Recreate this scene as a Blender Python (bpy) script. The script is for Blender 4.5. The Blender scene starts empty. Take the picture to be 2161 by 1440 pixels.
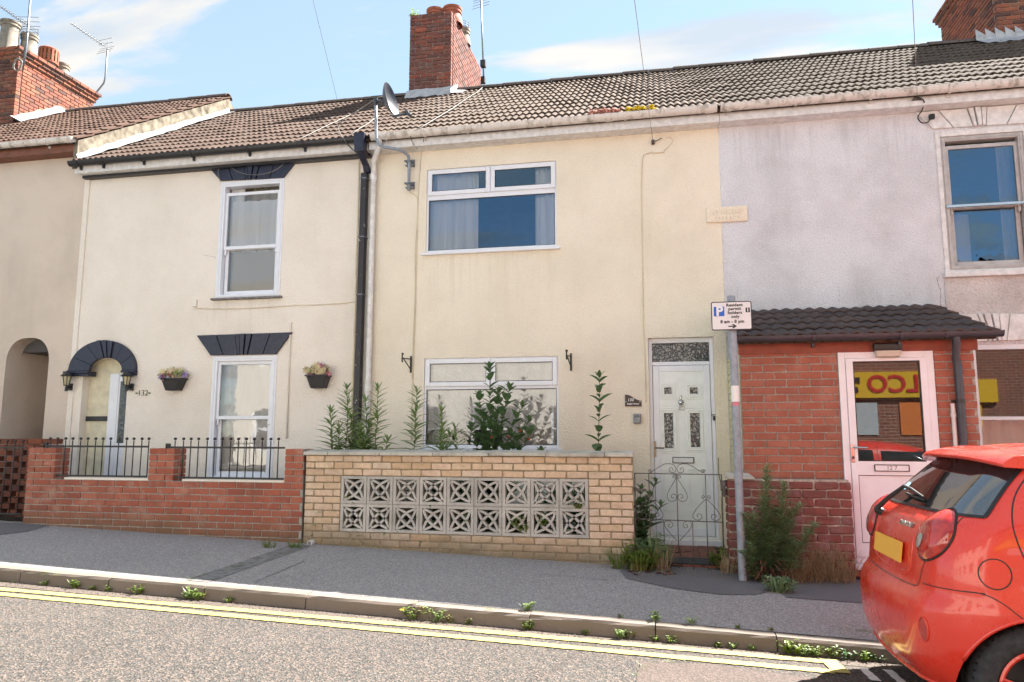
import bpy, bmesh, math, random
from math import sin, cos, pi, radians, sqrt, atan2
from mathutils import Vector, Matrix, Euler
from mathutils.bvhtree import BVHTree
random.seed(11)
C = bpy.context.scene.collection
S = bpy.context.scene
# ------------------------------------------------------------------ camera
FPX, PW, PH = 1550.0, 2161.0, 1440.0
PITCH, YAW, ROLL = 0.12945256, -0.201200489, 0.00145413579
CAM = Vector((0.0, -9.25, 1.45))
_fwd = Vector((sin(YAW)*cos(PITCH), cos(YAW)*cos(PITCH), sin(PITCH)))
_r = Vector((cos(YAW), -sin(YAW), 0.0)); _u = _r.cross(_fwd)
_r2 = cos(ROLL)*_r+sin(ROLL)*_u; _u2 = -sin(ROLL)*_r+cos(ROLL)*_u
cam = bpy.data.objects.new('camera', bpy.data.cameras.new('camera'))
C.objects.link(cam)
cam.data.sensor_width = 36.0; cam.data.lens = 36.0*FPX/PW
cam.data.clip_start = 0.05; cam.data.clip_end = 2000.0
cam.matrix_world = Matrix(((_r2.x,_u2.x,-_fwd.x,CAM.x),(_r2.y,_u2.y,-_fwd.y,CAM.y),(_r2.z,_u2.z,-_fwd.z,CAM.z),(0,0,0,1)))
S.camera = cam
def ray(px, py):
    return _fwd + _r2*((px-PW/2)/FPX) + _u2*((PH/2-py)/FPX)
def at(px, py, Y):                     # sight line through a photo point -> its place on the plane y = Y
    d = ray(px, py); return CAM + d*((Y-CAM.y)/d.y)
# ------------------------------------------------------------------ sky, sun, exposure
SUN_AZ, SUN_EL = radians(46.0), radians(48.5)
SUN_DIR = Vector((cos(SUN_EL)*sin(SUN_AZ), cos(SUN_EL)*cos(SUN_AZ), sin(SUN_EL)))
w = bpy.data.worlds.new('World'); S.world = w; w.use_nodes = True
nt = w.node_tree; nt.nodes.clear()
def wn(t, **k):
    n = nt.nodes.new(t)
    for a, b in k.items(): setattr(n, a, b)
    return n
out = wn('ShaderNodeOutputWorld'); bg = wn('ShaderNodeBackground'); bg.inputs[1].default_value = 0.072
sky = wn('ShaderNodeTexSky', sky_type='NISHITA', sun_disc=False, sun_elevation=SUN_EL, sun_rotation=SUN_AZ)
sky.altitude = 20; sky.air_density = 0.85; sky.dust_density = 0.05; sky.ozone_density = 1.3
tc = wn('ShaderNodeTexCoord'); sx = wn('ShaderNodeSeparateXYZ')
nt.links.new(tc.outputs['Generated'], sx.inputs[0])
def wm(op, a, b=None, c=None):
    n = wn('ShaderNodeMath', operation=op)
    for i, v in enumerate((a, b, c)):
        if v is None: continue
        if isinstance(v, (int, float)): n.inputs[i].default_value = v
        else: nt.links.new(v, n.inputs[i])
    return n.outputs[0]
zz = wm('MAXIMUM', sx.outputs[2], 0.0)
den = wm('ADD', zz, 0.10)
cu = wm('DIVIDE', sx.outputs[0], den); cv = wm('DIVIDE', sx.outputs[1], den)
cxy = wn('ShaderNodeCombineXYZ'); nt.links.new(wm('MULTIPLY', cu, 0.9), cxy.inputs[0]); nt.links.new(wm('MULTIPLY', cv, 2.8), cxy.inputs[1]); cxy.inputs[2].default_value = 7.7
nz = wn('ShaderNodeTexNoise'); nz.inputs['Scale'].default_value = 1.25; nz.inputs['Detail'].default_value = 9; nz.inputs['Roughness'].default_value = 0.56
nz.inputs['Distortion'].default_value = 0.35
nt.links.new(cxy.outputs[0], nz.inputs['Vector'])
mr = wn('ShaderNodeMapRange', interpolation_type='SMOOTHSTEP'); mr.inputs[1].default_value = 0.47; mr.inputs[2].default_value = 0.58
nt.links.new(nz.outputs['Fac'], mr.inputs[0])
cmx = wn('ShaderNodeMixRGB'); cmx.inputs[2].default_value = (3.6, 3.45, 3.25, 1)
hz = wn('ShaderNodeMixRGB'); hz.inputs[0].default_value = 0.55; hz.inputs[2].default_value = (1.62, 2.02, 2.02, 1)   # thin summer haze over the whole dome
nt.links.new(sky.outputs[0], hz.inputs[1])
nz2 = wn('ShaderNodeTexNoise'); nz2.inputs['Scale'].default_value = 2.6; nz2.inputs['Detail'].default_value = 6; nt.links.new(cxy.outputs[0], nz2.inputs['Vector'])
cl2 = wn('ShaderNodeMixRGB'); cl2.inputs[1].default_value = (1.85, 2.0, 2.15, 1); cl2.inputs[2].default_value = (2.75, 2.55, 2.25, 1); mr2 = wn('ShaderNodeMapRange'); mr2.inputs[1].default_value = 0.38; mr2.inputs[2].default_value = 0.62
nt.links.new(nz2.outputs['Fac'], mr2.inputs[0]); nt.links.new(mr2.outputs[0], cl2.inputs[0]); nt.links.new(cl2.outputs[0], cmx.inputs[2])
nt.links.new(wm('MULTIPLY', mr.outputs[0], 0.82), cmx.inputs[0]); nt.links.new(hz.outputs[0], cmx.inputs[1])
nt.links.new(cmx.outputs[0], bg.inputs[0]); nt.links.new(bg.outputs[0], out.inputs[0])
sun = bpy.data.objects.new('sun', bpy.data.lights.new('sun', 'SUN')); C.objects.link(sun)
sun.data.energy = 4.7; sun.data.angle = radians(0.53); sun.data.color = (1.0, 0.94, 0.86)
sun.rotation_euler = SUN_DIR.to_track_quat('Z', 'Y').to_euler(); sun.location = (10, 10, 30)
S.view_settings.view_transform = 'Standard'; S.view_settings.look = 'None'
S.view_settings.gamma = 1.0; S.view_settings.use_curve_mapping = False
S.view_settings.exposure = 2.48
S.cycles.max_bounces = 8; S.cycles.transparent_max_bounces = 16; S.cycles.use_denoising = True
try: S.cycles.caustics_reflective = False; S.cycles.caustics_refractive = False
except Exception: pass
# ------------------------------------------------------------------ materials
MATS = {}
def srgb(r, g, b):
    f = lambda c: (c/255/12.92 if c/255 <= 0.04045 else ((c/255+0.055)/1.055)**2.4)
    return (f(r), f(g), f(b), 1.0)
class NT:
    def __init__(s, name):
        m = bpy.data.materials.new(name); m.use_nodes = True; s.m = m; s.t = m.node_tree; s.t.nodes.clear()
        s.out = s.n('ShaderNodeOutputMaterial'); s.b = s.n('ShaderNodeBsdfPrincipled'); s.l(s.b.outputs[0], s.out.inputs[0])
        s.geo = None; MATS[name] = m
    def n(s, t, **k):
        x = s.t.nodes.new(t)
        for a, b in k.items(): setattr(x, a, b)
        return x
    def l(s, a, b): s.t.links.new(a, b)
    def set(s, k, v):
        i = s.b.inputs[k]
        if hasattr(v, 'links'): s.l(v, i)
        else: i.default_value = v
    def pos(s):
        if not s.geo: s.geo = s.n('ShaderNodeNewGeometry')
        return s.geo.outputs['Position']
    def scaled(s, v, sc):
        x = s.n('ShaderNodeVectorMath', operation='MULTIPLY'); s.l(v, x.inputs[0]); x.inputs[1].default_value = sc; return x.outputs[0]
    def noise(s, scale, detail=4, rough=0.55, stretch=None, vec=None, dist=0.0):
        x = s.n('ShaderNodeTexNoise'); v = vec or s.pos()
        if stretch: v = s.scaled(v, stretch)
        s.l(v, x.inputs['Vector']); x.inputs['Scale'].default_value = scale; x.inputs['Detail'].default_value = detail
        x.inputs['Roughness'].default_value = rough; x.inputs['Distortion'].default_value = dist; return x.outputs['Fac']
    def voronoi(s, scale, feature='F1', out='Distance', vec=None):
        x = s.n('ShaderNodeTexVoronoi', feature=feature); s.l(vec or s.pos(), x.inputs['Vector']); x.inputs['Scale'].default_value = scale; return x.outputs[out]
    def rand(s): return s.n('ShaderNodeObjectInfo').outputs['Random']
    def ramp(s, fac, stops, interp='LINEAR'):
        x = s.n('ShaderNodeValToRGB'); x.color_ramp.interpolation = interp; e = x.color_ramp.elements
        while len(e) < len(stops): e.new(0.5)
        for i, (p, c) in enumerate(stops):
            e[i].position = p; e[i].color = c if len(c) == 4 else (*c, 1)
        s.l(fac, x.inputs[0]); return x.outputs[0]
    def rng(s, fac, a, b, c=0.0, d=1.0):
        x = s.n('ShaderNodeMapRange'); s.l(fac, x.inputs[0])
        for i, v in enumerate((a, b, c, d)): x.inputs[i+1].default_value = v
        return x.outputs[0]
    def mix(s, fac, a, b, mode='MIX'):
        x = s.n('ShaderNodeMixRGB', blend_type=mode)
        for i, v in enumerate((fac, a, b)):
            if hasattr(v, 'links'): s.l(v, x.inputs[i])
            elif isinstance(v, (int, float)): x.inputs[i].default_value = v
            else: x.inputs[i].default_value = v if len(v) == 4 else (*v, 1)
        return x.outputs[0]
    def math(s, op, a, b=0.0):
        x = s.n('ShaderNodeMath', operation=op)
        for i, v in enumerate((a, b)):
            if hasattr(v, 'links'): s.l(v, x.inputs[i])
            else: x.inputs[i].default_value = v
        return x.outputs[0]
    def z(s):
        x = s.n('ShaderNodeSeparateXYZ'); s.l(s.pos(), x.inputs[0]); return x.outputs[2]
    def bump(s, h, strength=0.5, dist=0.01):
        x = s.n('ShaderNodeBump'); x.inputs['Strength'].default_value = strength; x.inputs['Distance'].default_value = dist
        s.l(h, x.inputs['Height']); s.l(x.outputs[0], s.b.inputs['Normal'])
def plain(name, col, rough=0.5, metal=0.0, var=0.06, spec=0.5, scale=9, coat=0.0):
    k = NT(name); c = col if len(col) == 4 else (*col, 1)
    n = k.noise(scale, 5)
    dk = tuple(v*(1-var*2.2) for v in c[:3]); lt = tuple(min(1, v*(1+var)) for v in c[:3])
    k.set('Base Color', k.ramp(n, [(0.3, dk), (0.7, lt)])); k.set('Roughness', rough); k.set('Metallic', metal)
    k.b.inputs['Specular IOR Level'].default_value = spec; k.b.inputs['Coat Weight'].default_value = coat
    return k.m
def render_mat(name, base, dirt, dirt_amt=0.35, grain=55, bump=0.6, streak=0.5, low=None, stains=()):
    """painted rough-cast render: pebbly relief, cloudy tone, faint vertical runs"""
    k = NT(name); b = base
    big = k.noise(0.9, 6, 0.6); run = k.noise(2.6, 5, 0.6, (1, 1, 0.10))
    m = k.math('MULTIPLY', k.rng(big, 0.42, 0.74), k.rng(run, 0.35, 0.70, 1-streak, 1))
    col = k.mix(k.math('MULTIPLY', m, dirt_amt), b, dirt)
    fine = k.noise(grain*1.3, 4, 0.7)
    col = k.mix(k.rng(fine, 0.28, 0.56, 0.34, 0.0), col, dirt)
    if stains:                                     # rain-washed runs of dirt below sills and gutter joints
        sp = k.n('ShaderNodeSeparateXYZ'); k.l(k.pos(), sp.inputs[0]); runs = k.noise(9.0, 6, 0.75, (1, 1, 0.06))
        for (xa, xb, zt, ln) in stains:
            edge = k.math('ADD', sp.outputs[2], k.math('MULTIPLY', k.math('SUBTRACT', k.noise(2.2, 4, 0.6, (1, 1, 0.02)), 0.5), 0.5))
            mx = k.math('MULTIPLY', k.rng(sp.outputs[0], xa, xa+.08), k.rng(sp.outputs[0], xb-.08, xb, 1, 0)); mz = k.math('MULTIPLY', k.rng(edge, zt-ln, zt), k.rng(sp.outputs[2], zt, zt+.12, 1, 0))
            col = k.mix(k.math('MULTIPLY', k.math('MULTIPLY', mx, mz), k.rng(runs, 0.48, 0.70, 0, 0.38)), col, dirt)
    if low:
        h = k.rng(k.math('ADD', k.z(), k.math('MULTIPLY', k.noise(3.1, 4), 0.5)), low, low+0.55, 0.45, 0.0)
        col = k.mix(h, col, (dirt[0]*0.8, dirt[1]*0.8, dirt[2]*0.75))
    k.set('Base Color', col); k.set('Roughness', 0.85); k.b.inputs['Specular IOR Level'].default_value = 0.25
    k.bump(k.math('ADD', k.noise(grain, 3, 0.6), k.math('MULTIPLY', k.voronoi(grain*1.1), 0.7)), bump, 0.012)
    return k.m
def brick_mat(name, cols, rough=0.88, dirt=(0.10, 0.08, 0.07), dirt_amt=0.5, pale=None, pale_amt=0.0, low=None, lowcol=(0.09,0.085,0.06)):
    k = NT(name)
    r = k.rand(); n = len(cols)
    col = k.ramp(r, [(i/max(1, n-1), c) for i, c in enumerate(cols)])
    col = k.mix(k.rng(k.noise(22, 6, 0.65), 0.35, 0.72, 0.0, 0.42), col, dirt)
    col = k.mix(k.math('MULTIPLY', k.rng(k.noise(1.7, 5), 0.5, 0.72), dirt_amt), col, dirt)
    if pale: col = k.mix(k.math('MULTIPLY', k.rng(k.noise(5.5, 6, 0.7), 0.52, 0.68), pale_amt), col, pale)
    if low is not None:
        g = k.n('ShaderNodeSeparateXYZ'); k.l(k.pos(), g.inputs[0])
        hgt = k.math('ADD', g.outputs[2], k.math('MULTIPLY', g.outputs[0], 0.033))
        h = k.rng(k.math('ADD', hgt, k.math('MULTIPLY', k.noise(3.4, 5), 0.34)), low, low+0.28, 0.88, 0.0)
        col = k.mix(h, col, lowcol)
    k.set('Base Color', col); k.set('Roughness', rough); k.b.inputs['Specular IOR Level'].default_value = 0.25
    k.bump(k.noise(70, 5, 0.65), 0.5, 0.006)
    return k.m
def glass_mat(name, tint=(1, 1, 1), ior=2.0, wave=0.0, wscale=3.0, gloss=(0.95, 0.98, 1)):
    k = NT(name); t = k.n('ShaderNodeBsdfTransparent'); t.inputs[0].default_value = (*tint, 1)
    g = k.n('ShaderNodeBsdfGlossy'); g.inputs['Roughness'].default_value = 0.0; g.inputs[0].default_value = (*gloss, 1)
    f = k.n('ShaderNodeFresnel'); f.inputs[0].default_value = ior; mx = k.n('ShaderNodeMixShader')
    k.l(f.outputs[0], mx.inputs[0]); k.l(t.outputs[0], mx.inputs[1]); k.l(g.outputs[0], mx.inputs[2]); k.l(mx.outputs[0], k.out.inputs[0])
    if wave:
        bp = k.n('ShaderNodeBump'); bp.inputs['Strength'].default_value = wave; bp.inputs['Distance'].default_value = 0.02
        k.l(k.noise(wscale, 3), bp.inputs['Height']); k.l(bp.outputs[0], g.inputs['Normal']); k.l(bp.outputs[0], f.inputs['Normal'])
    return k.m
def leaf_mat(name, dark, light, dry=None):
    k = NT(name); d = k.n('ShaderNodeBsdfDiffuse'); t = k.n('ShaderNodeBsdfTranslucent'); g = k.n('ShaderNodeBsdfGlossy'); g.inputs['Roughness'].default_value = 0.45
    col = k.ramp(k.noise(26, 3), [(0.32, dark), (0.68, light)])
    if dry: col = k.mix(k.rng(k.noise(7, 4), 0.54, 0.66), col, dry)
    k.l(col, d.inputs[0]); k.l(col, t.inputs[0])
    m1 = k.n('ShaderNodeMixShader'); m1.inputs[0].default_value = 0.42; k.l(d.outputs[0], m1.inputs[1]); k.l(t.outputs[0], m1.inputs[2])
    m2 = k.n('ShaderNodeMixShader'); m2.inputs[0].default_value = 0.05; k.l(m1.outputs[0], m2.inputs[1]); k.l(g.outputs[0], m2.inputs[2]); k.l(m2.outputs[0], k.out.inputs[0])
    return k.m
M = {}
M['cream132'] = render_mat('cream_render_plain', (0.90, 0.835, 0.755), (0.50, 0.42, 0.32), 0.38, stains=((-6.35, -5.25, 3.5, 0.8),))
M['cream130'] = render_mat('cream_render_yellow', (0.90, 0.825, 0.695), (0.50, 0.43, 0.29), 0.40, stains=((-3.15, -1.25, 4.03, 1.1),))
M['grey128'] = render_mat('grey_render', (0.79, 0.80, 0.85), (0.22, 0.20, 0.20), 0.55, 48, 0.9, 0.35, stains=((0.9, 3.9, 5.25, 0.7),))
M['pebble128'] = render_mat('pebble_render', (0.70, 0.66, 0.645), (0.20, 0.16, 0.14), 0.6, 34, 1.0, 0.2)
M['beige134'] = render_mat('beige_render', (0.70, 0.60, 0.51), (0.34, 0.28, 0.22), 0.5, 60, 0.3)
M['upvc'] = plain('white_plastic', (0.80, 0.82, 0.88), 0.28, var=0.02)
M['paintwhite'] = plain('white_paint', (0.76, 0.75, 0.74), 0.5, var=0.10, scale=14)
def guttermat():
    k = NT('weathered_white_gutter'); run = k.noise(9, 6, 0.7, (1, 1, 0.35))
    col = k.mix(k.rng(run, 0.50, 0.66, 0.0, 0.75), (0.70, 0.66, 0.62), (0.20, 0.17, 0.13))
    k.set('Base Color', col); k.set('Roughness', 0.5); return k.m
M['gutterwhite'] = guttermat()
M['navy'] = plain('dark_navy_paint', (0.017, 0.021, 0.048), 0.38, var=0.2, scale=20)
def peel():
    k = NT('peeling_black_paint'); n = k.noise(11, 6, 0.7)
    col = k.mix(k.rng(n, 0.64, 0.67), (0.024, 0.021, 0.026), (0.55, 0.52, 0.48)); k.set('Base Color', col); k.set('Roughness', 0.5); return k.m
M['peel'] = peel()
M['blackplastic'] = plain('black_plastic', (0.022, 0.022, 0.025), 0.4, var=0.1)
M['blackiron'] = plain('black_iron', (0.025, 0.023, 0.023), 0.5, var=0.2, scale=30)
M['rustiron'] = plain('weathered_iron', (0.13, 0.115, 0.105), 0.75, var=0.3, scale=40)
M['galv'] = plain('galvanised_steel', (0.22, 0.24, 0.27), 0.45, 0.55, var=0.14, scale=30)
M['greypaint'] = plain('grey_painted_steel', (0.30, 0.34, 0.40), 0.5, var=0.12, scale=18)
M['darkgrey'] = plain('dark_grey_plastic', (0.05, 0.055, 0.07), 0.42, var=0.1)
M['lead'] = plain('bright_lead_flashing', (0.454,0.460,0.479), 0.5, 0.1, var=0.12, scale=12)
M['mortar'] = plain('grey_mortar', (0.40, 0.37, 0.33), 0.95, var=0.18, scale=40, spec=0.1)
M['mortardark'] = plain('sooty_mortar', (0.493,0.435,0.377), 0.95, var=0.25, scale=30, spec=0.1)
M['mortarbuff'] = plain('buff_mortar', (0.30, 0.24, 0.16), 0.95, var=0.18, scale=40, spec=0.1)
M['mortarpaint'] = plain('painted_mortar', (0.62, 0.57, 0.40), 0.9, var=0.1)
M['verge'] = plain('verge_mortar', (0.214,0.184,0.143), 0.95, var=0.3, scale=8, spec=0.1)
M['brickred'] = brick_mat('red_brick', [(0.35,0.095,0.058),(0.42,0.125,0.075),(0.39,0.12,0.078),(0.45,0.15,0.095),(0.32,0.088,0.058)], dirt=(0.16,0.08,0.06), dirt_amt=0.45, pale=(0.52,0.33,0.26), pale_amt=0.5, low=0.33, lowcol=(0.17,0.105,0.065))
M['brickporch'] = brick_mat('orange_red_brick', [(0.35,0.115,0.075),(0.41,0.145,0.098),(0.38,0.13,0.085),(0.43,0.165,0.115),(0.32,0.11,0.078)], dirt=(0.18,0.075,0.055), dirt_amt=0.4, pale=(0.50,0.30,0.23), pale_amt=0.45)
M['brickdark'] = brick_mat('dark_old_brick', [(0.20,0.07,0.06),(0.27,0.09,0.072),(0.23,0.072,0.062),(0.31,0.11,0.085),(0.16,0.065,0.062)], dirt=(0.07,0.05,0.05), dirt_amt=0.4, pale=(0.36,0.25,0.25), pale_amt=0.5)
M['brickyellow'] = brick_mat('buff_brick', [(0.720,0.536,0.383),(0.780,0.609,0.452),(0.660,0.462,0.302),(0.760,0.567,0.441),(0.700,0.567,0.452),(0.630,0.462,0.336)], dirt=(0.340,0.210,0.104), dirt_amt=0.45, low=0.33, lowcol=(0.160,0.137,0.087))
M['brickchim'] = brick_mat('chimney_brick', [(0.31,0.095,0.055),(0.36,0.125,0.072),(0.24,0.075,0.05),(0.33,0.14,0.085),(0.09,0.05,0.045),(0.28,0.10,0.065)], dirt=(0.06,0.05,0.048), dirt_amt=0.45)
M['bricksoot'] = brick_mat('sooty_chimney_brick', [(0.20,0.07,0.05),(0.14,0.06,0.05),(0.26,0.08,0.055),(0.18,0.085,0.075),(0.30,0.075,0.045)], dirt=(0.055,0.05,0.05), dirt_amt=0.6, pale=(0.34,0.30,0.27), pale_amt=0.35)
M['brickpaint'] = brick_mat('cream_painted_brick', [(0.74,0.69,0.45),(0.77,0.71,0.48)], dirt=(0.45,0.40,0.25), dirt_amt=0.3)
M['brickbrown'] = brick_mat('brown_brick', [(0.10,0.04,0.03),(0.16,0.055,0.035),(0.24,0.075,0.04),(0.13,0.045,0.03)], dirt=(0.04,0.035,0.03), dirt_amt=0.5)
def tilemat(name, cols, lich, amt):
    k = NT(name); col = k.ramp(k.rand(), [(i/(len(cols)-1), c) for i, c in enumerate(cols)])
    col = k.mix(k.rng(k.noise(34, 5, 0.7), 0.44, 0.66, 0.0, amt), col, lich)
    col = k.mix(k.rng(k.noise(13, 5, 0.7), 0.58, 0.74, 0.0, 0.6), col, (0.055, 0.05, 0.045))
    k.set('Base Color', col); k.set('Roughness', 0.95); k.b.inputs['Specular IOR Level'].default_value = 0.15; k.bump(k.noise(60, 4), 0.5, 0.006); return k.m
M['tile132'] = tilemat('brown_roof_tile', [(0.079,0.053,0.044),(0.100,0.069,0.055),(0.087,0.061,0.051),(0.112,0.077,0.063)], (0.143,0.106,0.087), 0.5)
M['tile130'] = tilemat('grey_brown_roof_tile', [(0.093,0.069,0.055),(0.112,0.084,0.069),(0.082,0.060,0.048),(0.121,0.093,0.077)], (0.180,0.145,0.120), 0.6)
M['tile128'] = tilemat('lichened_roof_tile', [(0.084,0.062,0.051),(0.099,0.077,0.062),(0.074,0.056,0.046),(0.108,0.084,0.068)], (0.172,0.143,0.115), 0.65)
M['tile134'] = tilemat('red_brown_roof_tile', [(0.093,0.053,0.043),(0.112,0.069,0.053),(0.087,0.053,0.043),(0.121,0.077,0.061)], (0.138,0.100,0.075), 0.4)
M['tileporch'] = tilemat('dark_porch_tile', [(0.075,0.062,0.064),(0.10,0.075,0.072),(0.085,0.07,0.072),(0.115,0.082,0.075)], (0.15,0.12,0.11), 0.4)
M['ridge'] = tilemat('ridge_tile_grey', [(0.098,0.082,0.074),(0.123,0.098,0.086),(0.107,0.078,0.070)], (0.213,0.189,0.164), 0.6)
M['terracotta'] = plain('terracotta', (0.36, 0.115, 0.065), 0.8, var=0.15)
M['claypot'] = plain('buff_clay_pot', (0.266,0.238,0.196), 0.9, var=0.2)
M['brownwood'] = plain('brown_painted_board', (0.20, 0.072, 0.04), 0.6, var=0.15)
M['redboard'] = plain('red_brown_board', (0.27, 0.062, 0.035), 0.55, var=0.12)
M['concrete'] = plain('grey_concrete', (0.24, 0.23, 0.225), 0.92, var=0.22, scale=16, spec=0.2)
def blockmat():
    k = NT('screen_block_concrete'); col = k.ramp(k.rand(), [(0, (0.50,0.47,0.43)), (0.5, (0.56,0.53,0.49)), (1, (0.46,0.44,0.41))])
    col = k.mix(k.rng(k.noise(6, 6, 0.65), 0.45, 0.72, 0, 0.5), col, (0.22, 0.20, 0.17)); k.set('Base Color', col); k.set('Roughness', 0.95)
    k.b.inputs['Specular IOR Level'].default_value = 0.2; k.bump(k.noise(120, 4), 0.5, 0.004); return k.m
M['block'] = blockmat()
def copingmat():
    k = NT('coping_concrete'); col = k.ramp(k.rand(), [(0, (0.50,0.47,0.41)), (1, (0.58,0.545,0.48))])
    col = k.mix(k.rng(k.noise(4.5, 7, 0.7, (1, 1, 0.3)), 0.45, 0.65, 0, 0.6), col, (0.20, 0.185, 0.15)); k.set('Base Color', col); k.set('Roughness', 0.95); k.bump(k.noise(90, 4), 0.4, 0.004); return k.m
M['coping'] = copingmat()
M['doorgreen'] = plain('pale_green_white_door', (0.85, 0.89, 0.88), 0.35, var=0.03)
M['brass'] = plain('dull_brass', (0.26, 0.20, 0.12), 0.4, 0.8, var=0.15)
M['chrome'] = plain('bright_metal', (0.62, 0.62, 0.62), 0.2, 0.95, var=0.04)
M['brownplaque'] = plain('brown_slate', (0.055, 0.025, 0.02), 0.4)
M['greenbronze'] = plain('green_grey_metal', (0.11, 0.14, 0.10), 0.6)
M['textwhite'] = plain('white_print', (0.8, 0.8, 0.8), 0.5, var=0.01)
M['textblack'] = plain('black_print', (0.015, 0.015, 0.018), 0.5)
M['signblue'] = plain('sign_blue', (0.012, 0.12, 0.56), 0.4, var=0.03)
M['cable_white'] = plain('white_cable', (0.24, 0.225, 0.205), 0.6)
M['cable_black'] = plain('black_cable', (0.02, 0.02, 0.022), 0.6)
M['cable_grey'] = plain('grey_cable', (0.24, 0.22, 0.20), 0.7)
M['creamcable'] = plain('painted_cable', (0.72, 0.63, 0.47), 0.8, var=0.1, scale=4)
M['tilered'] = plain('red_path_tiles', (0.22, 0.075, 0.05), 0.75, var=0.25, scale=14)
M['mat'] = plain('grey_rubber_mat', (0.045, 0.05, 0.06), 0.9, var=0.3, scale=60)
M['soil'] = plain('dark_soil', (0.06, 0.045, 0.032), 1.0, var=0.4, scale=20, spec=0.1)
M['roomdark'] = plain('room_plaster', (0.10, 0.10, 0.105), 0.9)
M['passage'] = plain('olive_cream_paint', (0.72, 0.67, 0.50), 0.7, var=0.08)
M['dado'] = plain('brown_tiles', (0.20, 0.10, 0.055), 0.5, var=0.35, scale=24)
M['glass'] = glass_mat('window_glass', ior=1.95); M['blueglass'] = glass_mat('sky_tinted_window_glass', ior=2.35, gloss=(0.42, 0.70, 1.0))  # blueglass: blue of the reflected sky is put into the gloss colour
M['glasswavy'] = glass_mat('old_wavy_glass', ior=2.1, wave=0.10, wscale=2.2); M['bluewavy'] = glass_mat('sky_tinted_wavy_glass', ior=2.8, wave=0.10, wscale=2.2, gloss=(0.42, 0.70, 1.0))  # bluewavy: same sky blue painted into its reflections
def patterned():
    k = NT('patterned_glass'); k.set('Base Color', (0.05, 0.055, 0.06, 1)); k.set('Roughness', 0.06); k.b.inputs['Specular IOR Level'].default_value = 0.9
    v = k.voronoi(19, 'DISTANCE_TO_EDGE'); k.bump(k.math('ADD', k.math('MINIMUM', v, 0.09), k.math('MULTIPLY', k.noise(14, 2), 0.22)), 0.9, 0.03); return k.m
M['patglass'] = patterned()
def lace():
    k = NT('lace_net'); d = k.n('ShaderNodeBsdfDiffuse'); d.inputs[0].default_value = (0.88, 0.90, 0.95, 1); t = k.n('ShaderNodeBsdfTransparent'); mx = k.n('ShaderNodeMixShader')
    n = k.math('ADD', k.rng(k.voronoi(34, 'DISTANCE_TO_EDGE'), 0.02, 0.14, 0.10, 0.0), k.rng(k.noise(9, 2), 0.40, 0.60, 0.82, 0.90))
    k.l(n, mx.inputs[0]); k.l(t.outputs[0], mx.inputs[1]); k.l(d.outputs[0], mx.inputs[2]); k.l(mx.outputs[0], k.out.inputs[0]); return k.m
M['lace'] = lace()
def cloth(name, c, tr=0.3):
    k = NT(name); d = k.n('ShaderNodeBsdfDiffuse'); d.inputs[0].default_value = (*c, 1); t = k.n('ShaderNodeBsdfTransparent'); mx = k.n('ShaderNodeMixShader'); mx.inputs[0].default_value = 1-tr
    k.l(t.outputs[0], mx.inputs[1]); k.l(d.outputs[0], mx.inputs[2]); k.l(mx.outputs[0], k.out.inputs[0]); return k.m
M['curtain'] = cloth('pale_curtain', (0.90, 0.91, 0.92), 0.0)
M['curtainbeige'] = cloth('beige_curtain', (0.52, 0.46, 0.37), 0.05)
M['net'] = cloth('net_curtain', (0.90, 0.90, 0.92), 0.08)
M['blind'] = cloth('cream_blind', (0.62, 0.57, 0.48), 0.0)
M['stem'] = leaf_mat('stem_green', (0.10, 0.13, 0.05), (0.16, 0.19, 0.08))
M['leafgold'] = leaf_mat('willowy_leaf', (0.17, 0.26, 0.08), (0.32, 0.42, 0.17))
M['leafbud'] = leaf_mat('broad_leaf', (0.06, 0.135, 0.055), (0.15, 0.25, 0.105))
M['leafthistle'] = leaf_mat('spiky_leaf', (0.172,0.264,0.132), (0.370,0.488,0.251))
M['leaflime'] = leaf_mat('lime_leaf', (0.10, 0.17, 0.025), (0.22, 0.30, 0.06), (0.22, 0.19, 0.07))
M['drygrass'] = leaf_mat('dry_grass_straw', (0.30, 0.21, 0.11), (0.50, 0.38, 0.22))
M['weedflower'] = plain('yellow_petal', (0.75, 0.60, 0.03), 0.6)
M['deadleaf'] = plain('dead_leaf', (0.13, 0.055, 0.03), 0.9, var=0.3)
def asphalt(name, base, chips, scale, amt, bumpd, tint=None):
    k = NT(name); v = k.voronoi(scale, 'F1', 'Color'); sep = k.n('ShaderNodeSeparateColor'); k.l(v, sep.inputs[0])
    col = k.mix(k.rng(k.noise(0.8, 6, 0.6), 0.35, 0.7), base, tuple(c*0.78 for c in base))
    chip = k.ramp(sep.outputs[0], [(i/(len(chips)-1), c) for i, c in enumerate(chips)], 'CONSTANT')
    col = k.mix(k.math('MULTIPLY', k.rng(sep.outputs[1], 0.25, 0.4), amt), col, chip)
    col = k.mix(k.rng(k.noise(scale*0.45, 5, 0.7), 0.56, 0.72, 0.0, 0.6), col, tuple(c*0.45 for c in base))
    if tint: col = k.mix(k.rng(k.noise(0.7, 5), 0.48, 0.68, 0, 0.5), col, tint)
    k.set('Base Color', col); k.set('Roughness', 0.93); k.b.inputs['Specular IOR Level'].default_value = 0.25
    k.bump(k.math('ADD', k.voronoi(scale), k.noise(scale*1.7, 3)), 0.9, bumpd); return k.m
M['road'] = asphalt('chipped_road', (0.094,0.082,0.074), [(0.050,0.054,0.054),(0.149,0.117,0.102),(0.100,0.101,0.097),(0.187,0.150,0.128),(0.033,0.036,0.036),(0.121,0.101,0.089)], 74, 0.75, 0.012)
M['gutterroad'] = asphalt('dusty_channel', (0.116,0.095,0.081), [(0.098,0.082,0.071),(0.159,0.126,0.110),(0.122,0.101,0.091)], 70, 0.6, 0.008)
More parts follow.
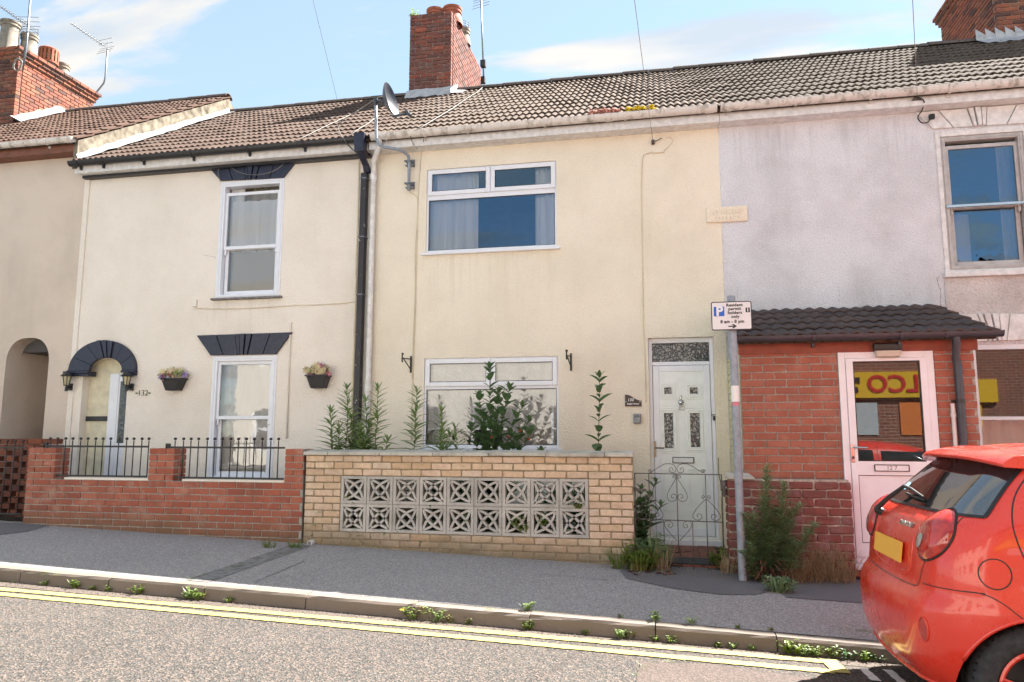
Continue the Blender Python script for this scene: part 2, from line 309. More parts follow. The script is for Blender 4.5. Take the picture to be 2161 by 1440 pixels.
M['pave'] = asphalt('pavement_asphalt', (0.382,0.356,0.349), [(0.293,0.275,0.271),(0.529,0.496,0.483),(0.411,0.384,0.376),(0.235,0.221,0.219),(0.646,0.606,0.588)], 105, 0.85, 0.006)
M['patch'] = asphalt('dark_tarmac_patch', (0.193,0.182,0.186), [(0.166,0.158,0.163),(0.248,0.235,0.238)], 130, 0.5, 0.004)
M['roadpatch'] = asphalt('smooth_road_patch', (0.096,0.076,0.069), [(0.079,0.066,0.059),(0.132,0.102,0.092),(0.106,0.086,0.079)], 70, 0.6, 0.006)
def kerbmat():
    k = NT('kerb_stone'); col = k.ramp(k.rand(), [(0, (0.155,0.128,0.108)), (1, (0.195,0.16,0.138))])
    col = k.mix(k.rng(k.noise(90, 4), 0.45, 0.62, 0, 0.5), col, (0.15, 0.125, 0.11)); col = k.mix(k.rng(k.noise(3, 6), 0.48, 0.7, 0, 0.5), col, (0.12, 0.105, 0.09))
    k.set('Base Color', col); k.set('Roughness', 0.95); k.bump(k.noise(140, 4), 0.4, 0.004); return k.m
M['kerb'] = kerbmat()
def linemat(name, c):
    k = NT(name); n = k.noise(20, 6, 0.75); col = k.mix(k.rng(n, 0.60, 0.68, 0, 0.9), c, (0.19, 0.155, 0.13))
    col = k.mix(k.rng(k.voronoi(7, 'DISTANCE_TO_EDGE'), 0.0, 0.012, 0.55, 0), col, (0.2, 0.17, 0.12))
    k.set('Base Color', col); k.set('Roughness', 0.8); k.bump(k.noise(60, 4), 0.4, 0.004); return k.m
M['yellowline'] = linemat('pale_yellow_road_paint', (0.37, 0.31, 0.09))
M['whiteline'] = linemat('white_road_paint', (0.66, 0.66, 0.64))
# ------------------------------------------------------------------ mesh helpers
def ivec(*a): return Vector(a)
class MB:
    def __init__(s): s.v = []; s.f = []
    def add(s, vs, fs):
        o = len(s.v); s.v += [tuple(v) for v in vs]; s.f += [tuple(o+i for i in f) for f in fs]; return s
    def box(s, x0, x1, y0, y1, z0, z1):
        return s.hexa([(x0,y0,z0),(x1,y0,z0),(x1,y1,z0),(x0,y1,z0),(x0,y0,z1),(x1,y0,z1),(x1,y1,z1),(x0,y1,z1)])
    def hexa(s, p): return s.add(p, [(0,3,2,1),(4,5,6,7),(0,1,5,4),(1,2,6,5),(2,3,7,6),(3,0,4,7)])
    def quad(s, a, b, c, d): return s.add([a,b,c,d], [(0,1,2,3)])
    def prism(s, pts, y0, y1):            # polygon in XZ (seen from -y, counter-clockwise), extruded along y
        n = len(pts)
        vs = [(p[0], y0, p[1]) for p in pts]+[(p[0], y1, p[1]) for p in pts]
        return s.add(vs, [tuple(range(n)), tuple(range(2*n-1, n-1, -1))]+[(i, i+n, (i+1)%n+n, (i+1)%n) for i in range(n)])
    def strip(s, A, B):                   # ruled sheet between two equal polylines
        n = len(A); return s.add(list(A)+list(B), [(i, i+1, n+i+1, n+i) for i in range(n-1)])
    def tube(s, pts, r, n=8, cap=True):
        pts = [Vector(p) for p in pts]; rs = r if isinstance(r, (list, tuple)) else [r]*len(pts)
        rings = []; up = None
        for i, p in enumerate(pts):
            t = (pts[min(i+1, len(pts)-1)]-pts[max(i-1, 0)])
            t = t.normalized() if t.length > 1e-9 else Vector((0, 0, 1))
            if up is None: up = Vector((0, 0, 1)) if abs(t.z) < 0.9 else Vector((1, 0, 0))
            a = t.cross(up); a = a.normalized() if a.length > 1e-6 else t.orthogonal().normalized(); b = a.cross(t).normalized(); up = b
            rings.append([p+a*(cos(2*pi*k/n)*rs[i])+b*(sin(2*pi*k/n)*rs[i]) for k in range(n)])
        vs = [v for q in rings for v in q]; m = len(pts)
        fs = [(i*n+k, (i+1)*n+k, (i+1)*n+(k+1)%n, i*n+(k+1)%n) for i in range(m-1) for k in range(n)]
        if cap: fs += [tuple(range(n)), tuple((m-1)*n+k for k in range(n-1, -1, -1))]
        return s.add(vs, fs)
    def lathe(s, prof, c, n=16, axis=Vector((0, 0, 1)), cap=True):
        ax = Vector(axis).normalized(); a = ax.orthogonal().normalized(); b = ax.cross(a); c = Vector(c)
        vs = [c+ax*z+a*(cos(2*pi*k/n)*r)+b*(sin(2*pi*k/n)*r) for r, z in prof for k in range(n)]; m = len(prof)
        fs = [(i*n+k, i*n+(k+1)%n, (i+1)*n+(k+1)%n, (i+1)*n+k) for i in range(m-1) for k in range(n)]
        if cap: fs += [tuple(range(n-1, -1, -1)), tuple((m-1)*n+k for k in range(n))]
        return s.add(vs, fs)
    def ball(s, c, r, n=10): return s.lathe([(r*sin(pi*i/6), -r*cos(pi*i/6)) for i in range(1, 6)], c, n)
    def mesh(s, name):
        me = bpy.data.meshes.new(name); me.from_pydata(s.v, [], s.f); me.validate(); me.update(); return me
    def build(s, name, mat, parent=None, smooth=False, label=None, kind=None, bevel=0, fix=True):
        me = s.mesh(name)
        if fix:
            bm = bmesh.new(); bm.from_mesh(me); bmesh.ops.recalc_face_normals(bm, faces=bm.faces); bm.to_mesh(me); bm.free()
        return link(name, me, mat, parent, smooth, label, kind, bevel)
def WM(o): return Matrix.Translation(o.location) if o.type == 'EMPTY' else Matrix.Identity(4)
def link(name, me, mat, parent=None, smooth=False, label=None, kind=None, bevel=0):
    o = bpy.data.objects.new(name, me); C.objects.link(o)
    if mat and not me.materials: me.materials.append(M[mat] if isinstance(mat, str) else mat)
    if smooth is True: me.shade_smooth()
    elif smooth:
        me.shade_smooth()
        try: me.set_sharp_from_angle(angle=radians(smooth))
        except Exception: pass
    if parent: o.parent = parent; o.matrix_parent_inverse = WM(parent).inverted()
    if label: o['label'] = label
    if kind: o['kind'] = kind
    if bevel:
        md = o.modifiers.new('edge', 'BEVEL'); md.width = bevel; md.segments = 2; md.limit_method = 'ANGLE'; md.angle_limit = radians(40)
    return o
def thing(name, label, cat, loc=(0, 0, 0), group=None):
    o = bpy.data.objects.new(name, None); C.objects.link(o); o.location = loc; o.empty_display_size = 0.2
    o['label'] = label; o['category'] = cat
    if group: o['group'] = group
    return o
def tag(o, label, cat, group=None):
    o['label'] = label; o['category'] = cat
    if group: o['group'] = group
    return o
def place(me, name, parent, loc, rot=None, scale=None):
    o = bpy.data.objects.new(name, me); C.objects.link(o); o.location = loc
    if rot is not None: o.rotation_euler = rot
    if scale is not None: o.scale = scale
    if parent: o.parent = parent; o.matrix_parent_inverse = WM(parent).inverted()
    return o
def text_mesh(s, size, offset=0.0, extrude=0.001, align='CENTER', spacing=1.0, shear=0.0):
    cu = bpy.data.curves.new('lettering', 'FONT'); cu.body = s; cu.size = size; cu.offset = offset; cu.extrude = extrude; cu.align_x = align; cu.align_y = 'CENTER'
    cu.space_character = spacing; cu.shear = shear; cu.resolution_u = 3
    ob = bpy.data.objects.new('lettering', cu); C.objects.link(ob)
    me = bpy.data.meshes.new_from_object(ob.evaluated_get(bpy.context.evaluated_depsgraph_get()))
    bpy.data.objects.remove(ob); bpy.data.curves.remove(cu); return me
def letter(s, size, loc, mat, parent, name='lettering', face=(pi/2, 0, 0), **k):
    me = text_mesh(s, size, **k); o = link(name, me, mat, parent); o.location = loc; o.rotation_euler = face; return o
def chamfer_box(L, D, H, c=0.004, jit=0.002, seed=0):
    rr = random.Random(seed); bm = bmesh.new(); bmesh.ops.create_cube(bm, size=1.0)
    for v in bm.verts: v.co = Vector((v.co.x*L, v.co.y*D, v.co.z*H))
    bmesh.ops.bevel(bm, geom=bm.edges[:], offset=c, segments=1, affect='EDGES')
    for v in bm.verts: v.co += Vector((rr.uniform(-jit, jit), rr.uniform(-jit, jit)*0.8, rr.uniform(-jit, jit)))
    me = bpy.data.meshes.new('brick'); bm.to_mesh(me); bm.free(); return me
BRICK = {}
def brick_set(mat, c=0.004, jit=0.002, L=0.215, D=0.1025, H=0.065):
    key = (mat, L, D, H, c, jit)
    if key not in BRICK:
        BRICK[key] = []
        for i in range(5):
            me = chamfer_box(L, D, H, c, jit, i*7+1); me.materials.append(M[mat]); BRICK[key].append(me)
    return BRICK[key]
BR = random.Random(5)
def lay(parent, mat, o, u, n, width, z0, z1, ch=0.075, depth=0.1025, holes=(), first=0, c=0.004, jit=0.002, off=0.004, skip=None, bl=0.225):
    """brickwork face: o = lower corner (Vector), u = direction along the wall, n = outward normal"""
    ms = brick_set(mat, c, jit, bl-0.012, 0.1025, ch-0.012); u = Vector(u); n = Vector(n); ang = atan2(u.y, u.x); k = 0; z = z0; cnt = 0
    while z < z1-0.02:
        h = min(ch, z1-z); s = -bl*0.5*((k+first) % 2)
        while s < width-0.012:
            a = max(0.0, s); b = min(width, s+bl); s += bl
            segs = [(a, b)]
            for hx0, hx1, hz0, hz1 in holes:
                if z+h*0.5 < hz0 or z+h*0.5 > hz1: continue
                ns = []
                for p, q in segs:
                    if q <= hx0 or p >= hx1: ns.append((p, q)); continue
                    if p < hx0: ns.append((p, hx0))
                    if q > hx1: ns.append((hx1, q))
                segs = ns
            for p, q in segs:
                if q-p < 0.035: continue
                if skip and skip(p, q, z): continue
                me = BR.choice(ms); ctr = o+u*((p+q)/2)+Vector((0, 0, z+h/2-o.z))-n*(depth/2-off-BR.uniform(-0.0025, 0.0025))
                place(me, 'brick', parent, ctr, (BR.uniform(-.006, .006), BR.uniform(-.006, .006), ang+BR.uniform(-.006, .006)), ((q-p-0.012)/(bl-0.012), depth/0.1025, (h-0.012)/(ch-0.012))); cnt += 1
        z += ch; k += 1
    return cnt
def wall_holes(mb, x0, x1, z0, z1, y0, y1, holes):
    """solid wall between y0 (front) and y1 with rectangular openings"""
    xs = sorted(set([x0, x1]+[h[0] for h in holes]+[h[1] for h in holes])); zs = sorted(set([z0, z1]+[h[2] for h in holes]+[h[3] for h in holes]))
    xs = [x for x in xs if x0 <= x <= x1]; zs = [z for z in zs if z0 <= z <= z1]
    solid = lambda x, z: not any(h[0] < x < h[1] and h[2] < z < h[3] for h in holes) and x0 < x < x1 and z0 < z < z1
    for i in range(len(xs)-1):
        for j in range(len(zs)-1):
            a, b, c, d = xs[i], xs[i+1], zs[j], zs[j+1]; mx, mz = (a+b)/2, (c+d)/2
            if not solid(mx, mz): continue
            mb.quad((a,y0,c),(b,y0,c),(b,y0,d),(a,y0,d)); mb.quad((b,y1,c),(a,y1,c),(a,y1,d),(b,y1,d))
            if not solid(a-1e-4, mz): mb.quad((a,y1,c),(a,y0,c),(a,y0,d),(a,y1,d))
            if not solid(b+1e-4, mz): mb.quad((b,y0,c),(b,y1,c),(b,y1,d),(b,y0,d))
            if not solid(mx, c-1e-4): mb.quad((a,y1,c),(b,y1,c),(b,y0,c),(a,y0,c))
            if not solid(mx, d+1e-4): mb.quad((a,y0,d),(b,y0,d),(b,y1,d),(a,y1,d))
def frame(mb, x0, x1, z0, z1, y0, y1, t, tt=None, tb=None):
    tt = t if tt is None else tt; tb = t if tb is None else tb
    mb.box(x0, x0+t, y0, y1, z0, z1); mb.box(x1-t, x1, y0, y1, z0, z1)
    mb.box(x0+t, x1-t, y0, y1, z1-tt, z1); mb.box(x0+t, x1-t, y0, y1, z0, z0+tb)
def wavy(x0, x1, z0, z1, y, amp=0.025, waves=6, seed=0, scallop=0.0, taper=0.0):
    rr = random.Random(seed); n = max(12, int(waves*8)); A = []; B = []
    ph = rr.uniform(0, 6)
    for i in range(n+1):
        t = i/n; a = amp*(sin(2*pi*waves*t+ph)+0.4*sin(2*pi*waves*2.3*t+ph*2))
        A.append((x0+(x1-x0)*t, y+a, z1))
        B.append((x0+(x1-x0)*(t*(1-taper)), y+a*1.2, z0+(scallop*abs(sin(pi*waves*t)) if scallop else 0)))
    m = MB(); m.strip(B, A); return m
# ------------------------------------------------------------------ ground
YW, YK = -1.57, -3.74
def zw(x): return 0.153-0.0331*x
def zk(x): return 0.119-0.0354*x
def pave(x, y):
    t = (y-YW)/(YK-YW); return zw(x)*(1-t)+zk(x)*t
def road(x, y):
    d = YK-y; return zk(x)-0.105+0.02*(d if d < 3.4 else 6.8-d)
def struct(o): o['kind'] = 'structure'; return o
def sheet(name, mat, f, x0, x1, y0, y1, nx, ny, dz=0.0):
    m = MB(); vs = [(x0+(x1-x0)*i/nx, y0+(y1-y0)*j/ny) for j in range(ny+1) for i in range(nx+1)]
    m.add([(x, y, f(x, y)+dz) for x, y in vs], [(j*(nx+1)+i, j*(nx+1)+i+1, (j+1)*(nx+1)+i+1, (j+1)*(nx+1)+i) for j in range(ny) for i in range(nx)])
    return struct(m.build(name, mat, smooth=True, fix=False))
slope_far = lambda x, y: -0.34-0.034*max(-40, min(40, x))
sheet('ground', 'soil', slope_far, -160, 160, -160, 160, 16, 2)
sheet('road', 'road', road, -42, 42, -10.4, YK-0.12+0.12, 84, 14)
sheet('road_channel', 'gutterroad', road, -42, 42, YK-0.17, YK+0.001, 84, 1, 0.003)
sheet('pavement', 'pave', pave, -42, 42, YK+0.125, YW+0.25, 84, 4)
opp = lambda x, y: road(x, -10.4)+0.11
sheet('opposite_pavement', 'pave', opp, -42, 42, -12.1, -10.4, 42, 2)
kerbp = thing('kerb', 'line of rough grey concrete kerb stones along the pavement edge', 'kerb', (0, YK, 0)); kerbp['kind'] = 'structure'; del kerbp['category']
KX = [-30.0]
jx = sorted([at(42, 1205, YK).x, at(228, 1232, YK).x, at(645, 1265, YK).x, at(1117, 1300, YK).x, at(1383, 1325, YK).x, at(1640, 1345, YK).x])
edges = [jx[0]-0.93*i for i in range(24, 0, -1)]+jx+[jx[-1]+0.93*i for i in range(1, 26)]
full = [edges[0]]
for a, b in zip(edges, edges[1:]):
    n = max(1, round((b-a)/0.93)); full += [a+(b-a)*(i+1)/n for i in range(n)]
kr = random.Random(3)
for a, b in zip(full, full[1:]):
    if b < -12 or a > 9: continue
    m = MB(); g = 0.004; dz = kr.uniform(-.004, .004); dy = kr.uniform(-.004, .004)
    sec = [(0.014, -0.25), (0.0, -0.02-0.085), (0.010, -0.022), (0.024, -0.004), (0.125, 0.0), (0.125, -0.25)]
    rings = []; N = 8
    for i in range(N+1):
        x = a+g+(b-a-2*g)*i/N; rings.append([(x, YK+dy+p[0]+kr.uniform(-.003, .003), zk(x)+dz+p[1]+0.002+kr.uniform(-.002, .002)) for p in sec])
    L = len(sec); m.add([v for r_ in rings for v in r_], [(i*L+k, (i+1)*L+k, (i+1)*L+(k+1) % L, i*L+(k+1) % L) for i in range(N) for k in range(L)]+[tuple(range(L)), tuple(N*L+k for k in range(L-1, -1, -1))])
    m.build('kerb_stone', 'kerb', kerbp)
def on_plane(px, py, f, y0=-3.0):
    d = ray(px, py); t = 3.0
    for _ in range(60):
        p = CAM+d*t; t += (f(p.x, p.y)-p.z)/d.z*0.9
    return CAM+d*t
def onroad(px, py): return on_plane(px, py, road)
def onpave(px, py): return on_plane(px, py, pave)
def ragged(name, mat, P, f, dz, jit=0.008, step=0.06, parent=None):
    """flat patch with a worn outline: P = outline points on the ground"""
    rr = random.Random(len(P)*7+int(abs(P[0].x)*100)); pts = []
    for p, q in zip(P, P[1:]+P[:1]):
        n = max(1, int((q-p).length/step))
        for i in range(n):
            c = p.lerp(q, i/n); pts.append((c.x+rr.uniform(-jit, jit), c.y+rr.uniform(-jit, jit)))
    m = MB(); m.add([(x, y, f(x, y)+dz) for x, y in pts], [tuple(range(len(pts)))])
    me = m.mesh(name); bm = bmesh.new(); bm.from_mesh(me); bmesh.ops.triangulate(bm, faces=bm.faces)
    for fc in bm.faces:
        if fc.normal.z < 0: fc.normal_flip()
    bm.to_mesh(me); bm.free(); o = link(name, me, mat, parent); return o
def line_strip(name, mat, pts, width, f, dz, jit=0.006):
    rr = random.Random(int(abs(pts[0].x)*1000)); A = []; B = []
    for p, q in zip(pts, pts[1:]):
        n = max(2, int((q-p).length/0.04))
        for i in range(n):
            c = p.lerp(q, i/n); t = (q-p).normalized(); nn = Vector((-t.y, t.x, 0))
            a = c+nn*(width/2+rr.uniform(-jit, jit)); b = c-nn*(width/2+rr.uniform(-jit, jit))
            A.append((a.x, a.y, f(a.x, a.y)+dz)); B.append((b.x, b.y, f(b.x, b.y)+dz))
    m = MB(); m.strip(B, A); return struct(m.build(name, mat, fix=False))
top = [onroad(0, 1245.5), onroad(538, 1291), onroad(1080, 1338), onroad(1476, 1378), onroad(1745, 1397)]
bot = [onroad(0, 1256.5), onroad(538, 1304.5), onroad(1080, 1354), onroad(1476, 1396), onroad(1745, 1418)]
def fitline(P, x0, x1):
    n = len(P); sx_ = sum(p.x for p in P); sy = sum(p.y for p in P); sxx = sum(p.x**2 for p in P); sxy = sum(p.x*p.y for p in P)
    m = (n*sxy-sx_*sy)/(n*sxx-sx_**2); c = (sy-m*sx_)/n; return [Vector((x0+(x1-x0)*i/10, m*(x0+(x1-x0)*i/10)+c, 0)) for i in range(11)]
xe = onroad(1765, 1410).x
ylm = fitline(top, -14, xe); yln = fitline(bot, -14, xe)
line_strip('road_marking', 'yellowline', ylm, 0.095, road, 0.0065)
line_strip('road_marking', 'yellowline', yln, 0.095, road, 0.0065)
e0, e1 = onroad(1742, 1390), onroad(1768, 1432)
line_strip('road_marking', 'yellowline', [Vector((xe-0.02, ylm[-1].y+0.05, 0)), Vector((xe+0.01, yln[-1].y-0.06, 0))], 0.11, road, 0.0085)
for p, q in (((1822, 1414), (1853, 1444)), ((1872, 1416), (1915, 1452))):
    line_strip('road_marking', 'whiteline', [onroad(*p), onroad(*q)], 0.06, road, 0.008)
struct(ragged('road_patch', 'roadpatch', [onroad(1352, 1399), onroad(1480, 1402), onroad(1600, 1417), onroad(1745, 1438), onroad(1760, 1520), onroad(1330, 1520)], road, 0.006))
struct(ragged('pavement_patch', 'patch', [onpave(1308, 1206), onpave(1322, 1222), onpave(1420, 1243), onpave(1520, 1256), onpave(1592, 1257), onpave(1640, 1245), onpave(1660, 1262), onpave(1860, 1277), onpave(2050, 1285), onpave(2050, 1215), onpave(1815, 1205), onpave(1690, 1200), onpave(1560, 1196), onpave(1340, 1192)], pave, 0.005, 0.006))
struct(ragged('pavement_patch', 'patch', [onpave(-80, 1100), onpave(108, 1108), onpave(60, 1122), onpave(-80, 1140)], pave, 0.005, 0.006))
struct(ragged('drain_channel', 'concrete', [onpave(392, 1225), onpave(440, 1230), onpave(655, 1153), onpave(618, 1150)], pave, 0.004, 0.004))
def crack(pts, wdt=0.007):
    P = [onpave(*p) for p in pts]; return line_strip('pavement_crack', 'patch', P, wdt, pave, 0.005, 0.003)
crack([(1138, 1213), (1190, 1217), (1260, 1223), (1310, 1228)]); crack([(1120, 1229), (1200, 1236)], 0.005)
crack([(540, 1228), (595, 1205), (645, 1184)], 0.009); crack([(1090, 1308), (1400, 1311)], 0.004)
# garden soil, path
sheet('garden_soil', 'soil', lambda x, y: zw(x)+0.01+0.02*sin(7*x)*sin(9*y), -12, 9, YW+0.10, 0.02, 60, 8)
pp = thing('garden_path', 'short red tiled path from the gate to the pale green door', 'path', (0.15, -0.8, zw(0.15))); pp['kind'] = 'structure'; del pp['category']
for i in range(4):
    for j in range(7):
        m = MB(); x = -0.24+i*0.2; y = -1.42+j*0.2; z = zw(0.15)+0.022; d = 0.004
        m.box(x+d, x+0.2-d, y+d, y+0.2-d, z-0.02, z+random.uniform(-.002, .002)); m.build('paving_tile', 'tilered', pp)
mt = MB(); a = at(1390, 1180, -1.30); mt.box(-0.16, 0.50, -1.40, -1.02, zw(.15)+0.024, zw(.15)+0.036)
tag(mt.build('door_mat', 'mat', bevel=0.004), 'worn grey rubber mat lying on the red path behind the gate', 'doormat')
# ------------------------------------------------------------------ roofs
PITCHM = 0.648; RA = math.atan(PITCHM); YE, ZE, YR = -0.25, 5.50, 3.50
def zroof(y, lift=0.0): return ZE+lift+(y-YE)*PITCHM
def tile_mesh(cov, length, waves=2, amp=0.026, th=0.018, rise=0.030, flat=False):
    n = 6*waves; X = [cov*i/n*1.03 for i in range(n+1)]
    def prof(t):
        u = (t*waves) % 1.0
        if flat: return amp*(1 if u < 0.42 else 0) if False else amp*max(0, sin(pi*u/0.5))**0.7 if u < 0.5 else 0.0
        return amp*(0.5-0.5*cos(2*pi*u))**0.85
    m = MB(); V = []
    for i, x in enumerate(X):
        z = prof(min(0.9999, i/n) if i < n else 0.0)
        V += [(x, 0, z+rise), (x, length, z+0.002), (x, 0.0, z+rise-th)]
    F = []
    for i in range(n):
        a = i*3; b = a+3; F += [(a, b, b+1, a+1), (a+2, b+2, b, a)]
    F += [(a+2 if False else n*3, n*3+1, n*3+2)]
    m.add(V, F); return m
TR = random.Random(8)
def tiled(house, x0, x1, lift, mat, cols, rows, gauge_len, ys=YE-0.03, name='roof', pitch=RA, zs=None, waves=3, amp=0.023, cut=None):
    cov = (x1-x0)/cols; sl = gauge_len/rows; zs = zroof(ys, lift) if zs is None else zs
    dy, dz = cos(pitch), sin(pitch); m = MB()
    e = Vector((0, dy, dz))*gauge_len; nrm = Vector((0, -dz, dy)); t = nrm*-0.06
    p = [Vector((x0, ys, zs)), Vector((x1, ys, zs))]; q = [p[0]+e, p[1]+e]
    m.hexa([p[0]+t, p[1]+t, q[1]+t, q[0]+t, p[0]-nrm*0.004, p[1]-nrm*0.004, q[1]-nrm*0.004, q[0]-nrm*0.004])
    roof = m.build(name, 'soil', house)
    mes = []
    for s in range(3):
        mm = tile_mesh(cov, sl*1.16, waves, amp*TR.uniform(.92, 1.08)).mesh('roof_tile'); mm.materials.append(M[mat]); mm.shade_smooth(); mm.set_sharp_from_angle(angle=radians(40)); mes.append(mm)
    for r_ in range(rows):
        for c in range(cols):
            if cut and cut(x0+(c+0.5)*cov, ys+dy*sl*(r_+.5)): continue
            loc = Vector((x0+c*cov, ys, zs))+Vector((0, dy, dz))*(r_*sl+TR.uniform(-.010, .010))+nrm*0.002
            place(TR.choice(mes), 'roof_tile', roof, loc, (pitch+TR.uniform(-.014, .014), TR.uniform(-.012, .012), TR.uniform(-.010, .010)))
    return roof
def ridge_run(house, roof, x0, x1, lift, mat='ridge', y=YR, n=None):
    n = n or max(1, round((x1-x0)/0.45)); w_ = (x1-x0)/n; z = zroof(y, lift)
    me = None
    for i in range(n):
        if me is None:
            m = MB(); A = []; B = []
            for k in range(9):
                a = pi*k/8; A.append((0, -0.135*cos(a), 0.10*sin(a)-0.015)); B.append((w_*0.992, -0.128*cos(a), 0.093*sin(a)-0.015))
            m.strip(A, B); A2 = [(v[0], v[1]*0.86, v[2]*0.86) for v in A]; B2 = [(v[0], v[1]*0.86, v[2]*0.86) for v in B]; m.strip(A, A2); m.strip(B, B2)
            me = m.mesh('ridge_tile'); me.materials.append(M[mat]); me.shade_smooth(); me.set_sharp_from_angle(angle=radians(50))
        place(me, 'ridge_tile', roof, (x0+i*w_, y, z+TR.uniform(-.006, .006)), (0, TR.uniform(-.008, .008), 0))
def back_slope(house, x0, x1, lift, mat):
    m = MB(); z = zroof(YR, lift); y1 = YR+(YR-YE)
    m.hexa([(x0, YR, z-0.06), (x1, YR, z-0.06), (x1, y1, ZE+lift-0.06), (x0, y1, ZE+lift-0.06), (x0, YR, z), (x1, YR, z), (x1, y1, ZE+lift), (x0, y1, ZE+lift)]); m.build('rear_roof', mat, house)
def half_gutter(name, mat, house, x0, x1, y, z, r=0.062, joints=(), brackets=(), bmat=None):
    m = MB(); n = 10
    def sec(x, rr, dz=0.0): return [(x, y-rr*cos(pi*k/n), z-rr*1.12*sin(pi*k/n)+dz) for k in range(n+1)]
    m.strip(sec(x0, r), sec(x1, r)); m.strip(sec(x0, r-0.005), sec(x1, r-0.005))
    for x in (x0, x1): m.strip(sec(x, r), sec(x, r-0.005))
    m.add(sec(x0+0.002, r-0.003), [tuple(range(n+1))]); m.add(sec(x1-0.002, r-0.003), [tuple(range(n+1))])
    for xx in (x0, x1):
        pass
    g = m.build(name, mat, house, smooth=40)
    for x in joints:
        k = MB(); a, b = sec(x-0.05, r+0.006), sec(x+0.05, r+0.006); k.strip(a, b); k.strip(sec(x-0.05, r), a); k.strip(b, sec(x+0.05, r)); k.build('gutter_joint', mat, g, smooth=40)
    for x in brackets:
        k = MB(); a, b = sec(x-0.014, r+0.009), sec(x+0.014, r+0.009); k.strip(a, b); k.strip(sec(x-0.014, r), a); k.strip(b, sec(x+0.014, r))
        k.box(x-0.014, x+0.014, y+r-0.02, y+r+0.05, z-0.11, z-0.01); k.build('gutter_bracket', bmat or mat, g)
    return g
X0, X1, X2, X3 = -8.50, -3.86, 0.785, 5.45
GRP = 'terraced houses along the street'
h134 = thing('terraced_house', 'beige rendered terrace at the left edge with plain arched porch and higher red brown roof', 'house', (-10.5, 0, 0), GRP)
h132 = thing('terraced_house', 'cream terrace with navy arched door hood, navy window heads and black gutter', 'house', ((X0+X1)/2, 0, 0), GRP)
h130 = thing('terraced_house', 'yellow cream middle terrace with two wide white windows and pale green door', 'house', ((X1+X2)/2, 0, 0), GRP)
h128 = thing('terraced_house', 'grey white rendered terrace with red brick porch and dark tiled lean-to', 'house', ((X2+X3)/2, 0, 0), GRP)
SL = sqrt((YR-YE)**2+((YR-YE)*PITCHM)**2)+0.03
LIFT = 0.36
chA = lambda x, y: -4.52 < x < -3.70 and y > 3.12
r134 = tiled(h134, -13.25, X0-0.03, LIFT, 'tile134', 17, 13, SL)
r132 = tiled(h132, X0, X1+0.02, 0.0, 'tile132', 17, 13, SL, cut=chA)
r130 = tiled(h130, X1+0.02, X2, 0.0, 'tile130', 17, 13, SL, cut=chA)
r128 = tiled(h128, X2, X3+0.9, 0.0, 'tile128', 20, 13, SL)
ridge_run(h134, r134, -12.45, X0+0.02, LIFT); ridge_run(h132, r132, X0+0.12, X1-0.70, 0.0); ridge_run(h130, r130, X1+0.22, X2, 0.0); ridge_run(h128, r128, X2, X3+0.9, 0.0)
for h, a, b, l, mt_ in ((h134, -17, X0-.03, LIFT, 'tile134'), (h132, X0, X1+.02, 0, 'tile132'), (h130, X1+.02, X2, 0, 'tile130'), (h128, X2, X3+5, 0, 'tile128')): back_slope(h, a, b, l, mt_)
for h_, a_, b_, l_, t_ in ((h134, -17, -13.26, LIFT, 'tile134'), (h128, X3+.91, X3+5, 0, 'tile128')):
    m = MB(); z_ = zroof(YR, l_); m.hexa([(a_, YE, ZE+l_-.06), (b_, YE, ZE+l_-.06), (b_, YR, z_-.06), (a_, YR, z_-.06), (a_, YE, ZE+l_+.02), (b_, YE, ZE+l_+.02), (b_, YR, z_+.02), (a_, YR, z_+.02)]); m.build('roof_end', t_, h_)
# stepped verge and gable wall of the higher left roof, flashing against it
m = MB(); m.hexa([(X0-0.05, YE+0.02, ZE-0.1), (X0+0.02, YE+0.02, ZE-0.1), (X0+0.02, YR, zroof(YR)-0.1), (X0-0.05, YR, zroof(YR)-0.1), (X0-0.05, YE+0.02, zroof(YE+.02, LIFT)-0.012), (X0+0.02, YE+0.02, zroof(YE+.02, LIFT)-0.03), (X0+0.02, YR, zroof(YR, LIFT)-0.03), (X0-0.05, YR, zroof(YR, LIFT)-0.012)]); 
m.hexa([(X0-0.05, YR, zroof(YR)-0.6), (X0+0.02, YR, zroof(YR)-0.6), (X0+0.02, YR+2.6, ZE+.4), (X0-0.05, YR+2.6, ZE+.4), (X0-0.05, YR, zroof(YR, LIFT)-0.012), (X0+0.02, YR, zroof(YR, LIFT)-0.03), (X0+0.02, YR+2.6, ZE+.9), (X0-0.05, YR+2.6, ZE+.9)])
m.build('gable_strip', 'verge', h134)
for r_ in range(13):
    s = SL/13*r_; m = MB(); y = YE-0.03+cos(RA)*s; z = zroof(y, LIFT)+0.012
    e = Vector((0, cos(RA), sin(RA)))*(SL/13*1.1); nn = Vector((0, -sin(RA), cos(RA)))
    p = Vector((X0-0.06, y, z)); q = Vector((X0+0.045, y, z)); m.hexa([p, q, q+e-nn*0.02, p+e-nn*0.02, p+nn*0.022, q+nn*0.022, q+e, p+e]); m.build('verge_tile', 'tile134', h134)
fr = random.Random(4); A = []; B = []; D = []
N = 26
for i in range(N+1):
    y = YE+(YR-YE)*i/N; z = zroof(y)
    A.append((X0+0.024, y, z+0.13+fr.uniform(-.015, .015))); B.append((X0+0.06, y, z+0.060+fr.uniform(-.004, .01))); D.append((X0+0.24+fr.uniform(-.05, .05), y-0.03, z+0.052+fr.uniform(-.004, .012)))
m = MB(); m.strip(A, B); m.strip(B, D); m.build('lead_flashing', 'lead', h132)
